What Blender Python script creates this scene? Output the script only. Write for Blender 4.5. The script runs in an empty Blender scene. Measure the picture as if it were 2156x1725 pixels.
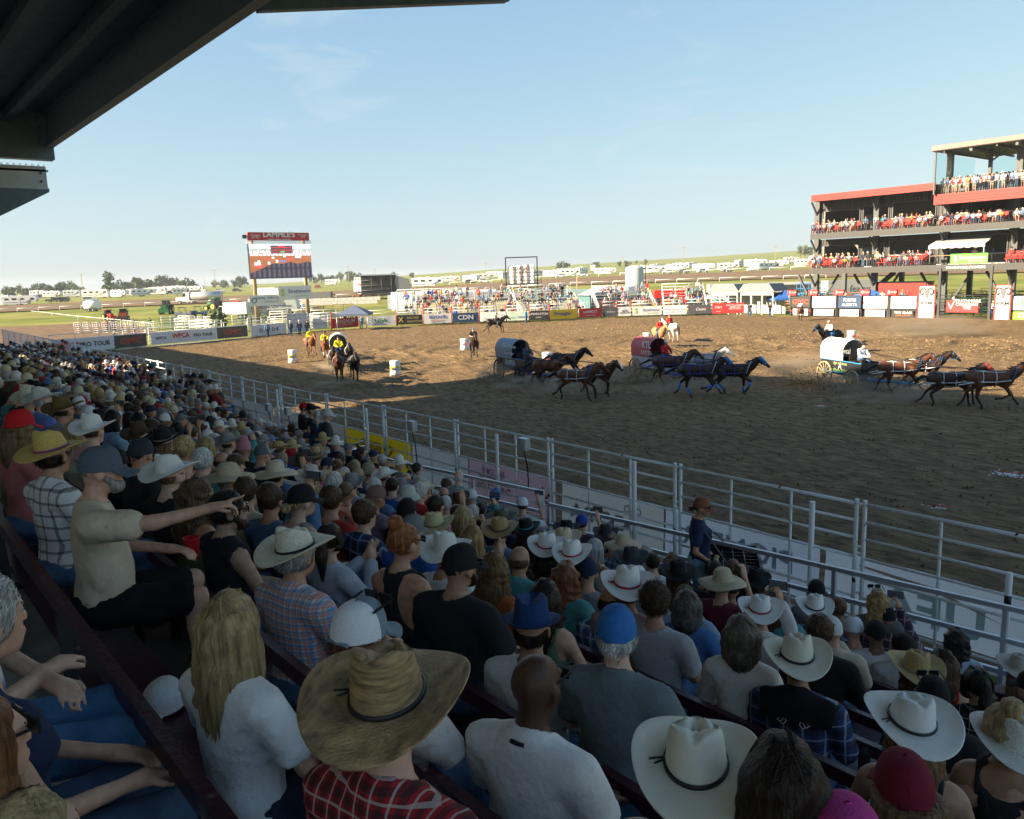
import bpy, math, random
import numpy as np
import openvdb
from mathutils import Vector, Matrix, Euler
random.seed(7); RNG=np.random.default_rng(7)
S=bpy.context.scene; COL=S.collection
rad=math.radians
# ------------------------------------------------------------------ camera
CAM_H=6.0; F_PX=1713.4; IW,IH=2156.0,1725.0      # lens and image size of the photograph
YAW,PITCH,ROLL=39.27,9.34,1.75
def _axes():
    p,r,a=rad(PITCH),rad(ROLL),rad(YAW)
    fw=np.array([-math.cos(a)*math.cos(p),math.sin(a)*math.cos(p),-math.sin(p)])
    rt=np.array([math.sin(a),math.cos(a),0.]); up=np.cross(rt,fw)
    return fw, math.cos(r)*rt-math.sin(r)*up, math.sin(r)*rt+math.cos(r)*up
FW,RT,UP=_axes(); CP=np.array([0,0,CAM_H])
cd=bpy.data.cameras.new('camera'); cam=bpy.data.objects.new('camera',cd); COL.objects.link(cam); S.camera=cam
cd.sensor_fit='HORIZONTAL'; cd.sensor_width=36; cd.lens=36*F_PX/IW; cd.clip_start=.05; cd.clip_end=20000
_m=Matrix(((RT[0],UP[0],-FW[0],0),(RT[1],UP[1],-FW[1],0),(RT[2],UP[2],-FW[2],CAM_H),(0,0,0,1)))
cam.matrix_world=_m
def ray(u,v): return FW+(u-IW/2)/F_PX*RT-(v-IH/2)/F_PX*UP
def at(u,v,ax=2,val=0.0):                         # survey a point of the place from the photograph
    d=ray(u,v); t=(val-CP[ax])/d[ax]; return CP+t*d
def proj(P):
    q=np.asarray(P,float)-CP; z=q@FW; return IW/2+F_PX*(q@RT)/z, IH/2-F_PX*(q@UP)/z, z
def g(u,v): p=at(u,v); return (float(p[0]),float(p[1]))
# ------------------------------------------------------------------ sun, sky, exposure
SUN_EL=24.0; SHDIR=np.array([.361,.9325])           # shadows fall this way over the arena
sl=bpy.data.lights.new('sun','SUN'); sl.energy=4.5; sl.angle=rad(.53); sl.color=(1,.82,.58)
so=bpy.data.objects.new('sun',sl); COL.objects.link(so)
_e=rad(SUN_EL); _to=Vector((SHDIR[0]*math.cos(_e),SHDIR[1]*math.cos(_e),-math.sin(_e)))
so.rotation_euler=_to.to_track_quat('-Z','Y').to_euler(); so.location=(0,-60,60)
w=bpy.data.worlds.new('World'); S.world=w; w.use_nodes=True; nt=w.node_tree; N=nt.nodes; L=nt.links
bg=N['Background']; sky=N.new('ShaderNodeTexSky'); sky.sky_type='NISHITA'; sky.sun_disc=False
sky.sun_elevation=_e; sky.sun_rotation=math.atan2(-SHDIR[0],-SHDIR[1]); sky.air_density=1.0; sky.dust_density=2.2; sky.ozone_density=1.3; sky.altitude=900
bg.inputs['Strength'].default_value=.15
# thin wisps of cirrus mixed into the sky
tc=N.new('ShaderNodeTexCoord'); mp=N.new('ShaderNodeMapping'); mp.inputs['Scale'].default_value=(1.2,3.4,9); mp.inputs['Rotation'].default_value=(0,.12,.5)
n1=N.new('ShaderNodeTexNoise'); n1.inputs['Scale'].default_value=1.7; n1.inputs['Detail'].default_value=9; n1.inputs['Roughness'].default_value=.62; n1.inputs['Distortion'].default_value=.7
cr=N.new('ShaderNodeValToRGB'); cr.color_ramp.elements[0].position=.58; cr.color_ramp.elements[1].position=.92
cr.color_ramp.elements[1].color=(.3,.3,.3,1)
mx=N.new('ShaderNodeMix'); mx.data_type='RGBA'; mx.inputs['B'].default_value=(8.5,8.7,8.6,1)
L.new(tc.outputs['Generated'],mp.inputs['Vector']); L.new(mp.outputs['Vector'],n1.inputs['Vector']); L.new(n1.outputs['Fac'],cr.inputs['Fac'])
L.new(cr.outputs['Color'],mx.inputs['Factor']); L.new(sky.outputs['Color'],mx.inputs['A']); 
# tone curve dims the brighter sky towards an even level: c -> g*c/(1+c/k)
_d=N.new('ShaderNodeVectorMath'); _d.operation='MULTIPLY_ADD'; _d.inputs[1].default_value=(1/4.,1/3.,1/1.3); _d.inputs[2].default_value=(1,1,1); L.new(mx.outputs['Result'],_d.inputs[0])
_q=N.new('ShaderNodeVectorMath'); _q.operation='DIVIDE'; L.new(mx.outputs['Result'],_q.inputs[0]); L.new(_d.outputs[0],_q.inputs[1])
_s=N.new('ShaderNodeVectorMath'); _s.operation='MULTIPLY'; _s.inputs[1].default_value=(.545,.725,1.36); L.new(_q.outputs[0],_s.inputs[0]); L.new(_s.outputs[0],bg.inputs['Color'])
S.view_settings.view_transform='Standard'; S.view_settings.look='None'; S.view_settings.exposure=2.05; S.view_settings.gamma=1; S.view_settings.use_curve_mapping=False
S.render.engine='CYCLES'; S.cycles.use_denoising=True; S.cycles.max_bounces=6; S.cycles.transparent_max_bounces=12
# ------------------------------------------------------------------ materials
MATS={}
def mat(name,col=None,rough=.65,metal=0,var=0,vs=8,bump=0,bs=60,stretch=(1,1,1),spec=.35,obj=False,col2=None,ramp=(.4,.6),detail=4,coat=0):
    """principled surface; obj=True takes the object's own colour; var / col2 vary it with noise, bump gives fine relief"""
    if name in MATS: return MATS[name]
    m=bpy.data.materials.new(name); m.use_nodes=True; t=m.node_tree; n=t.nodes; l=t.links; b=n['Principled BSDF']
    b.inputs['Roughness'].default_value=rough; b.inputs['Metallic'].default_value=metal; b.inputs['Specular IOR Level'].default_value=spec
    if coat: b.inputs['Coat Weight'].default_value=coat
    src=None
    if obj: src=n.new('ShaderNodeObjectInfo').outputs['Color']
    if var or col2 or bump:
        c=n.new('ShaderNodeTexCoord'); mpn=n.new('ShaderNodeMapping'); mpn.inputs['Scale'].default_value=stretch; l.new(c.outputs['Object'],mpn.inputs['Vector'])
    if col2:
        nz=n.new('ShaderNodeTexNoise'); nz.inputs['Scale'].default_value=vs; nz.inputs['Detail'].default_value=detail; l.new(mpn.outputs[0],nz.inputs['Vector'])
        rp=n.new('ShaderNodeValToRGB'); rp.color_ramp.elements[0].position=ramp[0]; rp.color_ramp.elements[1].position=ramp[1]; l.new(nz.outputs['Fac'],rp.inputs['Fac'])
        mi=n.new('ShaderNodeMix'); mi.data_type='RGBA'; l.new(rp.outputs[0],mi.inputs['Factor']); mi.inputs['B'].default_value=(*col2,1)
        if src is not None: l.new(src,mi.inputs['A'])
        else: mi.inputs['A'].default_value=(*col,1)
        src=mi.outputs['Result']
    if var:
        nz=n.new('ShaderNodeTexNoise'); nz.inputs['Scale'].default_value=vs*1.7; nz.inputs['Detail'].default_value=detail; l.new(mpn.outputs[0],nz.inputs['Vector'])
        mr=n.new('ShaderNodeMapRange'); mr.inputs['From Min'].default_value=.3; mr.inputs['From Max'].default_value=.7; mr.inputs['To Min'].default_value=1-var; mr.inputs['To Max'].default_value=1+var; l.new(nz.outputs['Fac'],mr.inputs['Value'])
        vm=n.new('ShaderNodeVectorMath'); vm.operation='SCALE'; l.new(mr.outputs[0],vm.inputs['Scale'])
        if src is not None: l.new(src,vm.inputs[0])
        else: vm.inputs[0].default_value=col
        src=vm.outputs[0]
    if src is not None: l.new(src,b.inputs['Base Color'])
    else: b.inputs['Base Color'].default_value=(*col,1)
    if bump:
        nz=n.new('ShaderNodeTexNoise'); nz.inputs['Scale'].default_value=bs; nz.inputs['Detail'].default_value=5; l.new(mpn.outputs[0],nz.inputs['Vector'])
        bp=n.new('ShaderNodeBump'); bp.inputs['Strength'].default_value=min(1,bump); bp.inputs['Distance'].default_value=.02*max(1,bump); l.new(nz.outputs['Fac'],bp.inputs['Height']); l.new(bp.outputs[0],b.inputs['Normal'])
    m.diffuse_color=(*(col or (.5,.5,.5)),1); MATS[name]=m; return m
def plaid(name,base,ca,cb,scale=9,wa=.32,wb=.1,rough=.8):
    """woven checks: wide stripes of ca and narrow lines of cb both ways, on the cloth's own coordinates"""
    if name in MATS: return MATS[name]
    m=bpy.data.materials.new(name); m.use_nodes=True; t=m.node_tree; n=t.nodes; l=t.links; b=n['Principled BSDF']; b.inputs['Roughness'].default_value=rough; b.inputs['Specular IOR Level'].default_value=.2
    c=n.new('ShaderNodeTexCoord'); nz=n.new('ShaderNodeTexNoise'); nz.inputs['Scale'].default_value=5; l.new(c.outputs['Object'],nz.inputs['Vector'])
    ad=n.new('ShaderNodeVectorMath'); ad.operation='MULTIPLY_ADD'; l.new(nz.outputs['Color'],ad.inputs[0]); ad.inputs[1].default_value=(.03,.03,.03); l.new(c.outputs['Object'],ad.inputs[2])
    sx=n.new('ShaderNodeSeparateXYZ'); l.new(ad.outputs[0],sx.inputs[0])
    cur=None
    def stripe(ax,w,off,sc):
        a=n.new('ShaderNodeMath'); a.operation='MULTIPLY_ADD'; l.new(sx.outputs[ax],a.inputs[0]); a.inputs[1].default_value=sc; a.inputs[2].default_value=off
        f=n.new('ShaderNodeMath'); f.operation='FRACT'; l.new(a.outputs[0],f.inputs[0])
        q=n.new('ShaderNodeMath'); q.operation='LESS_THAN'; l.new(f.outputs[0],q.inputs[0]); q.inputs[1].default_value=w
        k=n.new('ShaderNodeMath'); k.operation='MULTIPLY'; l.new(q.outputs[0],k.inputs[0]); k.inputs[1].default_value=.62; return k.outputs[0]
    for ax,w,off,sc,cc in ((0,wa,0,scale,ca),(2,wa,0,scale,ca),(0,wb,.37,scale,cb),(2,wb,.37,scale,cb)):
        mi=n.new('ShaderNodeMix'); mi.data_type='RGBA'; l.new(stripe(ax,w,off,sc),mi.inputs['Factor']); mi.inputs['B'].default_value=(*cc,1)
        if cur is None: mi.inputs['A'].default_value=(*base,1)
        else: l.new(cur,mi.inputs['A'])
        cur=mi.outputs['Result']
    l.new(cur,b.inputs['Base Color']); MATS[name]=m; return m
def cloth_mat(name,col):
    """thin banner cloth that lets light through"""
    if name in MATS: return MATS[name]
    m=bpy.data.materials.new(name); m.use_nodes=True; n=m.node_tree.nodes; l=m.node_tree.links; n.remove(n['Principled BSDF']); a=n.new('ShaderNodeBsdfDiffuse'); t=n.new('ShaderNodeBsdfTranslucent'); x=n.new('ShaderNodeMixShader'); x.inputs[0].default_value=.55
    for q in(a,t): q.inputs['Color'].default_value=(*col,1)
    l.new(a.outputs[0],x.inputs[1]); l.new(t.outputs[0],x.inputs[2]); l.new(x.outputs[0],n['Material Output'].inputs['Surface']); MATS[name]=m; return m
def emit(name,col,st):
    m=bpy.data.materials.new(name); m.use_nodes=True; b=m.node_tree.nodes['Principled BSDF']; b.inputs['Emission Color'].default_value=(*col,1); b.inputs['Emission Strength'].default_value=st; b.inputs['Base Color'].default_value=(0,0,0,1); MATS[name]=m; return m
FAB=mat('cloth',obj=True,rough=.85,spec=.15,var=.13,vs=5,bump=.5,bs=22)
KNIT=mat('knit',obj=True,rough=.9,spec=.1,var=.08,vs=220,bump=.35,bs=30)
FLORAL=mat('floral',obj=True,rough=.85,spec=.1,col2=(.5,.45,.4),vs=55,ramp=(.56,.6))
DENIM=mat('denim',obj=True,rough=.9,spec=.1,var=.28,vs=6,bump=.4,bs=30)
SKIN=mat('skin',obj=True,rough=.5,spec=.4,var=.13,vs=16,bump=.16,bs=140); SKIN.node_tree.nodes['Principled BSDF'].inputs['Subsurface Weight'].default_value=.12; SKIN.node_tree.nodes['Principled BSDF'].inputs['Subsurface Radius'].default_value=(.02,.008,.005)
HAIR=mat('hair',obj=True,rough=.45,spec=.25,var=.5,vs=34,stretch=(1,1,.07),bump=.8,bs=90)
FELT=mat('felt',obj=True,rough=.75,spec=.25,var=.06,vs=9,bump=.1,bs=200)
STRAW=mat('straw',obj=True,rough=.6,spec=.35,var=.22,vs=70,bump=.5,bs=160)
PALM=mat('palm straw',obj=True,rough=.6,spec=.4,var=.55,vs=9,stretch=(1,1,6),bump=.5,bs=110,detail=8)
CAPM=mat('cap cloth',obj=True,rough=.8,spec=.2,var=.08,vs=20,bump=.3,bs=120)
MESHW=mat('cap netting',(.72,.74,.78),rough=.8,var=.15,vs=160)
BLK=mat('black plastic',(.012,.012,.014),rough=.3); LEATH=mat('dark leather',(.03,.022,.018),rough=.5)
OBJP=mat('paint',obj=True,rough=.45,spec=.4,var=.05,vs=3)
WHITE=mat('white paint',(.78,.79,.78),rough=.4,var=.05,vs=3)
PIPEW=mat('chipped white pipe paint',(.8,.83,.85),rough=.4,col2=(.07,.03,.018),vs=7.5,ramp=(.66,.69),detail=7)
ALU=mat('aluminium',(.52,.55,.58),rough=.42,metal=.6,var=.08,vs=6)
STEEL=mat('dark steel',(.05,.052,.055),rough=.5,metal=.3,var=.2,vs=4)
# ------------------------------------------------------------------ mesh helpers
def raw_mesh(name,v,faces,mats=None,idx=None,smooth=True):
    me=bpy.data.meshes.new(name); v=np.asarray(v,np.float32)
    if isinstance(faces,np.ndarray): fl=[faces]
    else: fl=[np.asarray(f,np.int32) for f in faces if len(f)]
    me.vertices.add(len(v)); me.vertices.foreach_set('co',v.ravel())
    nl=sum(f.size for f in fl); nf=sum(len(f) for f in fl)
    me.loops.add(nl); me.loops.foreach_set('vertex_index',np.concatenate([f.ravel() for f in fl]).astype(np.int32))
    cnt=np.concatenate([np.full(len(f),f.shape[1],np.int32) for f in fl]); st=np.concatenate([[0],np.cumsum(cnt)[:-1]]).astype(np.int32)
    me.polygons.add(nf); me.polygons.foreach_set('loop_start',st); me.polygons.foreach_set('loop_total',cnt)
    if idx is not None: me.polygons.foreach_set('material_index',np.asarray(idx,np.int32))
    me.polygons.foreach_set('use_smooth',np.full(nf,bool(smooth)))
    me.update(calc_edges=True); me.validate()
    for m in (mats or []): me.materials.append(m)
    return me
class MB:
    """collects boxes, tubes and sheets into one mesh"""
    def __init__(s): s.v=[]; s.f=[]; s.mi=[]; s.n=0; s.sm=[]
    def add(s,v,f,mi=0,sm=False):
        b=s.n; s.v.extend([tuple(map(float,p)) for p in v]); s.f.extend([tuple(int(i)+b for i in q) for q in f]); s.mi.extend([mi]*len(f)); s.sm.extend([sm]*len(f)); s.n+=len(v); return s
    def box(s,c,d,rz=0,mi=0,R=None):
        x,y,z=d[0]/2,d[1]/2,d[2]/2; P=np.array([(i*x,j*y,k*z) for k in(-1,1) for j in(-1,1) for i in(-1,1)])
        if R is not None: P=P@np.array(R).T
        elif rz: a,b=math.cos(rz),math.sin(rz); P=np.stack([P[:,0]*a-P[:,1]*b,P[:,0]*b+P[:,1]*a,P[:,2]],1)
        return s.add(P+np.array(c),[(0,2,3,1),(4,5,7,6),(0,1,5,4),(2,6,7,3),(0,4,6,2),(1,3,7,5)],mi)
    def beam(s,a,b,wd,h,mi=0):
        a=np.array(a,float);b=np.array(b,float);d=b-a;ln=np.linalg.norm(d);d/=ln
        u=np.cross(d,(0,0,1)); u=np.array((1,0,0)) if np.linalg.norm(u)<1e-4 else u/np.linalg.norm(u); w2=np.cross(u,d)
        return s.box((a+b)/2,(wd,ln,h),mi=mi,R=np.stack([u,d,w2],1))
    def tube(s,a,b,r,n=8,r2=None,mi=0,cap=True):
        a=np.array(a,float);b=np.array(b,float);d=b-a;ln=np.linalg.norm(d)
        if ln<1e-6: return s
        d/=ln;u=np.cross(d,(0,0,1)); u=np.array((1.,0,0)) if np.linalg.norm(u)<1e-3 else u/np.linalg.norm(u); w2=np.cross(d,u); r2=r if r2 is None else r2
        t=np.arange(n)*2*math.pi/n; ring=np.outer(np.cos(t),u)+np.outer(np.sin(t),w2)
        P=np.concatenate([a+ring*r,b+ring*r2]); F=[(i,(i+1)%n,n+(i+1)%n,n+i) for i in range(n)]
        s.add(P,F,mi,True)
        if cap:
            k=s.n-2*n; s.f.append(tuple(k+i for i in range(n-1,-1,-1))); s.f.append(tuple(k+n+i for i in range(n))); s.mi+=[mi]*2; s.sm+=[False]*2
        return s
    def path(s,pts,r,n=6,mi=0):
        for a,b in zip(pts[:-1],pts[1:]): s.tube(a,b,r,n,mi=mi)
        return s
    def prism(s,poly,y0,y1,mi=0,ax=1):
        """extrude an outline; ax=1: outline in xz from y0 to y1, ax=2: outline in xy, ax=0: outline in yz"""
        n=len(poly); mk={1:lambda p,q:(p[0],q,p[1]),2:lambda p,q:(p[0],p[1],q),0:lambda p,q:(q,p[0],p[1])}[ax]
        P=[mk(p,y0) for p in poly]+[mk(p,y1) for p in poly]
        F=[(i,(i+1)%n,n+(i+1)%n,n+i) for i in range(n)]+[tuple(range(n-1,-1,-1)),tuple(range(n,2*n))]
        return s.add(P,F,mi)
    def grid(s,P,mi=0,sm=True,closed=False):
        P=np.asarray(P,float); r,c=P.shape[:2]; F=[]
        for i in range(r-1):
            for j in range(c if closed else c-1): k=(j+1)%c; F.append((i*c+j,i*c+k,(i+1)*c+k,(i+1)*c+j))
        return s.add(P.reshape(-1,3),F,mi,sm)
    def lathe(s,prof,n=16,c=(0,0,0),mi=0,sm=True):
        t=np.arange(n)*2*math.pi/n
        P=[[(c[0]+r*math.cos(a),c[1]+r*math.sin(a),c[2]+z) for a in t] for r,z in prof]
        return s.grid(P,mi,sm,True)
    def mesh(s,name,mats):
        me=bpy.data.meshes.new(name); me.from_pydata(s.v,[],s.f); me.polygons.foreach_set('material_index',s.mi); me.polygons.foreach_set('use_smooth',s.sm); me.update()
        for m in (mats if isinstance(mats,(list,tuple)) else [mats]): me.materials.append(m)
        return me
    def build(s,name,mats,parent=None,color=None,loc=None,rot=None): return ob(name,s.mesh(name,mats),parent,color,loc,rot)
def ob(name,me,parent=None,color=None,loc=None,rot=None):
    o=bpy.data.objects.new(name,me); COL.objects.link(o)
    if parent is not None: o.parent=parent
    if color is not None: o.color=(*color,1)
    if loc is not None: o.location=loc
    if rot is not None: o.rotation_euler=rot
    return o
def tag(o,label,cat,group=None,kind=None):
    if label: o['label']=label
    if cat: o['category']=cat
    if group: o['group']=group
    if kind: o['kind']=kind
    return o
def thing(name,label,cat,loc=(0,0,0),rz=0,group=None):
    o=bpy.data.objects.new(name,None); COL.objects.link(o); o.location=loc; o.rotation_euler=(0,0,rz); o.empty_display_size=.2
    return tag(o,label,cat,group)
def struct(name,mb,mats): o=mb.build(name,mats); o['kind']='structure'; return o
KIDS={}
def copy_thing(o,loc=None,rz=None,label=None,group=None,recolor=None):
    """a thing with its parts and their sub-parts"""
    def rec(s,par):
        c=s.copy(); COL.objects.link(c)
        if par is not None: c.parent=par
        for k in [k for k in s.children]: rec(k,c)
        return c
    c=rec(o,None)
    if loc is not None: c.location=loc
    if rz is not None: c.rotation_euler=(0,0,rz)
    if label: c['label']=label
    if group: c['group']=group
    return c
def text(s,size,m,parent,loc,rot=(rad(90),0,0),ext=.004,shear=0,bold=0,sx=1,name='lettering',align='CENTER',sp=1.0):
    cu=bpy.data.curves.new('lettering','FONT'); cu.body=s; cu.size=size; cu.align_x=align; cu.align_y='CENTER'; cu.extrude=ext; cu.shear=shear; cu.offset=bold*size; cu.resolution_u=2; cu.space_character=sp; cu.space_line=.85
    t=bpy.data.objects.new('tmp',cu); me=bpy.data.meshes.new_from_object(t); bpy.data.objects.remove(t); bpy.data.curves.remove(cu)
    me.name='lettering'; me.materials.clear(); me.materials.append(m)
    o=ob(name,me,parent,None,loc,rot); o.scale=(sx,1,1); return o
# ------------------------------------------------------------------ smooth solids from distance fields
def cone(a,b,ra,rb,k=.03): return ('c',np.array(a,float),np.array(b,float),ra,rb,k)
def ell(c,r,k=.03,R=None): return ('e',np.array(c,float),np.array(r,float),R,k)
def _bb(p,m):
    if p[0]=='c': r=max(p[3],p[4])+m; return np.minimum(p[1],p[2])-r, np.maximum(p[1],p[2])+r
    r=(p[2].max() if p[3] is not None else p[2])+m; return p[1]-r,p[1]+r
def _d(p,X,inf=0):
    if p[0]=='c':
        a,b=p[1],p[2]; ab=b-a; L2=max(ab@ab,1e-9); q=X-a.astype(np.float32); t=np.clip((q@ab.astype(np.float32))/L2,0,1)
        dd=q-t[...,None]*ab.astype(np.float32); return np.sqrt((dd*dd).sum(-1))-(p[3]+inf+(p[4]-p[3])*t)
    q=X-p[1].astype(np.float32)
    if p[3] is not None: q=q@np.asarray(p[3],np.float32)
    r=(p[2]+inf).astype(np.float32); a=q/r; k0=np.sqrt((a*a).sum(-1)); b=a/r; k1=np.sqrt((b*b).sum(-1))+1e-6
    return k0*(k0-1)/k1
def solid(prims,vox,inf=0,cuts=(),minus=(),disp=None,adapt=.0,mats=None,name='solid',as_arrays=False):
    lo=np.min([_bb(p,inf+.02)[0] for p in prims],0)-2*vox; hi=np.max([_bb(p,inf+.02)[1] for p in prims],0)+2*vox
    n=np.ceil((hi-lo)/vox).astype(int)+1; D=np.full(n,.2,np.float32)
    ax=[(lo[i]+vox*np.arange(n[i])).astype(np.float32) for i in range(3)]
    def sub(p,m):
        l,h=_bb(p,m); i0=np.clip(np.floor((l-lo)/vox).astype(int),0,n-1); i1=np.clip(np.ceil((h-lo)/vox).astype(int)+1,1,n)
        sl_=tuple(slice(a,b) for a,b in zip(i0,i1)); return sl_, np.stack(np.meshgrid(*[ax[i][sl_[i]] for i in range(3)],indexing='ij'),-1)
    for p in prims:
        k=p[-1]; s_,X=sub(p,inf+k+3*vox); d=_d(p,X,inf); o=D[s_]
        h=np.maximum(k-np.abs(d-o),0)/k if k>0 else 0
        D[s_]=np.minimum(d,o)-(h*h*k*.25 if k>0 else 0)
    ALLX=None
    if disp is not None or cuts: ALLX=np.stack(np.meshgrid(*ax,indexing='ij'),-1)
    if disp is not None: D=D+disp(ALLX).astype(np.float32)
    for p in minus:
        s_,X=sub(p,3*vox); d=-_d(p,X); o=D[s_]; k=.012; h=np.maximum(k-np.abs(d-o),0)/k; D[s_]=np.maximum(d,o)+h*h*k*.25
    if cuts:
        X=ALLX
        for (pt,nr) in cuts:
            nr=np.array(nr,np.float32); nr/=np.linalg.norm(nr); D=np.maximum(D,(X-np.array(pt,np.float32))@nr)
    D=np.clip(D,-3*vox,3*vox)
    G=openvdb.FloatGrid(3*vox); G.copyFromArray(D,tolerance=0)
    if adapt>0:
        v,t3,q4=G.convertToPolygons(0.0,adapt); fs=[f for f in (t3,q4) if len(f)]
    else:
        v,q4=G.convertToQuads(0.0); fs=[q4]
    v=v*vox+lo; fs=[np.ascontiguousarray(f[:,::-1]).astype(np.int32) for f in fs]
    if as_arrays: return v,fs
    return raw_mesh(name,v,fs,mats)
def wob(freq,amp,seed=0):
    r=np.random.default_rng(seed); W=r.normal(0,1,(5,3))*freq; ph=r.uniform(0,6.28,5)
    def f(X):
        o=0
        for i in range(5): o=o+np.sin(X@W[i].astype(np.float32)+ph[i]+1.5*np.sin(X@W[(i+2)%5].astype(np.float32)*.5))
        return o*(amp/3)
    return f
# ------------------------------------------------------------------ people
VOX={0:.0105,1:.02,2:.034}
def hand(wr,d,nrm,side,curl=.5,fine=True):
    """palm, four unequal bent fingers and a thumb; d along the hand, nrm out of the palm"""
    wr=np.array(wr,float); d=np.array(d,float)/np.linalg.norm(d); nrm=np.array(nrm,float); nrm-=d*(nrm@d); nrm/=np.linalg.norm(nrm); s=np.cross(d,nrm)*side
    P=[cone(wr-.02*d,wr+.035*d,.022,.026,.012)]
    for i,(o,ln) in enumerate(((.03,.07),(.01,.08),(-.01,.074),(-.029,.056))):
        k=wr+d*(.085-.004*abs(i-1))+s*o; P.append(cone(wr+.01*d+s*o*.55,k,.017,.0115,.014))
        c=curl*(1.15 if i>0 else .9); d1=d*math.cos(c)+nrm*math.sin(c); d2=d*math.cos(c*2.1)+nrm*math.sin(c*2.1)
        m=k+d1*ln*.55; P+= [cone(k,m,.0105,.0095,.004),cone(m,m+d2*ln*.5,.0095,.0078,.004)]
    t0=wr+d*.02+s*.026; t1=t0+(s*.8+d*.75+nrm*.3)*.04; P+=[cone(t0,t1,.0145,.0115,.008),cone(t1,t1+(d*.95+nrm*.35+s*.1)*.034,.0112,.009,.004)]
    return P
def skel(sex,bulk,pose):
    f=sex=='f'; sw=.165 if f else .19; b=bulk; q=math.sqrt(b); st=pose in('stand','rail','phone_stand','hips'); dz=.42 if st else 0; ln=0
    if pose=='ride': dz=.0
    lean={'clap':.03,'point':.03,'drive':.25,'rail':.12,'ride':.14}.get(pose,.0)
    def T(x,y,z):                                   # lean the trunk forward about the hips
        a=lean; zz=z-.55; return np.array([x,y*math.cos(a)+zz*math.sin(a),.55+zz*math.cos(a)-y*math.sin(a)+dz])
    tr=[ell(T(0,0,.54),(.165*q*(1.03 if f else 1),.125*b,.115),.06),ell(T(0,.02*b,.70),((.125 if f else .148)*b,.108*b,.16),.07),ell(T(0,-.005,.88),((.138 if f else .163)*q,.105*q,.15),.07),
        cone(T(-sw+.035,-.015,.985),T(sw-.035,-.015,.985),.058*q,.058*q,.05),cone(T(0,-.02,1.04),T(-sw+.05,-.02,.99),.055,.05,.04),cone(T(0,-.02,1.04),T(sw-.05,-.02,.99),.055,.05,.04)]
    if f: tr+=[ell(T(.07,.09,.86),(.06,.055,.06),.04),ell(T(-.07,.09,.86),(.06,.055,.06),.04)]
    nb,nt_=T(0,-.015,1.03),T(0,.012,1.15); hc=T(0,.03,1.215)
    hd=[cone(nb,nt_,.056 if not f else .048,.052 if not f else .044,.03)]
    H=lambda x,y,z:hc+np.array((x,y,z))
    hd+=[ell(H(0,-.008,.022),(.074,.095,.09),.02),ell(H(0,.033,-.028),(.058,.062,.08),.03),ell(H(0,.06,-.086),(.034,.032,.026),.03),cone(H(0,.09,.014),H(0,.1065,-.026),.0075,.0105,.012),ell(H(.011,.1,-.03),(.007,.009,.006),.006),ell(H(-.011,.1,-.03),(.007,.009,.006),.006),ell(H(0,.094,-.07),(.02,.01,.008),.008),
         ell(H(.079,-.002,-.012),(.011,.024,.032),.008),ell(H(-.079,-.002,-.012),(.011,.024,.032),.008),cone(H(-.04,.083,.026),H(.04,.083,.026),.011,.011,.014),ell(H(0,.094,-.058),(.024,.01,.008),.008)]
    S_=[T(-sw,-.015,.975),T(sw,-.015,.975)]
    ua,fa,ha=.047*q,.037,.026
    if f: ua,fa,ha=.041*q,.032,.023
    dr={'lap':((-.235*q,.08,.74),(-.10,.33,.66)),'cross':((-.24*q,.1,.76),(.06,.27,.74)),'clap':((-.25,.13,.76),(-.03,.36,.98)),'phone':((-.25,.2,.88),(-.06,.36,1.2)),'chin':((-.22,.2,.78),(-.05,.17,1.06)),
        'stand':((-.25*q,.0,.70),(-.25*q,.08,.45)),'hips':((-.32,-.04,.74),(-.19,.1,.60)),'rail':((-.26,.16,.78),(-.14,.36,.82)),'phone_stand':((-.24,.2,.88),(-.06,.34,1.15)),
        'drive':((-.26,.2,.78),(-.13,.46,.76)),'ride':((-.27,.12,.74),(-.07,.36,.74)),'cup':((-.25,.1,.74),(-.17,.33,.76))}
    base=dr.get(pose,dr['lap']); arms=[]
    for i,sg in enumerate((1,-1)):                  # i=0 left (-x), 1 right
        e,wr=base
        if pose=='point': e,wr=(((-.25*q,.1,.74),(-.15,.33,.72)) if i==0 else ((-.29,.27,.985),(-.3,.53,1.02)))
        if pose=='phone' and i==0: e,wr=dr['lap']
        if pose=='drive' and i==1: wr=(-.1,.5,.82)
        e=np.array(e)*(sg,1,1); wr=np.array(wr)*(sg,1,1)
        if not(pose=='point' and i==1): e=T(*e)if lean or dz else e; wr=T(*wr) if lean or dz else wr
        arms.append((S_[i],e,wr))
    hands=[]
    for i,(s0,e,wr) in enumerate(arms):
        d=(wr-e)/np.linalg.norm(wr-e); nr=(0,-.1,-1); cu=.45
        if pose=='clap': d=d*.6+np.array((0,.3,.75)); nr=(1 if i==0 else -1,0,0); cu=.12
        if pose in('phone','phone_stand') : nr=(1 if i==0 else -1,.3,0); cu=.7; d=d*.5+np.array((0,0,.7))
        if pose=='point' and i==1: cu=.75
        if pose in('drive','ride','cup'): cu=1.0; nr=(1 if i==0 else -1,0,-.3)
        if pose=='stand': nr=(1 if i==0 else -1,0,0)
        hands.append(hand(wr,d,nr,1 if i==0 else -1,cu))
    if pose=='point':                               # the pointing hand stretches its first finger
        s0,e,wr=arms[1]; d=(wr-e)/np.linalg.norm(wr-e); hands[1]+=[cone(wr+d*.08+np.array((.0,0,.012)),wr+d*.165+np.array((0,0,.02)),.0105,.0075,.004)]
    legs=[]
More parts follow.
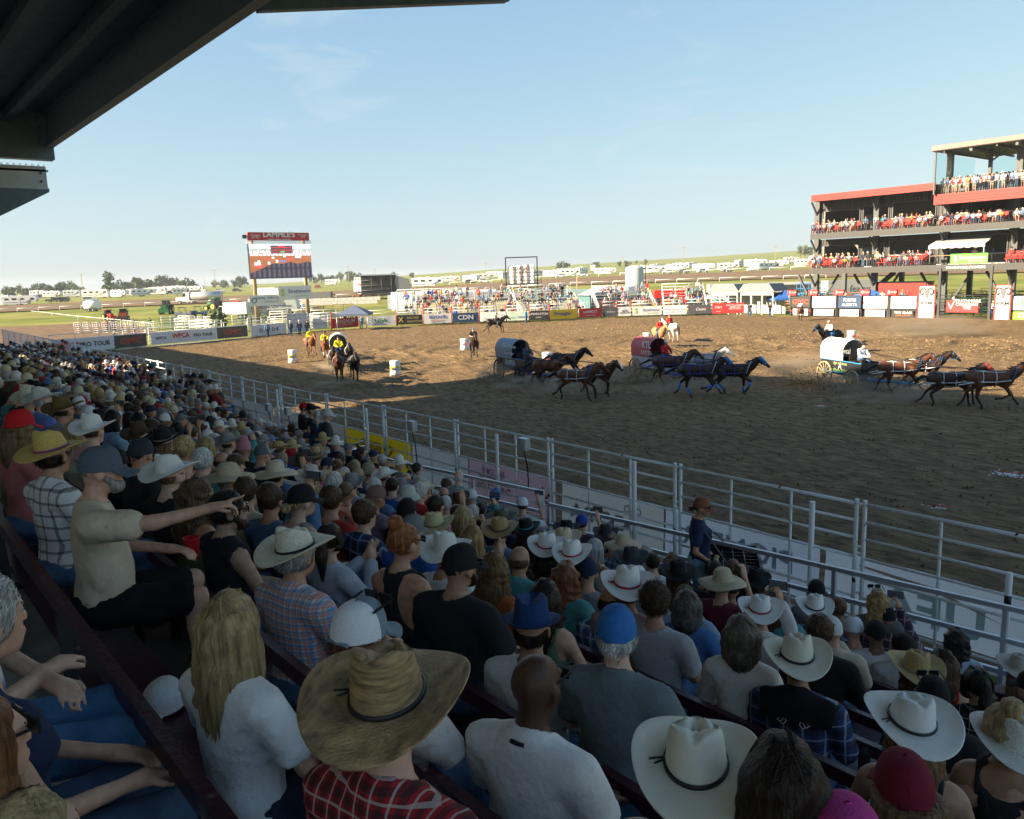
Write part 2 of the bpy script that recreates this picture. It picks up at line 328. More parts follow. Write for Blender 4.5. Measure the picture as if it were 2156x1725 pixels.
    for sg in(-1,1):
        if st: h,k,a=(.085*sg,0,.93),(.1*sg,.03,.50),(.11*sg,-.01,.085)
        elif pose=='ride': h,k,a=(.1*sg,.0,.5),(.30*sg,.2,.24),(.31*sg,.05,-.17)
        elif pose=='drive': h,k,a=(.09*sg,.02,.52),(.15*sg,.40,.48),(.13*sg,.5,.1)
        else: h,k,a=(.09*sg,.02,.525),(.13*sg*q,.44,.52),(.12*sg,.43,.09)
        legs.append((np.array(h),np.array(k),np.array(a)))
    return dict(tr=tr,hd=hd,hc=hc,nb=nb,arms=arms,hands=hands,legs=legs,ua=ua,fa=fa,ha=ha,T=T,S=S_,st=st,dz=dz,q=q,b=b,f=f,sw=sw,pose=pose)
def foot(a,toe=(0,1,0)):
    t=np.array(toe,float); return [cone(a+(0,0,-.01),a+t*.03+np.array((0,0,-.045)),.042,.04,.03),cone(a+t*.0+np.array((0,0,-.05)),a+t*.16+np.array((0,0,-.058)),.038,.03,.03)]
_c={}
def cached(key,fn):
    if key not in _c: _c[key]=fn()
    return _c[key]
def folds(amp,seed):
    """soft drapery: long shallow creases slanting over the cloth"""
    a,b=wob(7,1,seed),wob(9,1,seed+5)
    def f(X):
        p=X[...,2]*34+X[...,0]*11+a(X)*5.; q=X[...,2]*21-X[...,0]*23+X[...,1]*9+b(X)*5.
        return amp*(np.clip(np.sin(p),-.3,1)*.6*np.clip(b(X)*1.5+.4,0,1)+np.clip(np.sin(q),-.3,1)*.6*np.clip(a(X)*1.5+.4,0,1))
    return f
def get_skel(*k): return cached(('sk',)+k,lambda:skel(*k))
def twist(me,sk,yaw):
    """turn the head on the neck"""
    n=len(me.vertices); v=np.empty(n*3,np.float32); me.vertices.foreach_get('co',v); v=v.reshape(-1,3); nb=sk['nb']
    r=np.hypot(v[:,0]-nb[0],v[:,1]-nb[1]-.02); wgt=np.clip((v[:,2]-nb[2]-.01)/.09,0,1)*np.clip((.17-r)/.02,0,1); a=yaw*wgt; x=v[:,0]-nb[0]; y=v[:,1]-nb[1]
    v[:,0]=nb[0]+x*np.cos(a)-y*np.sin(a); v[:,1]=nb[1]+x*np.sin(a)+y*np.cos(a); m2=me.copy(); m2.vertices.foreach_set('co',v.ravel()); m2.update(); return m2
def body_mesh(lod,sex,bulk,pose):
    def mk():
        k=get_skel(sex,bulk,pose); P=list(k['tr'])+list(k['hd'])
        for (s0,e,wr),hn in zip(k['arms'],k['hands']):
            P+=[cone(s0,e,k['ua'],k['fa']*1.05,.03),cone(e,wr,k['fa'],k['ha'],.015)]
            P+=hn if lod<2 else [cone(wr,hn[4][2],.024,.02,.01)]
        for h,kn,a in k['legs']: P+=[cone(h,kn,.085*k['q'],.055,.03),cone(kn,kn*.65+a*.35+np.array((0,-.012,0)),.054,.052,.02),cone(kn*.65+a*.35+np.array((0,-.012,0)),a,.052,.034,.02)]+foot(a)
        hc=k['hc']; mn=[ell(hc+np.array((sg*.031,.108,.008)),(.015,.014,.009)) for sg in(-1,1)] if lod==0 else ()
        return solid(P,VOX[lod],minus=mn,adapt=.25 if lod==0 else .0,mats=[SKIN],name='body')
    return cached(('b',lod,sex,bulk,pose),mk)
def shirt_mesh(lod,sex,bulk,pose,style):
    def mk():
        k=get_skel(sex,bulk,pose); T=k['T']; P=list(k['tr']); mn=[cone(k['nb']-np.array((0,0,.02)),k['nb']+np.array((0,.01,.15)),.066,.075)]; cuts=[]
        if style in('tee','polo','long','button'):
            for (s0,e,wr) in k['arms']:
                d=(e-s0)/np.linalg.norm(e-s0)
                if style in('tee','polo'): P.append(cone(s0,s0+d*.17,k['ua']+.014,k['ua']+.016,.03))
                else: P+=[cone(s0,e,k['ua']+.012,k['fa']+.016,.03),cone(e,e+(wr-e)*.9,k['fa']+.014,k['ha']+.014,.015)]
        elif style=='sleeveless': mn+=[ell(s+np.array((.035*np.sign(s[0]),0,-.03)),(.045,.11,.1)) for s in k['S']]
        elif style=='tank': mn+=[ell(s+np.array((.012*np.sign(s[0]),0,0)),(.075,.13,.15)) for s in k['S']]+[ell(T(0,-.1,1.03),(.1,.09,.09)),ell(T(0,.1,1.03),(.1,.09,.12))]
        elif style=='halter': mn+=[ell(s+np.array((.0,-.06,-.04)),(.115,.12,.22)) for s in k['S']]+[ell(s+np.array((.03*np.sign(s[0]),0,0)),(.07,.13,.13)) for s in k['S']]
        if style in('polo','button'):
            nb=k['nb']; P.append(cone(nb+np.array((0,-.004,-.02)),nb+np.array((0,.0,.018)),.066,.062,.012)); mn=[cone(nb+np.array((0,.03,.0)),nb+np.array((0,.06,.2)),.062,.085)]+mn[1:]
        cuts.append((T(0,0,.47),(0,0,-1)))
        # sleeves end in a clean plane
        D=folds(.0095 if lod==0 else .006,3) if lod<2 else None
        return solid(P,VOX[lod]*1.15,inf=.014,cuts=cuts,minus=mn,disp=D,adapt=.25 if lod==0 else .0,mats=[FAB],name='shirt')
    return cached(('s',lod,sex,bulk,pose,style),mk)
def pants_mesh(lod,sex,bulk,pose,style):
    def mk():
        k=get_skel(sex,bulk,pose); T=k['T']; P=[ell(T(0,0,.54),(.168*k['q'],.128*k['b'],.115),.06)]
        for h,kn,a in k['legs']:
            if style=='shorts': P+=[cone(h,h+(kn-h)*.8,.09*k['q'],.08,.03)]
            elif style=='dress': P+=[cone(h,kn,.1*k['q'],.09,.09)]
            else: P+=[cone(h,kn,.088*k['q'],.066,.03),cone(kn,a+np.array((0,0,.0)),.064,.05,.02)]
        return solid(P,VOX[lod]*1.3,inf=.012,cuts=[(T(0,0,.62),(0,0,1))],disp=folds(.005,9) if lod<2 else None,mats=[DENIM],name='trousers')
    return cached(('p',lod,sex,bulk,pose,style),mk)
def shoes_mesh(lod,sex,bulk,pose):
    def mk():
        k=get_skel(sex,bulk,pose); P=[]
        for h,kn,a in k['legs']: P+=foot(a)
        return solid(P,max(.014,VOX[lod]*1.2),inf=.012,mats=[LEATH],name='shoes')
    return cached(('sh',lod,sex,bulk,pose),mk)
# ---- hair, on the head centre
def hair_mesh(kind,lod,hat=False):
    def mk():
        vx={0:.0085,1:.016,2:.026}[lod]; seed=sum(map(ord,kind)); up=.0
        P=[ell((0,-.012,.028),(.081,.1,.092),.02)]; mn=[ell((0,.115,-.03),(.078,.075,.1))]; cuts=[]; D=wob(45,.004,seed)
        if kind in('short','buzz','gray'):
            t={'buzz':-.004,'short':.004,'gray':.008}[kind]; P=[ell((0,-.012,.028),(.081+t,.1+t,.092+t*1.6),.02)]; cuts=[((0,-.05,-.055),(0,-.35,-1))]; mn+=[ell((sg*.1,.02,-.05),(.03,.035,.06)) for sg in(-1,1)]; D=wob(60,.0035 if kind!='buzz' else .001,seed)
        elif kind=='curly': P=[ell((0,-.015,.04),(.094,.11,.105),.02)]; cuts=[((0,-.05,-.07),(0,-.3,-1))]; D=wob(95,.012,seed)
        elif kind=='balding': P=[ell((0,-.03,-.01),(.083,.088,.06),.02)]; cuts=[((0,0,-.065),(0,-.2,-1))]; mn.append(ell((0,.05,.09),(.075,.12,.07)))
        elif kind=='bob': P+=[cone((-.05,-.045,.0),(-.065,-.04,-.12),.062,.05,.04),cone((.05,-.045,.0),(.065,-.04,-.12),.062,.05,.04),cone((0,-.07,.0),(0,-.08,-.12),.06,.055,.04)]; cuts=[((0,0,-.15),(0,0,-1))]; D=wob(40,.005,seed)
        elif kind=='medium': P+=[cone((-.05,-.045,.0),(-.075,-.06,-.2),.06,.045,.04),cone((.05,-.045,.0),(.075,-.06,-.2),.06,.045,.04),cone((0,-.07,.0),(0,-.1,-.22),.06,.05,.04)]; D=wob(45,.009,seed)
        elif kind in('long','wavy'): P+=[cone((-.045,-.05,.0),(-.08,-.07,-.24),.062,.04,.04),cone((.045,-.05,.0),(.08,-.07,-.24),.062,.04,.04),cone((0,-.07,.0),(0,-.10,-.28),.062,.05,.05)]; D=wob(45,.006 if kind=='long' else .014,seed)
        elif kind=='pony': P+=[ell((0,-.115,.05),(.03,.03,.03),.02),cone((0,-.13,.04),(0,-.16,-.06),.034,.04,.02),cone((0,-.16,-.06),(0,-.14,-.25),.04,.015,.03)]; cuts=[]; mn+=[ell((0,-.02,-.12),(.1,.1,.06))]
        elif kind=='bun': P+=[ell((0,-.06,.14),(.048,.048,.042),.015)]; mn+=[ell((0,-.02,-.12),(.1,.09,.055))]; D=wob(60,.006,seed)
        elif kind=='lowbun': P+=[ell((0,-.125,-.02),(.045,.04,.042),.015)]; mn+=[ell((0,.0,-.14),(.1,.09,.06))]; D=wob(60,.006,seed)
        if hat: cuts=list(cuts)+[((0,-.1,.008),(0,-.13,1))]; P=[(q[:1]+(q[1],q[2]*np.array((.95,.93,1)))+q[3:]) if q[0]=='e' and q[2][0]<.1 else q for q in P]
        if lod==0:
            v,fs=solid(P,vx,cuts=cuts,minus=mn,disp=D,as_arrays=True)
            if kind in('long','wavy','medium','bob','pony'):
                v,fs=add_locks(v,fs,kind,seed,hat)
            elif kind in('short','gray','curly','balding'): v,fs=add_tufts(v,fs,kind,seed,hat)
            return raw_mesh('hair',v,fs,[HAIR])
        return solid(P,vx,cuts=cuts,minus=mn,disp=D,mats=[HAIR],name='hair')
    return cached(('h',kind,lod,hat),mk)
def add_tufts(v,fs,kind,seed,hat):
    """short strands combed back over the scalp"""
    r=np.random.default_rng(seed); V=[v]; F=[]; n0=len(v); pick=v[r.integers(0,len(v),1500)]
    for p in pick:
        nr=p-np.array((0,-.012,.02)); nr/=np.linalg.norm(nr)
        if hat and p[2]>.02: continue
        if p[1]>.06 and p[2]<.03: continue
        dr=np.array((.25*nr[0]+r.normal(0,.25),-.75,-.55+r.normal(0,.2))) if kind!='curly' else r.normal(0,1,3); dr-=nr*(dr@nr)*.8; dr/=np.linalg.norm(dr); sd=np.cross(nr,dr); L_=r.uniform(.02,.042); w_=r.uniform(.0015,.0035); q=[]
        for t in(0,.5,1): c=p+dr*L_*t+nr*(.003+.006*math.sin(t*2.6)); q+=[c-sd*w_*(1-.8*t),c+sd*w_*(1-.8*t)]
        V.append(np.array(q)); F+=[(n0,n0+1,n0+3,n0+2),(n0+2,n0+3,n0+5,n0+4)]; n0+=6
    return np.concatenate(V),list(fs)+[np.array(F,np.int32)]
def add_locks(v,fs,kind,seed,hat=False):
    """thin tapered locks that follow the head and fall down the back"""
    r=np.random.default_rng(seed); L_={'bob':.13,'medium':.22,'long':.31,'wavy':.31,'pony':.0}[kind]; V=[v]; F=[]; n0=len(v); n=950
    for i in range(n):
        th=r.uniform(-2.15,2.15); top=np.array([math.sin(th)*.02,-.02+r.normal(0,.02),.112+r.normal(0,.003)]); out=np.array([math.sin(th),-math.cos(th),0.])
        if kind=='pony':
            if abs(th)<1.2: continue
        pts=[]; ln=L_*r.uniform(.75,1.08); sp=1+.22*r.random(); ph=r.uniform(0,6.3); wa=.014 if kind=='wavy' else .005
        for t in np.linspace(0,1,6): a=t*math.pi*.55; pts.append(top*(1-t)+np.array([0,-.012,.025])*t+np.array([out[0]*.086,out[1]*.104,0])*math.sin(a)+np.array([0,0,.0-.075*t*t]))
        q=pts[-1].copy()
        for j in range(1,9):
            t=j/8.; w_=out*(.018*math.sin(t*3)*sp-.03*t*t); p=q+w_+np.array([wa*math.sin(ph+t*9),wa*math.cos(ph+t*8)-.05*t,-ln*t]); pts.append(p)
        pts=np.array(pts); j0=int(np.argmax(pts[:,2]<.0)) if hat else 0; wd=r.uniform(.0014,.005)*np.concatenate([np.linspace(.6,1,6),np.linspace(1,.25,8)]); sd=np.cross(out,(0,0,1)); 
        A=pts-sd*wd[:,None]; B=pts+sd*wd[:,None]; C=pts+out*(wd[:,None]*.55+.002); A,B,C=A[j0:],B[j0:],C[j0:]; m=len(A); V+=[A,C,B]; b=n0
        for j in range(m-1): F+=[(b+j,b+j+1,b+m+j+1,b+m+j),(b+m+j,b+m+j+1,b+2*m+j+1,b+2*m+j)]
        n0+=3*m
    return np.concatenate(V),list(fs)+[np.array(F,np.int32)]
# ---- hats, on the head centre
def hat_mesh(kind,m):
    def mk():
        b=MB(); n=44; th=np.arange(n)*2*math.pi/n; sx,cy=np.sin(th),np.cos(th)
        if kind.startswith('cowboy'):
            big='wide' in kind; dip='flat' not in kind; h,w=(.108,.11) if not big else (.12,.128); a0,b0=.084,.103; z0=.045; curl=.05 if dip else .028
            def brim(s): # s 0..1
                rr=s*w; x=(a0+rr)*sx; y=(b0+rr*1.06)*cy; z=z0+curl*(np.abs(sx)**1.6)*s**1.8-.018*np.abs(cy)**1.5*s**1.5; x=x*(1-.10*s*s*np.abs(sx)); return np.stack([x,y,z],1)
            rows=[]
            und=np.array([0,0,-.004])
            rows.append(np.stack([a0*.96*sx,b0*.96*cy,np.full(n,z0-.004)],1))
            for s in(.35,.7,.93): rows.append(brim(s)+und)
            rows.append(brim(1.0)+und*.5)
            for s in(.95,.72,.45,.2,.05): rows.append(brim(s)+np.array([0,0,.003]))
            def crown(t): 
                f=1-.10*t-.06*t*t; x=a0*f*sx*(1-.20*t*np.clip(cy,0,1)**1.2); y=b0*f*cy*(1-.06*t*(cy>0)); 
                d=.016*t*np.exp(-((np.abs(th-math.pi)-(math.pi-.62))/.3)**2); x=x-np.sign(sx)*d; z=z0+(h-.02*t*(cy))*t; return np.stack([x,y,z],1)
            for t in(.03,.12,.35,.6,.82,.95): rows.append(crown(t))
            E=crown(1.0)
            for q in(.94,.84,.7,.52,.34,.17,.04):
                x,y=E[:,0]*q,E[:,1]*q; rz=.012*(1-((q-.72)/.3)**2 if q>.42 else 0)
                z=E[:,2]+.010+np.maximum(0,.012-.06*(q-.8)**2*4)-.0-.034*np.exp(-(x/.02)**2)*(1-.25*np.abs(y)/.1)-.03*np.exp(-((np.abs(x)-.05)/.019)**2-((y-.025)/.05)**2)
                z=z*1.0-(.012 if q<.3 else 0)*0; rows.append(np.stack([x,y,np.minimum(z,z0+h+.026)],1))
            b.grid(np.array(rows),closed=True); b.add([tuple(rows[-1].mean(0))],[]); k=b.n-1; c0=(len(rows)-1)*n
            b.f+= [(c0+j,c0+(j+1)%n,k) for j in range(n)]; b.mi+=[0]*n; b.sm+=[True]*n
        elif kind in('cap','trucker'):
            rows=[]; a0,b0=.087,.106
            for t in np.linspace(0,1,9):
                f=math.cos(t*math.pi/2*.985); z=.0+.118*math.sin(t*math.pi/2)**.9; fr=np.where(cy>0,1.0,1.0); seam=1-.006*np.abs(np.cos(3*th))*(t<.95); rows.append(np.stack([a0*f**.8*sx*seam,b0*f**.8*cy*seam-.006*t,z+.018+.012*(cy>0)*cy*math.sin(t*3.1)],1))
            b.grid(np.array(rows),closed=True)
            if kind=='trucker':
                fc=len(b.f); 
                for i in range(fc): 
                    j=i%n
                    if cy[j]<.25: b.mi[i]=1
            else:
                pass
            b.lathe([(.007,.0),(.009,.004),(.005,.008)],8,(0,-.006,.132))
            u=np.linspace(-1.02,1.02,13); R=[]
            for zz in(0,-.006):
                for s in(0,.5,1): R.append(np.stack([(.087+.004*s)*np.sin(u)*(1-.02*s),b0*.985*np.cos(u)+s*.078*np.cos(u*.62)**.6*1.0,np.full(13,.026)-.022*s-.024*np.sin(u)**2*(s*.7+.3)+zz],1))
            R=np.array(R); b.grid(R[:3]); b.grid(R[3:][::-1]); b.grid(np.array([R[2],R[5]])); 
            # strap opening at the back
            b.tube((-.045,-.1,.022),(.045,-.1,.022),.007,6)
        elif kind in('sun','bucket','straw'):
            w={'sun':.125,'bucket':.055,'straw':.14}[kind]; dp={'sun':-.03,'bucket':-.05,'straw':.02}[kind]; h={'sun':.105,'bucket':.1,'straw':.115}[kind]; rows=[]; z0=.05; a0,b0=.087,.105
            def ring(r,z): return np.stack([(a0+r)*sx,(b0+r)*cy,z+0*sx],1)
            rows.append(ring(-.004,z0-.004))
            for s in(.5,1): rows.append(ring(w*s,z0-.004+dp*s*s+.012*s*np.sin(3*th+1)*(kind!='bucket')))
            for s in(1,.6,.25,.02): rows.append(ring(w*s*.99,z0+.002+dp*s*s+.012*s*np.sin(3*th+1)*(kind!='bucket')))
            for t in np.linspace(.1,1,9): f=max(.01,math.cos(t*math.pi/2))**(.45 if kind!='straw' else .3)*(t<.99)+.001; rows.append(np.stack([a0*f*sx,b0*f*cy,z0+h*math.sin(t*math.pi/2)+0*sx],1))
            b.grid(np.array(rows),closed=True)
        elif kind=='fedora':
            rows=[]; z0=.045; a0,b0=.088,.106
            def ring(r,z): return np.stack([(a0+r)*sx,(b0+r)*cy,z],1)
            zb=lambda s:z0+.02*s*s-.03*s*s*np.clip(cy,0,1)
            for s in(0,.6,1): rows.append(ring(.05*s,zb(s)-.004))
            for s in(1,.5,.02): rows.append(ring(.05*s,zb(s)))
            for t in(.1,.4,.7,.93): rows.append(np.stack([a0*(1-.15*t)*sx*(1-.2*t*np.clip(cy,0,1)),b0*(1-.12*t)*cy,z0+.115*t+0*sx],1))
            E=rows[-1]
            for q in(.9,.7,.45,.2,.02): rows.append(np.stack([E[:,0]*q,E[:,1]*q,z0+.118-.03*np.exp(-(E[:,0]*q/.03)**2)+0*sx],1))
            b.grid(np.array(rows),closed=True)
        elif kind=='helmet':
            rows=[]
            for t in np.linspace(0,1,8): f=math.cos(t*math.pi/2*.985)**.6; rows.append(np.stack([.098*f*sx,.118*f*cy,-.01+.135*math.sin(t*math.pi/2)+0*sx],1))
            b.grid(np.array(rows),closed=True); u=np.linspace(-.9,.9,9); b.grid(np.array([np.stack([.09*np.sin(u),.11*np.cos(u)+s*.05,.01-.01*s+0*u],1) for s in(0,1)]))
        me=b.mesh('hat',m if isinstance(m,list) else [m]); return me
    return cached(('hat',kind,str([q.name for q in m] if isinstance(m,list) else m.name)),mk)
def band_mesh(kind,m):
    def mk():
        b=MB(); n=36; th=np.arange(n)*2*math.pi/n
        R=[np.stack([(.0855+o)*np.sin(th)*(1-.02*(z>.01)),(.1045+o)*np.cos(th),.051+z+0*th],1) for o,z in((0,0),(.004,.0),(.004,.011),(0,.012))]
        b.grid(np.array(R),closed=True)
        if 'bow' in kind: b.tube((-.088,.0,.056),(-.125,-.02,.062),.003,5); b.tube((-.088,-.01,.056),(-.12,-.03,.05),.003,5)
        return b.mesh('hat_band',[m])
    return cached(('band',kind,m.name),mk)
def glasses_mesh(top):
    def mk():
        b=MB(); y,z=(.1,.012)
        for s in(-1,1):
            b.box((s*.034,y+.006,z),(.052,.006,.038)); b.box((s*.07,y-.045,z+.008),(.005,.1,.006)); 
        b.box((0,y+.006,z+.008),(.02,.005,.006)); return b.mesh('sunglasses',[BLK])
    return cached(('gl',top),mk)
def eyes_mesh():
    b=MB()
    for s in(-1,1): b.lathe([(.0,-.0105),(.008,-.006),(.0105,0),(.008,.006),(.0,.0105)],10,(s*.031,.0835,.008)); b.box((s*.031,.094,.008),(.008,.003,.008),mi=1); b.tube((s*.016,.0945,.028),(s*.048,.084,.028),.0022,5,mi=1)
    return b.mesh('eyes',[mat('eye white',(.38,.35,.32),rough=.3),mat('dark brow',(.03,.02,.015),rough=.7)])
SKINS=[(.56,.32,.22),(.52,.285,.19),(.46,.24,.15),(.6,.37,.27),(.4,.215,.13)]
def person(loc,rz,head=None,hair=('short',(.03,.02,.014)),shirt=('tee',(.02,.02,.03)),pants=('jeans',(.06,.11,.2)),skin=None,pose='lap',bulk=1.0,sex='m',lod=1,label='person',group=None,hy=0.,glasses=None,beard=None,scale=1.0,cat='person',smat=None,shoes=True,legs=True):
    root=thing('person',label,cat,loc,rz,group); root.scale=(scale,)*3
    sk=get_skel(sex,bulk,pose); hyq=round(hy/.2)*.2
    bm=body_mesh(lod,sex,bulk,pose)
    if abs(hyq)>.01: bm=cached(('tw',lod,sex,bulk,pose,round(hyq,2)),lambda:twist(bm,sk,hyq))
    ob('body',bm,root,skin or random.choice(SKINS))
    if shirt:
        sm=shirt_mesh(lod,sex,bulk,pose,shirt[0])
        o=ob('shirt',sm,root,tuple(min(.8,q*1.2+.006) for q in shirt[1]))
        M_=smat or (shirt[2] if len(shirt)>2 else None)
        if M_: o.material_slots[0].link='OBJECT'; o.material_slots[0].material=M_
    if legs:
        o=ob({'shorts':'shorts','dress':'skirt'}.get(pants[0],'trousers'),pants_mesh(lod,sex,bulk,pose,pants[0]),root,pants[1])
        if shoes: ob('shoes',shoes_mesh(min(2,lod+1),sex,bulk,pose),root)
    nb,hc=sk['nb'],sk['hc']; d=hc-nb; c,s=math.cos(hyq),math.sin(hyq); hp=(nb[0]+d[0]*c-d[1]*s,nb[1]+d[0]*s+d[1]*c,hc[2])
    if hair and hair[0]!='bald': ob('hair',hair_mesh(hair[0],lod,bool(head) and lod<2),root,hair[1],hp,(0,0,hyq))
    if lod==0:
        b=cached(('eyes',),lambda:eyes_mesh()); ob('eyes',b,root,None,hp,(0,0,hyq))
    if beard: ob('beard',cached(('beard',lod),lambda:solid([ell((0,.062,-.085),(.045,.045,.04),.03),cone((-.062,.02,-.03),(-.03,.07,-.08),.016,.024,.02),cone((.062,.02,-.03),(.03,.07,-.08),.016,.024,.02)],.009 if lod==0 else .02,disp=wob(80,.002,2),mats=[HAIR],name='beard')),root,beard,hp,(0,0,hyq))
    if glasses: ob('sunglasses',glasses_mesh(0),root,None,hp if glasses!='up' else (hp[0],hp[1],hp[2]+.075),(0 if glasses!='up' else .15,0,hyq))
    if head:
        kd,hcold=head[0],head[1]; m=head[2] if len(head)>2 and head[2] else {'cap':CAPM,'trucker':[CAPM,MESHW],'sun':STRAW,'straw':STRAW,'bucket':CAPM,'fedora':CAPM,'helmet':OBJP}.get(kd,FELT)
        h=ob('hat',hat_mesh(kd,m),root,hcold,(hp[0],hp[1],hp[2]+{'cap':-.012,'trucker':-.012,'helmet':.0}.get(kd,.0)),(-.06 if 'cow' not in kd else .1,0,hyq))
        if 'cow' in kd: q=sum(map(ord,label))%97/97.; h.scale=(1+.06*(q-.5),1.0-.05*(q-.5),.9+.22*((q*7)%1)); h.rotation_euler[2]+=.2*(((q*13)%1)-.5); h.rotation_euler[1]=.1*(((q*29)%1)-.5) if 'wide' not in kd else 0
        if len(head)>3 and head[3] and lod<2: ob('hat_band',band_mesh('bow' if lod==0 else 'plain',OBJP),h,head[3])
    return root
# ------------------------------------------------------------------ horses
def hide(name,col,pts=(.012,.009,.008),z0=.45,z1=.85):
    if name in MATS: return MATS[name]
    m=mat(name,col,rough=.5,var=.28,vs=2.2,spec=.25); t=m.node_tree; n=t.nodes; l=t.links; b=n['Principled BSDF']; s=b.inputs['Base Color'].links[0].from_socket
    c=n.new('ShaderNodeTexCoord'); x=n.new('ShaderNodeSeparateXYZ'); l.new(c.outputs['Object'],x.inputs[0]); r=n.new('ShaderNodeMapRange'); l.new(x.outputs[2],r.inputs['Value']); r.inputs['From Min'].default_value=z0; r.inputs['From Max'].default_value=z1
    mi=n.new('ShaderNodeMix'); mi.data_type='RGBA'; l.new(r.outputs[0],mi.inputs['Factor']); mi.inputs['A'].default_value=(*pts,1); l.new(s,mi.inputs['B']); l.new(mi.outputs['Result'],b.inputs['Base Color']); return m
HIDES={'bay':hide('bay hide',(.11,.042,.02)),'dark':hide('dark bay hide',(.032,.017,.012)),'brown':hide('brown hide',(.06,.028,.016)),'black':hide('black hide',(.014,.011,.011)),'chestnut':hide('chestnut hide',(.2,.075,.027),(.12,.05,.02)),'palomino':hide('palomino hide',(.36,.2,.09),(.4,.32,.22)),'grey':hide('grey hide',(.34,.34,.35),(.07,.07,.075)),'white':hide('white horse hide',(.62,.6,.56),(.35,.33,.3))}
MANE=mat('mane hair',obj=True,rough=.5,var=.4,vs=20,stretch=(1,1,.2),bump=.5,bs=60)
GAITS={ # forearm,cannon,pastern | gaskin,cannon,pastern as swings forward in degrees
 'a':((42,26,40),(30,-62,-85),(-52,-18,-45),(-8,28,15)),
 'b':((2,-4,35),(62,-15,-40),(-38,48,10),(-58,-22,-55)),
 'c':((58,8,10),(20,6,38),(-62,-30,-60),(-45,20,-30)),
 'stand':((2,0,28),(-2,0,28),(-30,4,28),(-26,2,28)),
 'walk':((22,6,30),(-8,-22,-20),(-22,12,28),(-42,-8,10))}
def leg_pts(fore,ang,sx):
    st=np.array((sx*.13,.46,.98)) if fore else np.array((sx*.15,-.46,.98)); P=[st]
    for L_,a in zip((.43,.31,.15) if fore else (.47,.40,.15),ang): a=rad(a); P.append(P[-1]+np.array((0,math.sin(a),-math.cos(a)))*L_)
    return P
def horse_geo(gait,neck=0.):
    def mk():
        P=[ell((0,-.02,1.24),(.27,.62,.305),.1),ell((0,.47,1.2),(.225,.3,.34),.1),ell((0,-.6,1.28),(.26,.37,.31),.1),cone((0,.5,1.47),(0,.0,1.46),.095,.08,.1),cone((0,.62,1.32),(0,.86,1.5),.23,.185,.12)]
        A=GAITS[gait]; pol=np.array((0,1.22,1.80+neck)); mz=pol+np.array((0,.40,-.33)); 
        P+=[cone((0,.82,1.46),pol+np.array((0,-.04,-.02)),.185,.115,.09),cone(pol,pol+np.array((0,.16,-.12)),.105,.1,.05),cone(pol+np.array((0,.12,-.09)),mz,.095,.062,.04),ell(mz+np.array((0,.01,-.01)),(.058,.07,.06),.03),ell(pol+np.array((0,.1,-.14)),(.068,.1,.11),.05)]
        for s in(-1,1): P+=[cone(pol+np.array((s*.05,-.01,.07)),pol+np.array((s*.065,.01,.19)),.032,.008,.02),ell(pol+np.array((s*.088,.16,-.06)),(.014,.028,.022),.01)]
        legs=[]
        for i,(fore,sx) in enumerate(((1,-1),(1,1),(0,-1),(0,1))):
            q=leg_pts(fore,A[i],sx); legs.append(q)
            if fore: P+=[cone((sx*.15,.5,1.22),q[0],.16,.105,.1),cone(q[0],q[1],.095,.055,.04),cone(q[1],q[2],.052,.036,.02),cone(q[2],q[3],.042,.044,.02)]
            else: P+=[cone((sx*.14,-.62,1.25),q[0],.23,.15,.1),cone(q[0],q[1],.13,.056,.05),cone(q[1],q[2],.058,.038,.02),cone(q[2],q[3],.044,.046,.02)]
        lo=min(q[3][2] for q in legs)-.09
        v,fs=solid(P,.03,as_arrays=True); v[:,2]-=lo
        me=raw_mesh('horse_body',v,fs,[HIDES['bay']])
        H=[]
        for q in legs:
            d=q[3]-q[2]; d=d/np.linalg.norm(d); H.append(cone(q[3]+d*.0,q[3]+d*.075,.048,.064,.0))
        hoof=[]
        for h_ in H: v,fs=solid([h_],.02,as_arrays=True); v[:,2]-=lo; hoof.append(raw_mesh('hoof',v,fs,[LEATH]))
        M_=[cone(pol+np.array((0,-.02,.09)),np.array((0,.68,1.60)),.035,.05,.02)]+[cone(pol*(1-t)+np.array((0,.7,1.56))*t+np.array((0,-.03,.08)),pol*(1-t)+np.array((0,.7,1.56))*t+np.array((.03,-.2,.10+.05*math.sin(t*9))),.04,.012,.02) for t in np.linspace(0,1,7)]+[cone(pol+np.array((0,.04,.1)),pol+np.array((0,.15,.02)),.03,.02,.02)]
        v,fs=solid(M_,.02,disp=wob(40,.008,4),as_arrays=True); v[:,2]-=lo; mane=raw_mesh('mane',v,fs,[MANE])
        run=gait in'abc'
        T_=[cone((0,-.9,1.36),(0,-1.12,1.34 if run else 1.2),.05,.06,.03),cone((0,-1.12,1.34 if run else 1.2),(.04,-1.62 if run else -1.16,1.08 if run else .6),.075,.03,.05)]
        v,fs=solid(T_,.022,disp=wob(34,.012,5),as_arrays=True); v[:,2]-=lo; tail=raw_mesh('tail',v,fs,[MANE])
        legs=[[p-np.array((0,0,lo)) for p in q] for q in legs]
        return me,hoof,mane,tail,legs,pol-np.array((0,0,lo)),lo
    return cached(('horse',gait,neck),mk)
def ringy(b,y,cz,rx,rz,r,tilt=0,n=18,mi=0):
    P=[(rx*math.cos(t),y+tilt*math.sin(t),cz+rz*math.sin(t)) for t in np.arange(n+1)*2*math.pi/n]; b.path(P,r,5,mi)
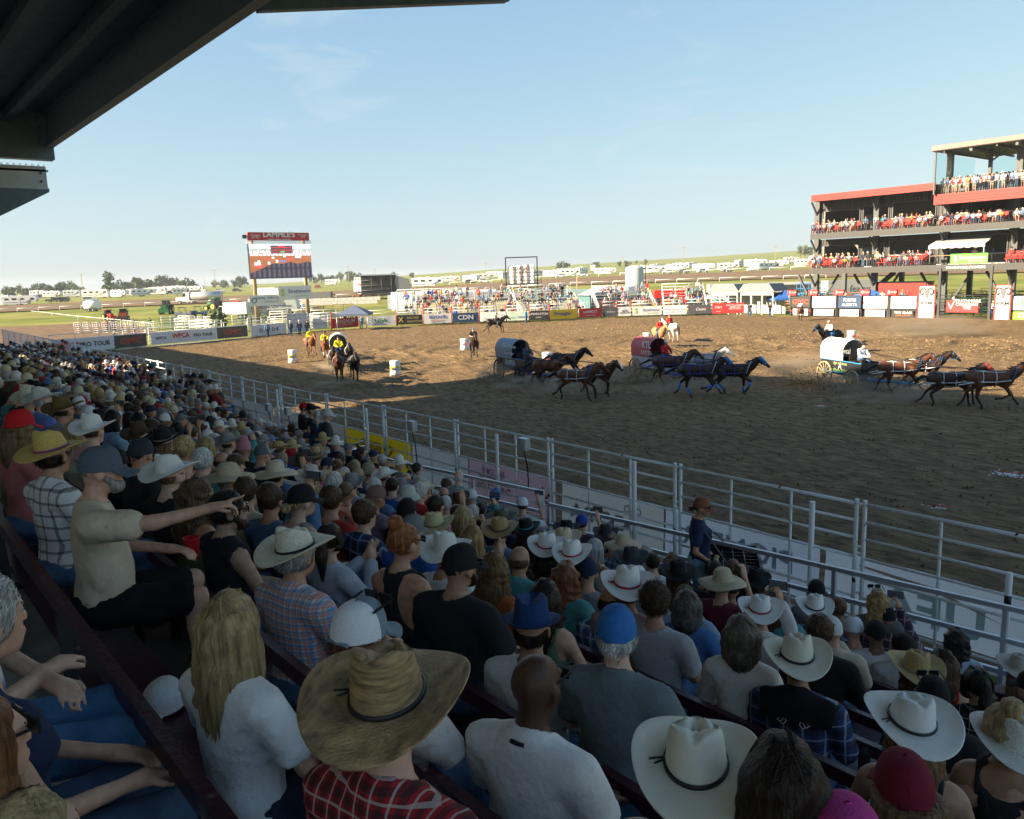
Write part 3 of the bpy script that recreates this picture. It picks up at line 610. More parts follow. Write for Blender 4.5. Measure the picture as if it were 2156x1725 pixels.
def horse(loc,rz,gait,coat,label,mane=(.012,.01,.01),neck=0.,harness=None,trim=(.75,.78,.8),hood=None,wraps=None,saddle=None,blaze=False,group=None,bridle=(.02,.018,.016)):
    root=thing('horse',label,'horse',loc,rz,group); me,hoof,mn,tl,legs,pol,lo=horse_geo(gait,neck)
    o=ob('body',me,root); o.material_slots[0].link='OBJECT'; o.material_slots[0].material=HIDES[coat]
    [ob('hoof',h_,root) for h_ in hoof]; ob('mane',mn,root,mane); ob('tail',tl,root,mane)
    b=MB(); y,z=pol[1],pol[2]
    for t in(.15,.62): c=pol+np.array((0,.40,-.33))*t; b.path([(c[0]+.098*(1-.35*t)*math.cos(a),c[1]+.06*math.sin(a),c[2]+.098*math.sin(a)) for a in np.arange(13)*math.pi/6],.013,5)
    for s in(-1,1): b.tube((s*.1,y+.05,z+.02),(s*.075,y+.26,z-.2),.011,5); b.tube((s*.07,y+.27,z-.21),(s*.2,y-.55,z-.38),.009,5)
    b.build('bridle',OBJP,root,bridle)
    if hood:
        h=[cone(pol+np.array((0,.02,.01)),pol+np.array((0,.24,-.2)),.105,.088,.03),ell(pol+np.array((.1,.16,-.06)),(.03,.05,.05),.02),ell(pol+np.array((-.1,.16,-.06)),(.03,.05,.05),.02)]
        k=('hood',round(z,2),round(y,2)); hm=cached(k,lambda:solid(h,.02,inf=.014,mats=[OBJP],name='blinker_hood')); ob('blinker_hood',hm,root,hood)
    if blaze: b=MB(); b.beam(pol+np.array((0,.16,.045)),pol+np.array((0,.44,-.26)),.06,.03); b.build('blaze',WHITE,root)
    if harness:
        zo=-lo
        b=MB(); P=[(.27*math.cos(t),.66+.12*math.sin(t),zo+1.36+.34*math.sin(t)) for t in np.arange(21)*math.pi/10]; b.path(P,.05,7); b.build('collar',OBJP,root,(.02,.02,.025))
        b=MB(); b.path([(p[0]*1.04,p[1]+.06,p[2]) for p in P],.024,6); b.build('hames',OBJP,root,trim)
        b=MB(); ringy(b,.12,zo+1.23,.285,.325,.02); ringy(b,-.35,zo+1.25,.28,.31,.018)
        for s in(-1,1): b.path([(s*.29,.62,zo+1.2),(s*.3,.1,zo+1.13),(s*.3,-.6,zo+1.12),(s*.26,-1.25,zo+1.0)],.022,5); b.path([(s*.12,.6,zo+1.52),(s*.13,.1,zo+1.5),(s*.13,-.6,zo+1.55),(s*.05,-.92,zo+1.42)],.014,5); b.path([(s*.28,-.35,zo+1.15),(s*.3,-.8,zo+1.12),(s*.1,-1.0,zo+1.1)],.018,5)
        b.build('harness',OBJP,root,harness)
    if wraps:
        for q in legs:
            b=MB(); b.tube(q[1]*.85+q[2]*.15,q[2],.058,8,.055); b.build('leg_wrap',OBJP,root,wraps)
    if saddle:
        zo=-lo; me=cached(('saddle',round(zo,2)),lambda:solid([ell((0,.12,zo+1.5),(.24,.28,.1),.05),cone((0,.36,zo+1.62),(0,.36,zo+1.66),.05,.045,.05),cone((-.12,-.14,zo+1.6),(.12,-.14,zo+1.6),.05,.05,.05)],.03,inf=.01,mats=[LEATH],name='saddle')); ob('saddle',me,root)
        me=cached(('pad',round(zo,2)),lambda:solid([ell((0,.08,zo+1.33),(.29,.36,.21),.05)],.035,inf=.01,cuts=[((0,0,zo+1.16),(0,0,-1))],mats=[FAB],name='saddle_pad')); ob('saddle_pad',me,root,saddle)
    return root
def back_z(gait,neck=0.): return 1.5-horse_geo(gait,neck)[6]
def rider(hloc,rz,gait,label,neck=0.,**kw):
    a=rz; y=.08; z=back_z(gait,neck)-.58
    return person((hloc[0]-math.sin(a)*y,hloc[1]+math.cos(a)*y,hloc[2]+z if len(hloc)>2 else z),rz,pose='ride',lod=1,label=label,**kw)
# ------------------------------------------------------------------ chuckwagons
def wheel(r,m,parent,loc):
    b=MB(); n=28
    for k,(r0,r1,w_) in enumerate(((r,r-.055,.035),)):
        t=np.arange(n)*2*math.pi/n; R=[np.stack([np.full(n,x),rr*np.cos(t),rr*np.sin(t)],1) for x,rr in((-w_,r0),(w_,r0),(w_,r1),(-w_,r1),(-w_,r0))]; b.grid(np.array(R),closed=True,sm=False)
    o=b.build('wheel',m,parent,None,loc); 
    b=MB()
    for i in range(14): a=i*2*math.pi/14; b.tube((0,.08*math.cos(a),.08*math.sin(a)),(0,(r-.05)*math.cos(a),(r-.05)*math.sin(a)),.02,6)
    b.build('spokes',m,o); b=MB(); b.tube((-.13,0,0),(.13,0,0),.085,12); b.build('hub',m,o); return o
def wagon(loc,rz,label,cover,boxc,wheelc,texts=(),trim=(.3,.5,.8)):
    root=thing('chuckwagon',label,'chuckwagon',loc,rz); WM=mat('wheel paint '+label[:26],wheelc,rough=.6,var=.2,vs=5); BM=mat('wagon box '+label[:26],boxc,rough=.35,var=.1,vs=2,coat=.3)
    w_=.56
    b=MB(); 
    for s in(-1,1): b.box((s*w_,0,1.05),(.035,3.2,.62))
    for y in(-1.6,1.6): b.box((0,y,1.05),(1.08,.035,.62))
    b.box((0,0,.76),(1.08,3.15,.04)); b.build('box',BM,root)
    b=MB(); TM=mat('wagon trim '+label[:26],trim,rough=.4)
    for s in(-1,1): b.box((s*(w_+.022),0,1.345),(.03,3.24,.04)); b.box((s*(w_+.022),0,.77),(.03,3.24,.035))
    b.build('trim',TM,root)
    # arched tarpaulin over the rear half
    n=17; ys=np.linspace(-1.66,.18,7); prof=[(-.6,1.36),(-.62,1.75)]+[(.62*math.cos(t),1.80+.58*math.sin(t)) for t in np.linspace(math.pi*.97,math.pi*.03,n)]+[(.62,1.75),(.6,1.36)]
    b=MB(); R=[[(x,y,z-.025*math.sin((j)*math.pi)*0+.012*math.cos(j*math.pi)*(z>1.6)) for x,z in prof] for j,y in enumerate(ys)]; Ri=[[(x*.972,y,z-.018*(z>1.9)) for x,z in prof] for y in ys]
    b.grid(R); b.grid(np.array(Ri)[::-1]); b.grid([R[0],Ri[0]]); b.grid([Ri[-1],R[-1]]); b.build('tarpaulin',mat('tarp '+label[:26],cover,rough=.6,var=.06,vs=2,bump=.2,bs=4),root)
    b=MB(); b.grid([[(x*.965,-1.6,z) for x,z in prof],[(x*.965,-1.6,1.36) for x,z in prof]]); b.build('rear_cloth',mat('tarp '+label[:26]),root)
    b=MB()
    for y in ys[::3]: b.path([(x*.955,y,z-.02) for x,z in prof],.014,5)
    b.build('bows',ALU,root)
    b=MB(); b.tube((-.62,-1.1,.62),(.62,-1.1,.62),.045,8); b.tube((-.6,1.15,.5),(.6,1.15,.5),.045,8); b.beam((0,-1.2,.6),(0,1.3,.56),.09,.1); b.box((0,1.15,.66),(.9,.14,.1)); b.box((0,-1.1,.7),(.9,.14,.08)); b.tube((0,1.2,.52),(0,4.4,.72),.045,8); b.beam((-.5,1.9,.6),(.5,1.9,.6),.06,.08); b.build('running_gear',TM,root)
    for s in(-1,1): wheel(.62,WM,root,(s*.72,-1.1,.62)); wheel(.5,WM,root,(s*.7,1.15,.5))
    b=MB(); b.box((0,.72,1.36),(.9,.35,.06)); b.box((0,.5,1.5),(.9,.05,.3)); b.box((.3,1.3,1.42),(.2,.2,.2)); b.build('seat',LEATH,root)
    for s,size,c,x,y,z,kw in texts:
        m=mat('print %.2f %.2f %.2f'%c,c,rough=.5)
        text(s,size,m,root,(w_+.045 if z<1.4 else .655,y,z),(rad(90),0,rad(90)),ext=.004,**kw)
    return root
# ------------------------------------------------------------------ ground
def vnoise(nx,ny,c,seed):
    r=np.random.default_rng(seed); gx,gy=int(nx/c)+3,int(ny/c)+3; G=r.normal(0,1,(gx,gy)); x=np.arange(nx)/c; y=np.arange(ny)/c; i=x.astype(int); j=y.astype(int); fx=(x-i); fy=(y-j); fx=fx*fx*(3-2*fx); fy=fy*fy*(3-2*fy)
    a=G[i][:,j]; b=G[i+1][:,j]; c_=G[i][:,j+1]; d=G[i+1][:,j+1]; fx=fx[:,None]; fy=fy[None]
    return (a*(1-fx)+b*fx)*(1-fy)+(c_*(1-fx)+d*fx)*fy
EU=[(-400,-3),(0,-3),(500,-2),(800,5),(1000,12),(1200,18),(1500,25),(1750,32),(2156,30),(2600,26)]   # skyline of the far fields above the eye line
def _az(x,y): # picture column of a direction, used to shape the far land
    z=np.maximum(x*FW[0]+y*FW[1],1e-3); return IW/2+F_PX*(x*RT[0]+y*RT[1])/z/math.cos(rad(PITCH))
def land(x,y):
    """height of the terrain"""
    x=np.asarray(x,float); y=np.asarray(y,float); r=np.hypot(x,y); u=_az(x,y); fwd=(x*FW[0]+y*FW[1])>0
    u=np.where(fwd,np.clip(u,-400,2600),np.where(x>0,2600,-400)); e=np.interp(u,[a for a,_ in EU],[b for _,b in EU]); z3=np.interp(u,[0,500,900,1200,1700],[1.6,2.0,2.9,4.6,5.0])
    sm=lambda a,b: (lambda t:t*t*(3-2*t))(np.clip((r-a)/(b-a),0,1))
    zr=6+1000*e/F_PX
    return -.1+z3*sm(140,300)+(zr-z3)*sm(310,1000)-sm(1050,3000)*40
def spot(u,dist):
    """a place on the land in the direction of picture column u"""
    d=ray(u,607-.0305*u); h=np.hypot(d[0],d[1]); x,y=CP[0]+d[0]/h*dist,CP[1]+d[1]/h*dist; return float(x),float(y),float(land(x,y))
GRASS=mat('grass',(.15,.18,.035),rough=.9,spec=.1,col2=(.22,.2,.06),vs=.05,ramp=(.38,.66),var=.3,bump=1.5,bs=3,detail=9)
FIELD=mat('far field',(.17,.2,.06),rough=.95,spec=.05,col2=(.2,.2,.075),vs=.006,ramp=(.42,.58),var=.12,stretch=(1,3,1))
DIRT=mat('arena dirt',(.118,.079,.042),rough=.95,spec=.05,col2=(.2,.138,.077),vs=2.6,ramp=(.3,.7),var=.42,bump=2.6,bs=5.5,detail=12,stretch=(.5,1.35,1))
TRACK=mat('track dirt',(.17,.115,.072),rough=.95,spec=.08,var=.25,vs=.4,bump=1,bs=3)
rr=np.concatenate([np.linspace(2,140,18),np.linspace(160,420,22),np.geomspace(450,1000,14),np.geomspace(1060,2500,10)]); aa=np.linspace(0,2*math.pi,181)[:-1]
Rg,Ag=np.meshgrid(rr,aa,indexing='ij'); X_,Y_=Rg*np.cos(Ag),Rg*np.sin(Ag); b=MB(); b.grid(np.stack([X_,Y_,land(X_,Y_)],-1)[::-1],closed=True)
nq=len(b.f); b.mi=[1 if (len(rr)-2-i//180)>=40 else 0 for i in range(nq)]
struct('ground',b,[GRASS,FIELD])
ARENA=[(18,9.2),(-84,9.2),(-83.2,14.4),(-88.4,34.8),(-91.8,45),(-90.5,51.1),(-83.8,62.8),(-77.8,70.4),(-75.5,77.7),(-70.9,83.8),(-63.1,91),(-56.8,89.2),(-41.2,92.6),(18,92.6)]
def inside(px_,py_,poly):
    r=np.zeros(px_.shape,bool); n=len(poly)
    for i in range(n):
        (x1,y1),(x2,y2)=poly[i],poly[(i+1)%n]; c=((y1>py_)!=(y2>py_)); xi=(x2-x1)*(py_-y1)/((y2-y1) or 1e-9)+x1; r^=c&(px_<xi)
    return r
BARRELS=[(617,765),(833,793),(978,739),(1362,726),(1152,774),(1792,723)]
st=.3; nx,ny=int(110/st),int(85/st); gx=-93+np.arange(nx)*st; gy=9+np.arange(ny)*st
Hh=.08+.035*vnoise(nx,ny,14,1)+.022*vnoise(nx,ny,3.2,2)+.018*vnoise(nx,ny,1.3,3)+.012*RNG.normal(0,1,(nx,ny))
GX,GY=np.meshgrid(gx,gy,indexing='ij')
for (u,v) in BARRELS[:]:
    cx,cy=g(u,v)
    for ox,oy,r0 in ((1.5,1,4.2),(-1,2.5,6.4),(2,-1,8.5)):
        r=np.hypot(GX-cx-ox,GY-cy-oy); Hh-=.12*np.exp(-((r-r0)/.36)**2)-.09*np.exp(-((r-r0-.75)/.4)**2); Hh-=.1*np.exp(-((r-r0-1.5)/.3)**2)
Hh=np.clip(Hh,.005,.3); b=MB(); idx=np.arange(nx*ny).reshape(nx,ny); q=np.stack([idx[:-1,:-1],idx[1:,:-1],idx[1:,1:],idx[:-1,1:]],-1).reshape(-1,4); cxm=(GX[:-1,:-1]+st/2).ravel(); cym=(GY[:-1,:-1]+st/2).ravel(); q=q[inside(cxm,cym,ARENA)]
ao=ob('arena_ground',raw_mesh('arena_ground',np.stack([GX,GY,Hh],-1).reshape(-1,3),q,[DIRT])); ao['kind']='structure'
# race track: the near left bend and the far straight
b=MB(); tp=[at(u,v)[:2] for u,v in ((-60,662),(150,674),(300,687),(330,700),(160,735),(60,745),(-60,720))]; b.add([(p[0],p[1],.0) for p in tp],[tuple(range(len(tp)))])
A_=[spot(u,d) for u in range(-200,2500,60) for d in (232,262,292)]; A_=np.array(A_).reshape(-1,3,3); A_[...,2]+=.25; b.grid(A_); o=struct('race_track',b,[TRACK])
# white track rails
def rail_run(name,label,pts,h,cat='rail',r=.045,step=1,grp='white rails along the race track'):
    rt_=thing(name,label,cat,tuple(pts[0]),0,grp); p0=np.array(pts[0]); b=MB()
    for a,c in zip(pts[:-1],pts[1:]): b.tube(np.array(a)-p0+(0,0,h),np.array(c)-p0+(0,0,h),r,6)
    b.build('rail',WHITE,rt_); b=MB()
    for a in pts[::step]: b.tube(np.array(a)-p0,np.array(a)-p0+(0,0,h),r*.8,5)
    b.build('posts',WHITE,rt_); return rt_
pp=[(*at(u,v)[:2],-.05) for u,v in ((-40,653),(20,657),(60,663),(110,670),(165,678),(220,684),(270,690),(320,697))]
rail_run('track_rail','white running rail around the near bend of the race track',pp,1.1)
rail_run('track_rail','white running rail along the grass side of the far straight',[spot(u,229) for u in range(-60,1750,45)],1.0,r=.07)
rail_run('track_rail','white running rail on the outer side of the far straight',[spot(u,294) for u in range(900,1750,45)],1.2,r=.09)
# ------------------------------------------------------------------ grandstand
NR=10; RY=lambda k:.87+.735*k; RZ=lambda k:max(1.46,5.29-.372*RY(k)-1.24)
CONC=mat('stand concrete',(.45,.45,.44),rough=.85,var=.2,vs=3,bump=.3,bs=30); MAROON=mat('maroon bench paint',(.05,.014,.026),rough=.32,spec=.5,col2=(.16,.12,.13),vs=5,ramp=(.67,.74),var=.2,bump=.15,bs=40)
b=MB()
for k in range(-5,NR): b.box((-32,RY(k)+.02,RZ(k)-1.0),(100,.735,2.0))
b.box((-32,7.6,.75),(100,1.7,1.5)); struct('grandstand_floor',b,[CONC]); b=MB(); b.box((-32,9.5,.45),(100,2.1,.9)); struct('apron',b,[mat('weedy apron',(.2,.17,.12),rough=.95,col2=(.07,.11,.025),vs=1.6,ramp=(.5,.62),bump=1.5,bs=12)])
b=MB(); b.box((-32,10.66,.44),(100,.22,.88)); b.box((-50,9.5,.95),(50,2.0,.9)); struct('retaining_wall',b,[mat('wall concrete',(.3,.29,.27),rough=.85,var=.2,vs=2)])
ROWN=['behind the near rail at the bottom left','with the tan palm hat','with the blonde in the white shirt','with the man in the checked shirt','with the embroidered yoke shirt','with the pointing man ahead','with the two white hats','third from the front of the stand','second from the front of the stand','just behind the front row','at the very front of the stand']
for k in range(-1,NR):
    for si,(x0,x1) in enumerate(((-60,-30.2),(-30,-12.2),(-12,9))):
        t=thing('bench','maroon bench %s, %s'%(ROWN[k+1],('far stretch','middle stretch','near stretch')[si]),'bench',((x0+x1)/2,RY(k),RZ(k)),0,'maroon benches in the grandstand'); Lb=x1-x0
        b=MB(); b.box((0,-.02,.435),(Lb,.33,.03)); b.box((0,.135,.405),(Lb,.02,.05)); b.build('seat',MAROON,t)
        b=MB(); b.box((0,-.26,.88),(Lb,.045,.075)); b.build('backrest',MAROON,t)
        if 'BRK' not in globals(): b=MB(); b.beam((0,-.26,.85),(0,-.24,.02),.05,.05); b.box((0,-.05,.4),(.05,.4,.04)); b.box((0,0,.2),(.05,.05,.38)); BRK=b.mesh('bracket',STEEL)
        for x in np.arange(-Lb/2+.4,Lb/2,1.9): ob('bracket',BRK,t,None,(x,0,0))
# stand roof overhead: deck, purlins, front girder, end girder, cantilevered bay
BOUNCE_WHITE=mat('white bounce panel',(.78,.78,.77),rough=.6); ROOFM=mat('roof deck steel',(.08,.115,.145),rough=.55,metal=.2,var=.2,vs=1.5); GIRD=mat('girder paint',(.13,.18,.215),rough=.5,var=.1,vs=2,bump=.1,bs=20)  # first material: unseen white surfaces added to bounce light onto the crowd
XE=-46.4; YF=9.0; ZF=12.84
b=MB(); b.box((-20.4,3.6,ZF+1.70),(52,10.6,.12)); struct('grandstand_roof',b,[ROOFM]); b=MB(); b.box((-20.4,-8.9,ZF+1.66),(52,14.3,.12)); struct('unseen_bounce_ceiling',b,[BOUNCE_WHITE])  # rear half white to bounce light; unseen right end cut short for sky light
t=thing('roof_frame','dark steel roof frame over the grandstand with front girder and purlins','roof frame',(XE,0,ZF)); 
b=MB(); b.prism([(YF-.16,.0),(YF+.2,.0),(YF+.2,.12),(YF+.06,.12),(YF+.06,1.5),(YF+.2,1.5),(YF+.2,1.62),(YF-.2,1.62),(YF-.2,1.5),(YF-.06,1.5),(YF-.06,.12),(YF-.16,.12)],.35,52,ax=0); b.build('front_girder',GIRD,t)
for i,y in enumerate((7.3,5.4,3.3,1.0,-1.5)):
    b=MB(); b.box((26,y,1.36),(51,.26,.5)); b.box((26,y,1.09),(51,.4,.05)); b.build('purlin',ROOFM,t)
b=MB(); b.box((.15,1.57,.75),(.3,15.3,2.6)); b.box((.15,1.5,-.56),(.6,15.3,.07)); b.box((.15,1.35,2.07),(.6,14.9,.06)); b.build('end_girder',GIRD,t)
b=MB(); b.box((-.02,1.2,-1.4),(.2,15.2,1.05)); b.box((-.02,1.2,-1.95),(.34,15.3,.06)); b.box((-.02,1.2,-1.08),(.2,15.4,.1)); b.build('lower_girder',mat('pale girder',(.55,.57,.57),rough=.5,var=.08,vs=1),t)
b=MB()
for z in (-1.2,-1.6): b.tube((.08,8.55,z),(.16,8.55,z),.05,8); 
for z in (.4,.9,1.4): b.tube((.3,8.65,z),(.38,8.65,z),.05,8)
b.build('bolts',STEEL,t)
b=MB()
for i in range(26): y=2+i*.26; b.tube((.05,y,-.78),(.05,y+.13,-.98),.012,4); b.tube((.05,y+.13,-.98),(.05,y+.26,-.78),.012,4)
b.build('netting',STEEL,t)
b=MB(); b.prism([(8.75,-2.02),(8.75,-2.14),(6.6,-3.3),(-6,-6.4),(-6,-2.02)],-.3,.6,ax=0); b.build('soffit',GIRD,t)
b=MB(); b.beam((25.3,YF+.25,.21),(25.3,17.5,1.88),.3,.42); b.beam((25.4,YF+.25,.5),(25.4,17.6,2.17),.6,.1); b.box((37,13.4,1.45),(23,8.8,.08),R=np.array(Euler((math.atan2(1.67,8.3),0,0)).to_matrix())); b.build('canopy_bay',ROOFM,t)
b=MB(); b.box((-20.4,-16,7.5),(53,.3,15)); struct('sun_blocking_rear_wall',b,[BOUNCE_WHITE])  # unseen wall added to block the low sun, white to bounce light forward
b=MB(); b.box((-80,-6,9.2),(66,21,.3)); b.box((-80,-16.2,4.6),(66,.3,9.2)); struct('unseen_lower_roof',b,[BOUNCE_WHITE])  # unseen slab and wall shaped to shade the far left; white bounces light
# ------------------------------------------------------------------ arena fence: welded pipe panels
PF_Y=10.65; PL=3.22; PZ=2.72; ROFF=(0,.25,.5,.78,1.06,1.36,1.68)
proto=None; gates=[(-5.42+PL*(1-i)) for i in range(-1,17)]
FL=['cut by the right edge of the frame','with the grey lettered banner and the taped post','carrying the white banner with green letters','behind the drinks vendor','with the cream banner, left of the vendor','with the dusty pink banner','with the plain grey banner','carrying the right half of the yellow banner','carrying the left half of the yellow banner','behind the man in the red cap','just left of the man in the red cap']
for i,x1 in enumerate(gates):
    lab='white pipe arena fence panel '+(FL[i] if i<len(FL) else 'in the far stretch of the fence')
    if proto is None:
        proto=thing('pipe_fence',lab,'fence',(x1,PF_Y,PZ),0,'white pipe panels of the arena fence')
        for o_ in ROFF: b=MB(); b.tube((-PL+.09,0,-o_),(-.09,0,-o_),.021 if o_ else .026,8); b.build('rail',PIPEW,proto)
        for px_,top in ((-PL+.06,.06),(-PL*.665,0),(-PL*.335,0),(-.06,.06)): b=MB(); b.tube((px_,0,-1.83),(px_,0,top),.03 if top else .021,8); b.build('post',PIPEW,proto)
        b=MB()
        for z in(.0,-.62,-.72,-1.3): b.box((-.0,0,z),(.1,.03,.025))
        b.build('hinge',PIPEW,proto)
    else: copy_thing(proto,(x1,PF_Y,PZ),0,lab)
for i,(x,y,zt) in enumerate(((-3.4,10.3,2.36),(-5.95,10.3,2.72),(-9.35,10.35,2.75),(-13.2,10.35,2.72),(-18.6,10.3,2.7),(-24.2,10.3,2.7))):
    t=thing('fence_post','tall round white post '+('with black tape near the right edge','right of the drinks vendor','beside the pink banner','with a grey box beside the yellow banner','left of the man in the red cap','in the far part of the arena fence')[i],'post',(x,y,.9),0,'tall round posts inside the arena fence'); b=MB(); b.tube((0,0,0),(0,0,zt-.9),.038,12); b.build('pipe',PIPEW,t)
    if i==0: b=MB(); b.tube((0,0,zt-.9-.42),(0,0,zt-.9-.28),.0395,12); b.build('tape',BLK,t)
# banners tied to the arena side of the fence, seen from behind
def fence_banner(x0,x1,label,col,texts,z0=1.06,z1=1.94,mirror=True):
    t=thing('banner',label,'banner',((x0+x1)/2,PF_Y+.06,(z0+z1)/2),0,'banners tied along the arena fence'); m=cloth_mat('banner cloth %.2f %.2f %.2f'%col,col); n=24; b=MB(); P=[]
    w_,h_=x1-x0,z1-z0
    f=lambda x,z:.012*math.sin(x*5+z*3)+.008*math.sin(x*11-z*7)
    b.grid([[(x,f(x,z),z) for x in np.linspace(-w_/2,w_/2,n)] for z in np.linspace(-h_/2,h_/2,6)]); b.build('cloth',m,t)
    for s,size,c,x,z,kw in texts:
        c=tuple(.33*a_+.67*b__ for a_,b__ in zip(c,col)); o=text(s,size*.78,cloth_mat('faint print %.2f %.2f %.2f'%c,c),t,(x,-.026,z),ext=.002,**kw)
        if mirror: o.scale=(-o.scale[0],1,1)
    return t
gray=(.42,.44,.47); wht=(.5,.53,.58)
fence_banner(-3.05,.6,'pale banner with faint grey reversed lettering at the right end of the fence',(.56,.56,.53),[('SR',.75,(.28,.3,.32),-.1,.1,dict(bold=.02)),('pm',.4,(.3,.31,.33),-.55,-.33,{})])
fence_banner(-5.95,-3.1,'white banner with pale green reversed letters and a red swoosh',(.74,.76,.8),[('UFA',.8,(.42,.6,.54),.1,-.1,dict(bold=.02,sx=1.2))])
b=MB(); b.add([(-.9,0,.3),(.1,0,.22),(1.0,0,.02),(.1,0,.28),(-.9,0,.33)],[(0,1,3,4),(1,2,3)]); sw=b.build('swoosh',mat('faint red print',(.55,.36,.33)),[o for o in bpy.data.objects if o.name.startswith('banner')][-1],None,(0,-.03,0))
fence_banner(-8.95,-6.05,'pale blue banner with large blue reversed letters behind the drinks vendor',(.68,.7,.78),[('PIONEER',.62,(.25,.3,.44),0,.05,dict(bold=.02,sx=1.1)),('www.tap',.2,(.3,.34,.45),-.4,-.38,{})])
fence_banner(-11.6,-9.0,'cream banner with faint red reversed block letters and truck outline',(.6,.58,.54),[('XXTRA',.5,(.42,.3,.27),-.2,-.1,dict(bold=.03,sx=1.3)),('o-o',.4,(.35,.35,.35),.6,.25,{})])
fence_banner(-14.7,-11.8,'dusty pink banner with reversed words BECOME A PART OF',(.5,.33,.37),[('BECOME\nA PART OF\nTHE ACTION',.27,(.27,.15,.18),-.55,.05,dict(bold=.01)),('*',1.6,(.48,.4,.42),1.1,-.3,{})])
fence_banner(-17.1,-14.75,'plain grey banner tied left of the pink one',(.5,.5,.49),[])
fence_banner(-20.6,-17.15,'bright yellow banner with faint green lettering',(.62,.43,.02),[('SUPER',.7,(.4,.36,.05),0,0,dict(bold=.02,sx=1.2))])
fence_banner(-25.5,-20.7,'pale banner with brown reversed letters beyond the yellow one',(.42,.38,.34),[('STRATHMORE',.5,(.3,.22,.2),0,0,{})])
fence_banner(-31,-25.6,'faded cream banner with reversed letters far along the fence',(.44,.42,.38),[('STAMPEDE',.5,(.34,.25,.22),0,0,{})])
fence_banner(-38,-31.1,'faded mauve banner far along the fence',(.36,.3,.32),[])
# inner hand rail, aluminium square tube
ir=thing('hand_rail','aluminium three bar hand rail along the front of the grandstand','rail',(-2.6,8.3,2.72))
zr=lambda x: (x+2.6)*.045 if x>-9.35 else (-.13+(x+9.35)*.045 if x>-14 else -.34)
for o_ in (0,.33,.66):
    for x0,x1 in ((-9.3,4),(-14,-9.42),(-24,-14)): b=MB(); b.beam((x0+2.6,0,zr(x0)-o_),(x1+2.6,0,zr(x1 if x1!=-9.42 else -9.42)-o_),.042,.05); b.build('rail',ALU,ir)
b=MB(); b.box((-8,.03,-1.13),(27,.03,.2)); b.build('kick_plate',ALU,ir)
for x in (3,.9,-1.3,-2.75,-4.5,-6.2,-7.9,-9.3,-9.45,-11.3,-13.2,-15.4,-18,-21,-24): b=MB(); b.beam((x+2.6,.0,zr(x)-.01),(x+2.6,0,-1.3),.045,.045); b.build('post',ALU,ir)
b=MB(); b.tube((-9.4+2.6,-.1,-.35),(-9.4+2.6,-.1,-.12),.035,10); b.tube((-9.4+2.6,-.1,-.12),(-9.4+2.6,-.1,-.06),.012,8); tag(b.build('water_bottle',mat('bottle plastic',(.3,.5,.5),rough=.2),None,None,(-2.6,8.3,2.72)),'clear water bottle standing on the hand rail step','bottle')
# steel aisle rails in the crowd
for i,(x,y0,y1) in enumerate(((-14.6,2.3,5.6),(-9.6,4.0,6.9),(-16,.6,1.9))):
    z0,z1=5.29-.372*y0-.25,5.29-.372*y1-.25; t=thing('aisle_rail','pale steel aisle rail %s'%('running down among the middle rows','near the lower middle rows','beside the man with the raised hands')[i],'rail',(x,y0,z0)); b=MB(); b.beam((0,0,0),(0,y1-y0,z1-z0),.05,.05); b.build('rail',ALU,t)
    b=MB(); b.tube((0,.05,0),(0,.05,-.9),.025,8); b.tube((0,y1-y0-.05,z1-z0),(0,y1-y0-.05,z1-z0-.9),.025,8); b.build('posts',ALU,t)
# electrical boxes on the fence posts
for i,(u,v) in enumerate(((1115-0,925-0),(880,873),(568,856),(610,867))):
    p=at(*{0:(1103,935),1:(868,897),2:(566,858),3:(606,866)}[i],1,10.4); t=thing('junction_box','grey electrical box on the fence %s'%('above the pale banner','left of the yellow banner','behind the man in the red cap','near the man in the red cap')[i],'electrical box',tuple(p)); b=MB(); b.box((0,0,0),(.24,.14,.24)); b.build('box',ALU,t); b=MB(); b.box((0,-.08,0),(.2,.02,.2)); b.build('lid',ALU,t); b=MB(); b.path([(0,0,-.15),(.1,0,-.5),(.05,.05,-.9)],.015,5); b.build('cable',BLK,t)
# chain link fence continuing beyond the panels
b=MB(); t=thing('chain_link_fence','grey chain link fence continuing beyond the far end of the white panels','fence',(-62,10.9,1.2)); L_=22
for i in range(150): x=-L_+i*.2; b.tube((x,0,0),(x+1.5,0,1.5),.006,3,cap=False); b.tube((x+1.5,0,0),(x,0,1.5),.006,3,cap=False)
b.build('mesh',ALU,t); b=MB(); b.tube((-L_,0,1.5),(9,0,1.5),.03,6); 
for x in range(-21,9,3): b.tube((x,0,-.6),(x,0,1.55),.035,6)
b.build('frame',ALU,t)
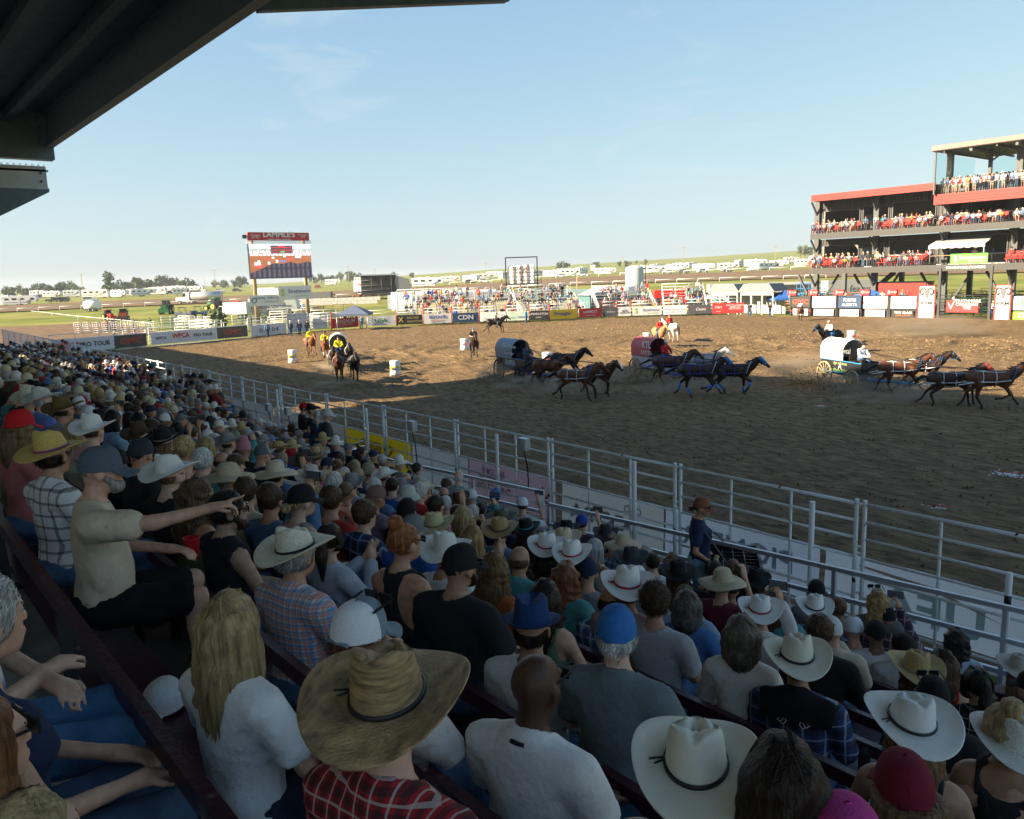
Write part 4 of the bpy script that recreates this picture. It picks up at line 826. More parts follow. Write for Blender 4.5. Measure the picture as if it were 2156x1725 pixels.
# ------------------------------------------------------------------ signs round the arena
BAS=[(523,713),(605,704),(650,700),(698,698),(775,692),(1000,683),(1158,678),(1270,672),(1390,668),(1565,664),(1635,668)]
def base_pt(u): return at(u,np.interp(u,[a for a,_ in BAS],[b_ for _,b_ in BAS]))
def c_mat(c): return mat('print %.2f %.2f %.2f'%c,c,rough=.5)
def sign_between(name,label,cat,A,B,z0,z1,col,texts=(),group=None,frame=True,thick=.03,fold=.0):
    """a banner or board from A to B whose face looks at the arena; texts are (words,size,colour,x 0..1,z 0..1,options)"""
    A=np.array(A[:2]);B=np.array(B[:2]); d=B-A; w_=np.linalg.norm(d); rz=math.atan2(d[1],d[0]); t=thing(name,label,cat,((A[0]+B[0])/2,(A[1]+B[1])/2,0),rz,group)
    b=MB(); n=16; zs=np.linspace(z0,z1,4); f=lambda x,z:fold*(math.sin(x*4.1+z*2)+.5*math.sin(x*9.3-z*5))
    b.grid([[(x,f(x,z),z) for x in np.linspace(-w_/2+.04,w_/2-.04,n)] for z in zs]); b.grid([[(x,f(x,z)+thick,z) for x in np.linspace(w_/2-.04,-w_/2+.04,n)] for z in zs]); b.build('cloth' if fold else 'board',mat('sign face %.2f %.2f %.2f'%col,col,rough=.55,var=.05,vs=1),t)
    for s,size,c,x,z,kw in texts: text(s,size,c_mat(c),t,((x-.5)*w_,-.02-fold*1.6,z0+z*(z1-z0)),(rad(90),0,0),ext=.004,**kw)
    return t,w_
W_=(.62,.62,.61); K_=(.02,.02,.022); R_=(.5,.03,.03); G_=(.02,.22,.07); B_=(.03,.08,.3); Y_=(.7,.5,.02); NV=(.02,.05,.12); GR=(.25,.26,.27)
def strip(u0,u1,label,col,texts,z0=.32,z1=1.5):
    return sign_between('banner',label,'banner',base_pt(u0),base_pt(u1),z0,z1,col,texts,'sponsor banners round the arena',fold=.012)
strip(529,604,'white DIODE banner low on the pens beside the gate',W_,[('D I O D E',.62,K_,.5,.5,dict(sx=1.15))],.1,1.35)
t,w_=sign_between('backdrop_board','tall pale backdrop board dotted with small grey and pink logos','board',base_pt(606),base_pt(650),.15,2.35,(.6,.6,.6),[('CFR' if (i+j)%2 else 'DTL',.2,(.22,.22,.22) if (i+j)%2 else (.5,.2,.2),.14+.24*i,.1+.2*j,dict(bold=.01)) for i in range(4) for j in range(5)])
strip(659,688,'small white WHEATLAND banner left of the red one',W_,[('WHEATLAND',.32,GR,.55,.5,{})],.4,1.6)
strip(698,756,'red MAGNUM AG SPREADING banner',R_,[('MAGNUM',.62,W_,.5,.66,dict(shear=.25,bold=.02)),('AG SPREADING',.3,W_,.5,.34,dict(shear=.25)),('@magnumagspreading',.14,W_,.3,.12,{})])
strip(771,834,'white UFA banner with green letters',W_,[('UFA',.7,G_,.5,.5,dict(bold=.02,sx=1.2))])
strip(836,891,'black ENCORE ELEVATOR banner with gold letters',K_,[('ENCORE',.38,(.45,.33,.12),.62,.68,{}),('ELEVATOR',.38,(.45,.33,.12),.68,.3,{}),('X',.8,(.5,.36,.1),.16,.5,dict(bold=.03))])
strip(892,951,'white REVOLVE INDUSTRIES banner with blue letters',W_,[('REVOLVE',.52,B_,.5,.66,dict(bold=.02)),('INDUSTRIES INC.',.24,R_,.5,.3,{}),('FABRICATION  MACHINING  WELDING',.1,K_,.5,.1,{})])
strip(953,1009,'navy blue CDN banner with white letters',NV,[('CDN',.8,W_,.5,.5,dict(bold=.01,sx=1.15))])
strip(1011,1066,'white banner with pale green leaves and small lettering',W_,[('Phytokana',.28,GR,.3,.3,{}),('* * *',.5,(.3,.45,.25),.7,.6,{})])
strip(1067,1114,'pale green FINNING banner with lettering',(.45,.55,.45),[('FINNING',.34,B_,.72,.35,{}),('RODEO',.18,G_,.25,.3,{})])
strip(1116,1157,'black PENDLETON WHISKY banner',K_,[('PENDLETON',.38,W_,.5,.62,{}),('WHISKY',.22,W_,.45,.25,{})])
strip(1158,1216,'yellow Wrangler banner with blue letters',Y_,[('Wrangler',.62,B_,.45,.55,dict(bold=.015,sx=1.05))])
strip(1219,1267,"red LAMMLE'S WESTERN WEAR banner",R_,[("LAMMLE'S",.46,W_,.5,.6,dict(bold=.015)),('WESTERN WEAR',.2,W_,.5,.22,{})])
strip(1269,1301,'dark grey banner with pale lettering',(.06,.065,.07),[('Strathmore',.24,W_,.55,.5,{})])
strip(1302,1329,'white banner reading MORE COUNTRY',W_,[('104.5',.2,GR,.5,.8,{}),('MORE\nCOUNTRY',.3,K_,.5,.45,dict(bold=.01))])
strip(1331,1394,'white Strathmore banner with blue letters and a yellow and green mark',W_,[('Strathmore',.48,B_,.62,.58,{}),('RURAL REIMAGINED',.16,(.3,.45,.2),.66,.25,{}),('S',.9,(.4,.5,.1),.12,.5,dict(bold=.03))])
strip(1396,1446,'white banner reading PROUD TO BE YOUR LOCAL JOHN DEERE DEALER',W_,[('PROUD TO BE YOUR LOCAL',.2,K_,.5,.55,{}),('JOHN DEERE DEALER',.2,K_,.45,.28,{}),('=====',.22,R_,.3,.85,{})])
strip(1448,1497,'dark Coors banner with white script',(.06,.06,.07),[('Coors',.5,W_,.55,.5,dict(shear=.25,bold=.01)),('Original',.16,R_,.86,.62,{})])
strip(1499,1567,'red banner reading BUILT IN CANADA MADE FOR THE WORLD',R_,[('BUILT IN CANADA.\nMADE FOR\nTHE WORLD.',.27,W_,.72,.6,dict(bold=.008)),('D&H',.44,W_,.2,.6,{}),('CANADA',.16,W_,.2,.2,{})],.3,1.65)
# red fence posts and white rails that carry the banners
RED=mat('red post paint',(.33,.025,.02),rough=.5,var=.1,vs=4)
us=[529,560,606,650,697,757,771,835,892,952,1010,1066,1115,1158,1217,1268,1301,1330,1395,1447,1498,1568]
for i,(ua,ub) in enumerate(zip(us[:-1],us[1:])):
    A=base_pt(ua);B=base_pt(ub);o=np.array([-.5,.35,0]); A=A+o;B=B+o; t=thing('rail_fence','white rail fence section behind the sponsor banners with red post','fence',tuple(A),0,'rail fence sections behind the sponsor banners'); b=MB(); b.tube((0,0,0),(0,0,2.3),.07,6); b.build('post',RED if i>3 else STEEL,t)
    for z in (.5,.95,1.4,1.8,2.2): b=MB(); b.tube((0,0,z),tuple(B-A+(0,0,z)),.035,5); b.build('rail',WHITE,t)
# the long gate with the pro tour banners
GA=np.array((-83.2,14.4));GB=np.array((-88.4,34.8)); gd=(GB-GA); 
for i,(f0,f1,lab,tx) in enumerate(((.0,.44,'left half of the long white arena gate with a red, white and charcoal banner',[('WPCA',.95,(.55,.06,.03),.17,.5,dict(bold=.04)),('PRO TOUR',.72,K_,.44,.5,dict(bold=.025))]),(.45,1.0,'right half of the long white arena gate with pro tour banner',[('WPCA',.5,K_,.11,.5,dict(bold=.02)),('WPCA',.8,(.55,.06,.03),.30,.58,dict(bold=.04)),('* * *',.3,K_,.30,.2,{}),('PRO TOUR',.55,K_,.52,.5,dict(bold=.025))]))):
    A=GA+gd*f0;B=GA+gd*f1; w_=np.linalg.norm(B-A); t=thing('arena_gate',lab,'gate',(A[0],A[1],0),math.atan2(gd[1],gd[0]),'halves of the long arena gate')
    for z in (.1,.45,.8,1.15,1.5,1.95): b=MB(); b.tube((0,0,z),(w_,0,z),.04,6); b.build('rail',WHITE,t)
    for x in np.linspace(0.05,w_-.05,5): b=MB(); b.tube((x,0,0),(x,0,2.0),.04,6); b.build('post',WHITE,t)
    split_=.64 if i==0 else .66
    b=MB(); b.box((w_*split_/2+.1,-.06,.85),(w_*split_-.2,.02,1.2)); b.build('white_banner',c_mat(W_),t); b=MB(); b.box((w_*(1+split_)/2,-.06,.85),(w_*(1-split_)-.1,.02,1.2)); b.build('dark_banner',c_mat((.09,.085,.075)),t)
    for s,size,c,x,z,kw in tx: text(s,size*.82,c_mat(c),t,(x*w_*1.0,-.085,.25+z*1.2),(rad(90),0,0),**kw)
    text('GMC',.76,c_mat((.42,.09,.03)),t,(w_*(1+split_)/2,-.085,.85),(rad(90),0,0),bold=.04,sx=1.35)
# chutes
CH=lambda u:np.array([*at(u,669)[:2]]) 
def cpt(u): p=at(u,np.interp(u,[1635,1945,2156],[668,669,675])); return np.array([p[0],91.6])
BKF=mat('chute steel',(.03,.03,.032),rough=.5,metal=.2)
chs=[(1638,1686,'black GMC board',(.035,.033,.03),[('GMC',.8,(.55,.06,.03),.5,.5,dict(bold=.03,sx=1.25))],'white ZEGIL AUTOMOTIVE board',W_,[('ZEGIL AUTOMOTIVE',.3,R_,.5,.68,{}),('& TRANSMISSION',.3,R_,.5,.3,{})]),
(1690,1749,'white TREELINE board',W_,[('TREELINE',.52,G_,.56,.5,dict(bold=.01))],'white REMUDA board',W_,[('REMUDA',.32,GR,.5,.5,dict(sx=1.3))]),
(1754,1811,'navy FORTIS ALBERTA board',NV,[('FORTIS',.5,W_,.5,.68,dict(bold=.01)),('ALBERTA',.46,W_,.5,.28,dict(bold=.01))],'white STRATHMORE DODGE board',W_,[('STRATHMORE',.28,B_,.5,.7,{}),('DODGE.COM',.36,R_,.5,.3,dict(bold=.01))]),
(1815,1874,'white LENNOX board with red swoosh',W_,[('LENNOX',.6,R_,.42,.5,dict(shear=.2)),(')',1.0,R_,.9,.5,{})],'pale HYDROVAC board',(.55,.56,.55),[('DR HYDROVAC',.3,GR,.5,.5,{})]),
(1881,1943,'white and blue STRATHMORE MOTOR PRODUCTS board',W_,[('STRATHMORE\nMOTOR PRODUCTS',.28,K_,.56,.72,{}),('www.strathmoremotors.com',.2,B_,.5,.16,dict(bold=.01))],'black TIMS GLASS board',K_,[('TIMS GLASS',.38,W_,.5,.64,dict(bold=.015)),('HOME & AUTO',.24,(.6,.2,.03),.5,.24,{})]),
(2121,2180,'white board with green U in the right corner',W_,[('UFA',.8,G_,.6,.5,dict(bold=.02))],'bright green board with white ring',(.2,.5,.05),[('O',.7,W_,.6,.5,dict(bold=.03))])]
for i,(ua,ub,l1,c1,t1,l2,c2,t2) in enumerate(chs):
    A,B=cpt(ua),cpt(ub); sign_between('board',l1+' on the upper half of a chute','sponsor board',A,B,1.05,2.4,c1,t1,'sponsor boards on the bucking chutes'); sign_between('board',l2+' low on a chute','sponsor board',A+(.25,0),B-(.25,0),.1,.88,c2,t2,'sponsor boards on the bucking chutes')
    t=thing('bucking_chute','black steel bucking chute gate behind the %s'%l1,'chute',((A[0]+B[0])/2,91.75,0),0,'bucking chutes'); w_=B[0]-A[0]; b=MB(); b.box((0,.1,1.25),(w_,.06,2.5)); b.build('gate',BKF,t)
    for x in(-w_/2-.1,w_/2+.1): b=MB(); b.box((x,.0,1.35),(.16,.2,2.7)); b.build('post',BKF,t)
    b=MB(); b.box((0,1.2,1.2),(w_,2.0,.1)); 
    for z in (1.5,1.9,2.3): b.tube((-w_/2,2.4,z),(w_/2,2.4,z),.04,5)
    b.build('pen',BKF,t)
for i,u in enumerate((1636,1688,1751,1813,1877)):
    p=cpt(u); t=thing('number_box','red box marked %s on top of the post %s'%(('one','two','three','four','five')[i],('left of the black GMC board','between the GMC and TREELINE boards','left of the navy board','left of the LENNOX board','right of the LENNOX board')[i]),'number box',(p[0],91.5,2.55),0,'red number boxes on the chutes'); b=MB(); b.box((.35,0,.32),(1.15,.4,.62)); b.build('box',c_mat((.5,.02,.02)),t); text(str(i+1),.5,c_mat(W_),t,(.1,-.21,.32),bold=.03); text('STRATHMORE\nSTAMPEDE',.12,c_mat(W_),t,(.62,-.21,.34))
for i,(ua,ub) in enumerate(((1949,1981),(2100,2131))):
    A,B=cpt(ua),cpt(ub); t,w_=sign_between('ram_sign','tall white sign with ram head emblem and red frame %s of the arena gate'%('left','right')[i],'sign',A-(0,.3),B-(0,.3),.1,3.5,W_,[('RAM',.48,K_,.5,.47,dict(bold=.03,sx=1.25)),('RAM TRUCK\nDEALERS\nOF\nALBERTA',.22,R_,.5,.22,{})],'tall white signs beside the arena gate')
    b=MB()
    for x in(-w_/2,w_/2): b.box((x,.03,1.8),(.14,.12,3.6))
    b.box((0,.03,3.56),(w_+.14,.12,.12)); b.build('frame',RED,t)
    b=MB(); G=c_mat((.12,.12,.125)); b.prism([(-.3,.35),(-.12,.62),(.12,.62),(.3,.35),(.16,.0),(.1,-.35),(-.1,-.35),(-.16,0)],-.06,-.03)
    for s in(-1,1): b.path([(s*.15,-.045,.6),(s*.45,-.045,.72),(s*.68,-.045,.5),(s*.66,-.045,.15),(s*.45,-.045,.0),(s*.36,-.045,.2)],.085,6)
    o=b.build('ram_head',G,t,None,(0,0,2.6))
A,B=cpt(1983),cpt(2092); t=thing('steel_gate','tall dark steel arena gate frame between the two ram signs','gate',(A[0],91.6,0)); w_=B[0]-A[0]; b=MB(); b.box((.2,0,2.75),(.24,.24,5.5)); b.box((w_-.2,0,2.75),(.24,.24,5.5)); b.box((w_/2,0,5.45),(w_-.1,.2,.16)); b.build('gate_frame',STEEL,t)
for z in (.25,.7,1.15,1.6,2.05,2.5): b=MB(); b.tube((.3,0,z),(w_-.3,0,z),.05,6); b.build('rail',STEEL,t)
text('STRATHMORE STAMPEDE',.34,c_mat(W_),t,(w_*.5,-.12,5.42),bold=.02)
sign_between('banner','red STRATHMORE CANADIAN TIRE banner tied to the steel gate','banner',A+(1.0,-.15),A+(w_-1.2,-.15),.75,2.0,R_,[('STRATHMORE\nCANADIAN\nTIRE',.42,W_,.65,.66,dict(bold=.02)),('V',1.0,W_,.16,.5,dict(bold=.0,sx=1.1))],fold=.015)
# pens behind the chutes: green, red and yellow panels
for i in range(64):
    u=1640+i*8.4; r=random.Random(i); y=96+r.uniform(0,22); p=at(u,640,1,y); col=((.03,.09,.06),(.03,.09,.06),(.42,.04,.02),(.03,.08,.07),(.5,.25,.05),(.42,.04,.02))[i%6]
    t=thing('pen_panel','steel pipe pen panel standing behind the chutes','pen panel',(p[0],y,0),r.choice((0,0,.4,-.3,1.4)),'pen panels behind the chutes'); b=MB(); h=2.0 if i%3 else 2.5
    for z in np.linspace(.35,h,6): b.tube((-1.7,0,z),(1.7,0,z),.035,5)
    for x in(-1.7,0,1.7): b.tube((x,0,0),(x,0,h),.04,5)
    b.build('rails',OBJP,t,col)
# ------------------------------------------------------------------ three storey viewing stand on the right
BLK2=mat('charcoal cladding',(.045,.046,.045),rough=.5,var=.1,vs=2); COLM=mat('charcoal column paint',(.075,.08,.082),rough=.5); RF=mat('red fascia',(.27,.02,.016),rough=.4,var=.05,vs=2); INT=mat('inside wall',(.22,.215,.2),rough=.8); DECK=mat('deck grey',(.2,.2,.2),rough=.8)
BX0,BX1,BY=-56.2,14.0,95.0; bx=lambda u,v,y:float(at(u,v,1,y)[0])
bld=thing('viewing_stand','three storey charcoal viewing stand with red fascias over the chutes','building',(0,BY,0))
def bp(name,mb,m,c=None): return mb.build(name,m,bld,c)
for z0 in(5.05,9.3): b=MB(); b.box(((BX0+BX1)/2,0,z0+.35),(BX1-BX0,.2,.7)); b.box(((BX0+BX1)/2,5.6,z0+.62),(BX1-BX0,11,.14)); bp('deck',b,BLK2)
WY=2.7
cols=[bx(u,540,BY+WY) for u in (1722,1845,1992,2137,2290,2440)]
for i,x in enumerate(cols): b=MB(); b.box((x,WY-.25,7.3 if i<2 else 9.5),(.62,.5,14.6 if i<2 else 18.5)); bp('column',b,COLM)
XS=bx(1969,430,BY)
# corrugated wall storeys with openings: list of (u0,u1,kind)
def wall(x0,x1,z0,z1):
    b=MB(); b.box(((x0+x1)/2,WY+.1,(z0+z1)/2),(x1-x0,.15,z1-z0)); 
    for x in np.arange(x0+.2,x1,.42): b.box((x,WY,(z0+z1)/2),(.14,.09,z1-z0-.02))
    bp('cladding',b,BLK2)
def storey(z0,z1,ops,head,x0,x1):
    cur=x0
    for a,c,sill,top in ops:
        if a>cur: wall(cur,a,z0,z1)
        if top<z1: wall(a,c,top,z1)
        if sill>z0:
            wall(a,c,z0,sill-.05); b=MB(); b.box(((a+c)/2,WY-.12,sill),(c-a,.5,.09)); bp('counter',b,c_mat((.5,.5,.48)))
        b=MB()
        for x in(a,c): b.box((x,WY-.02,(sill+top)/2),(.1,.2,top-sill))
        b.box(((a+c)/2,WY-.02,top),(c-a,.2,.1)); bp('window_frame',b,COLM); cur=c
    if cur<x1: wall(cur,x1,z0,z1)
xx=lambda u:bx(u,540,BY+WY)
L1,L2=5.75,10.0
storey(L2,14.5,[(xx(1730),xx(1808),L2+1.25,L2+2.75),(xx(1815),xx(1840),L2+.02,L2+3),(xx(1850),xx(1868),L2+.02,L2+3),(xx(1876),xx(1966),L2+1.25,L2+3.1)],0,cols[0]-.3,XS)
storey(L1,9.3,[(xx(1728),xx(1808),L1+1.25,L1+2.75),(xx(1815),xx(1862),L1+.02,L1+2.9),(xx(1872),xx(1962),L1+1.25,L1+2.9)],0,cols[0]-.3,XS)
storey(L2,13.4,[(xx(1998),xx(2022),L2+.02,L2+2.8),(xx(2040),xx(2122),L2+1.1,L2+2.8),(xx(2145),xx(2240),L2+1.1,L2+2.8)],0,XS,BX1)
storey(L1,9.3,[(xx(1975),xx(2120),L1+.02,L1+3.1),(xx(2145),xx(2240),L1+1.1,L1+2.8)],0,XS,BX1)
b=MB()
for z0,z1,x0,x1 in((L1,9.3,cols[0],BX1),(L2,14.4,cols[0],XS),(L2,13.2,XS,BX1)): b.box(((x0+x1)/2,10.8,(z0+z1)/2),(x1-x0,.2,z1-z0)); b.box((x0,7.4,(z0+z1)/2),(.2,6.8,z1-z0))
bp('inner_wall',b,INT)
for u0,u1,z0 in((1732,1806,L2),(1880,1960,L2),(1732,1800,L1),(1880,1958,L1),(2045,2075,L2)):
    b=MB(); b.box((xx((u0+u1)/2),10.66,z0+1.9),((xx(u1)-xx(u0))*.5,.06,1.2)); bp('window_pane',b,mat('sky lit pane',(.5,.6,.66),rough=.1))
# roofs and red fascias
b=MB(); b.prism([(0,14.35),(0,14.5),(11.5,14.9),(11.5,14.75)],BX0,XS,ax=0); bp('roof',b,BLK2)
b=MB()
for k in range(3): b.box(((BX0+XS)/2,-.08-.03*(k%2),14.02+.27*k),(XS-BX0,.1,.25))
b.box((BX0-.05,4,14.3),(.1,8,.75)); bp('fascia',b,RF)
b=MB()
for k in range(4): b.box(((XS+BX1)/2,-.3-.03*(k%2),12.4+.28*k),(BX1-XS,.1,.26))
b.box((XS-.05,2,12.8),(.1,4.4,1.1)); bp('fascia',b,RF)
b=MB(); b.box(((XS+BX1)/2,5,13.3),(BX1-XS,10.6,.16)); bp('terrace_floor',b,DECK)
b=MB(); b.prism([(-1.0,17.9),(-1.0,18.5),(11.5,18.2),(11.5,18.0)],XS-.2,BX1,ax=0); bp('upper_roof',b,BLK2)
b=MB(); b.box(((XS+BX1)/2,-1.06,18.22),(BX1-XS+.4,.08,.5)); bp('fascia',b,c_mat((.3,.15,.13)))
b=MB()
for x in np.arange(XS+1,BX1,2.6): b.box((x,5.2,17.78),(.14,12,.24))
bp('rafters',b,COLM)
for i,x in enumerate((XS+.1,XS+4.2,XS+8.5,XS+14,XS+20,XS+27)):
    b=MB(); b.box((x,3.2 if i else -.7,15.65),(.34 if i else .16,.34 if i else .16,4.6)); 
    if i: b.beam((x,3.2,16.6),(x,1.2,17.7),.14,.16); b.beam((x,3.2,16.6),(x+1.6,3.2,17.7),.14,.16); b.box((x,2,17.5),(.26,8,.3))
    bp('terrace_post',b,COLM)
GL=bpy.data.materials.new('tinted glass'); GL.use_nodes=True; _b=GL.node_tree.nodes['Principled BSDF']; _b.inputs['Transmission Weight'].default_value=1; _b.inputs['Base Color'].default_value=(.75,.9,.9,1); _b.inputs['Roughness'].default_value=.02; _b.inputs['IOR'].default_value=1.02; _b.inputs['Specular IOR Level'].default_value=.6
for y0,y1 in((-.6,2.6),(2.7,6),(6.1,9.6)): b=MB(); b.box((XS+.1,(y0+y1)/2,15.6),(.03,y1-y0,4.2)); bp('glass_pane',b,GL)
for x in np.arange(XS+1.5,BX1,3.4): b=MB(); b.box((x+1.6,10.2,15.6),(3.2,.03,4.2)); bp('glass_pane',b,GL)
def railing(x0,x1,z,y=-.02):
    b=MB(); b.tube((x0,y,z+1.05),(x1,y,z+1.05),.03,5); b.tube((x0,y,z+.12),(x1,y,z+.12),.02,4)
    for x in np.arange(x0,x1,.16): b.tube((x,y,z+.1),(x,y,z+1.05),.009,4,cap=False)
    for x in np.arange(x0,x1,1.9): b.tube((x,y,z),(x,y,z+1.08),.028,5)
    o=bp('railing',b,STEEL); o['kind']='stuff'
for z in(L1,L2): railing(BX0+.1,BX1,z)
railing(XS+.4,BX1,13.38,-.2)
for i,x in enumerate(cols):
    b=MB()
    for z in (5.0,9.3)+((13.9,) if i<2 else ()): b.beam((x,WY-.5,z-1.5),(x,.9,z),.16,.2)
    bp('bracket',b,COLM)
    for s in(-1,1): b=MB(); b.beam((x,WY,.4),(x+s*2.8,WY+.2,4.9),.26,.22); bp('brace',b,COLM)
    b=MB(); b.box((x,9.5,2.5),(.5,.5,5.0)); bp('column',b,COLM)
# stair under the deck and a red kiosk wall
b=MB(); b.beam((bx(1880,600,101),6,4.9),(bx(1800,620,101),6,.8),1.2,.25); bp('stairs',b,STEEL)
t=thing('kiosk','low red panelled kiosk under the viewing stand','kiosk',(bx(1897,630,98),98.6,0)); b=MB(); b.box((0,0,1.9),(6,2,3.8)); b.build('wall',RF,t); b=MB(); b.box((0,0,3.85),(6.2,2.2,.1)); b.build('roof',BLK2,t)
# red tip-up seats
b=MB(); b.box((0,.0,.42),(.46,.42,.07)); b.box((0,.22,.66),(.46,.06,.46)); b.box((0,.1,.24),(.06,.3,.4)); SEAT=b.mesh('seat',mat('red seat plastic',(.55,.025,.015),rough=.35))
SEATS=[]
def seatrow(u0,u1,z,y,n):
    for x in np.linspace(xx(u0),xx(u1),n): SEATS.append((x,y,z)); ob('seat',SEAT,bld,None,(x,y,z))
for z,rng in((L2,((1728,1812,8),(1864,1962,9),(1995,2118,12),(2150,2260,10))),(L1,((1722,1808,9),(1868,1958,9),(2136,2260,10)))):
    for u0,u1,n in rng:
        seatrow(u0,u1,z+.02,.75,n); seatrow(u0,u1,z+.34,1.75,n); b=MB(); b.box(((xx(u0)+xx(u1))/2,1.9,z+.17),(xx(u1)-xx(u0)+.6,1.0,.32)); bp('riser',b,DECK)
# awning and green banner
AX0,AX1=xx(1978),xx(2090)
t=thing('awning','grey scalloped awning over the announcer balcony','awning',((AX0+AX1)/2,BY+2.3,9.15)); b=MB(); w_=AX1-AX0; n=33; xs=np.linspace(-w_/2,w_/2,n); b.grid([[(x*(.9 if r==0 else 1.05),y,z-(.12*abs(math.sin(x*4)) if r==3 else 0)) for x in xs] for r,(y,z) in enumerate(((1.6,0),(-1.2,-.95),(-2.2,-1.25),(-2.22,-1.55)))]); b.build('cloth',mat('awning cloth',(.33,.35,.35),rough=.8),t); b=MB()
for x in(-w_/2,w_/2): b.tube((x,-2.1,-1.2),(x,-2.0,-3.3),.04,6)
b.build('posts',ALU,t)
sign_between('banner','bright green Strathmore banner on the balcony rail','banner',(bx(2000,570,BY)-.0,BY-.12),(bx(2080,570,BY),BY-.12),L1+.05,L1+1.12,(.1,.5,.05),[('Strathmore',.6,W_,.6,.58,dict(bold=.01)),('RURAL REIMAGINED',.18,W_,.7,.22,{}),('S',.9,W_,.16,.5,dict(bold=.03,shear=-.2))],thick=.02,fold=.006)
t=thing('table','long wooden counter table on the announcer balcony','table',((AX0+AX1)/2,BY+.9,L1)); b=MB(); b.box((0,0,1.0),(w_*1.05,.7,.05)); b.build('top',mat('pine',(.4,.27,.14),rough=.6),t); b=MB()
for x in(-w_*.45,-w_*.15,w_*.15,w_*.45): b.tube((x-.2,-.25,0),(x+.2,.25,.98),.03,5); b.tube((x+.2,-.25,0),(x-.2,.25,.98),.03,5)
b.build('legs',STEEL,t)
# ------------------------------------------------------------------ scoreboard
SBX=-110.5; ya,yb=at(523,514,0,SBX)[1],at(653,514,0,SBX)[1]; zb,zt=at(529,588,0,SBX)[2],at(523,514,0,SBX)[2]; zt2=at(523,489,0,SBX)[2]
t=thing('scoreboard','big video scoreboard under a red header sign on two wooden poles','scoreboard',(SBX,(ya+yb)/2,0),rad(90)); sw=yb-ya; sh=zt-zb
b=MB(); b.box((0,.3,(zb+zt)/2),(sw,.5,sh)); b.build('cabinet',BLK,t)
def screen():
    nx_,ny_=76,44; V=[];F=[];Cc=[]; r=random.Random(3)
    for j in range(ny_):
        for i in range(nx_):
            u,v=(i+.5)/nx_,(j+.5)/ny_          # v from the bottom
            edge=.47+.1*math.exp(-((u-.05)/.25)**2)*-1.6+.02*math.sin(u*22)
            if v>.86: c=(.62,.70,.86)
            elif v>.80: c=(.2,.28,.18) if r.random()<.5 else (.55,.6,.6)
            elif v>.70: c=r.choice(((.75,.6,.62),(.3,.3,.35),(.8,.75,.75),(.5,.4,.3)))
            elif v>.66: c=(.8,.7,.68) if i%5 else (.5,.2,.15)
            elif v>edge-.02 : c=(.36+.04*math.sin(u*9+v*20),.125,.05)
            else: c=(.028,.028,.04) if (i%6)<3 or (j%12)<2 else (.06+.03*(i%3),.075,.07+.02*(i%4))
            if .34<u<.7 and .72<v<.95: 
                c=(.06,.05,.06)
                if (v>.92 and .46<u<.58) or (.885<v<.915) or (.8<v<.84 and i%2) or (.74<v<.78 and i%2): c=(.6,.05,.06)
                if .5<u<.56 and .76<v<.8: c=(.1,.5,.15)
            if v<=edge and u<.4 and v>.16+.75*u: c=(.34,.11,.045)
            V+=[(-sw/2+sw*(i)/nx_,0,zb+sh*j/ny_),(-sw/2+sw*(i+1)/nx_,0,zb+sh*j/ny_),(-sw/2+sw*(i+1)/nx_,0,zb+sh*(j+1)/ny_),(-sw/2+sw*i/nx_,0,zb+sh*(j+1)/ny_)]; k=len(V)-4; F.append((k,k+1,k+2,k+3)); Cc+=[(*c,1)]*4
    for (u,v,w2,h2,c) in ((.12,.43,.05,.05,(.8,.8,.8)),(.15,.36,.05,.04,(.7,.08,.06)),(.64,.57,.05,.03,(.7,.08,.08)),(.53,.5,.05,.025,(.15,.2,.5)),(.78,.62,.05,.03,(.75,.75,.78)),(.14,.5,.02,.03,(.9,.9,.9)),(.37,.6,.02,.03,(.9,.9,.9)),(.56,.65,.02,.03,(.9,.9,.9)),(.43,.5,.02,.04,(.85,.85,.85)),(.3,.45,.02,.04,(.7,.75,.8))):
        V+=[(-sw/2+sw*(u+a*w2),-.012,zb+sh*(v+d*h2)) for a,d in((-1,-1),(1,-1),(1,1),(-1,1))]; k=len(V)-4; F.append((k,k+1,k+2,k+3)); Cc+=[(*c,1)]*4
    me=bpy.data.meshes.new('screen'); me.from_pydata(V,[],F); ca=me.color_attributes.new('picture','FLOAT_COLOR','POINT'); ca.data.foreach_set('color',np.array(Cc,np.float32).ravel())
    m=bpy.data.materials.new('led screen'); m.use_nodes=True; n=m.node_tree.nodes; a=n.new('ShaderNodeAttribute'); a.attribute_name='picture'; bb=n['Principled BSDF']; bb.inputs['Base Color'].default_value=(.01,.01,.01,1); bb.inputs['Emission Strength'].default_value=.42; m.node_tree.links.new(a.outputs['Color'],bb.inputs['Emission Color']); me.materials.append(m); return me
ob('screen',screen(),t)
b=MB(); b.box((0,.25,(zt2+zt+.5)/2),(sw*.99,.3,zt2-zt-.5)); b.build('header',c_mat((.42,.028,.03)),t)
hz=(zt2+zt+.5)/2
text("LAMMLE'S",.95,c_mat(W_),t,(.0,.08,hz+.22),bold=.03,sx=1.15); text('WESTERN WEAR',.42,c_mat(W_),t,(0,.08,hz-.5),bold=.01,sx=1.1); text('Wrangler\nRETRO',.38,c_mat(W_),t,(-sw*.38,.08,hz),shear=.3); text('Wrangler\n20X',.36,c_mat(W_),t,(sw*.39,.08,hz+.1))
b=MB()
for z in(zt+.14,zt+.42): b.tube((-sw*.53,.15,z),(sw*.53,.15,z),.04,5)
for i in range(24): x=-sw*.53+i*sw*1.06/24; b.tube((x,.15,zt+.14),(x+sw*1.06/48,.15,zt+.42),.02,4); b.tube((x+sw*1.06/48,.15,zt+.42),(x+sw*1.06/24,.15,zt+.14),.02,4)
b.build('truss',ALU,t)
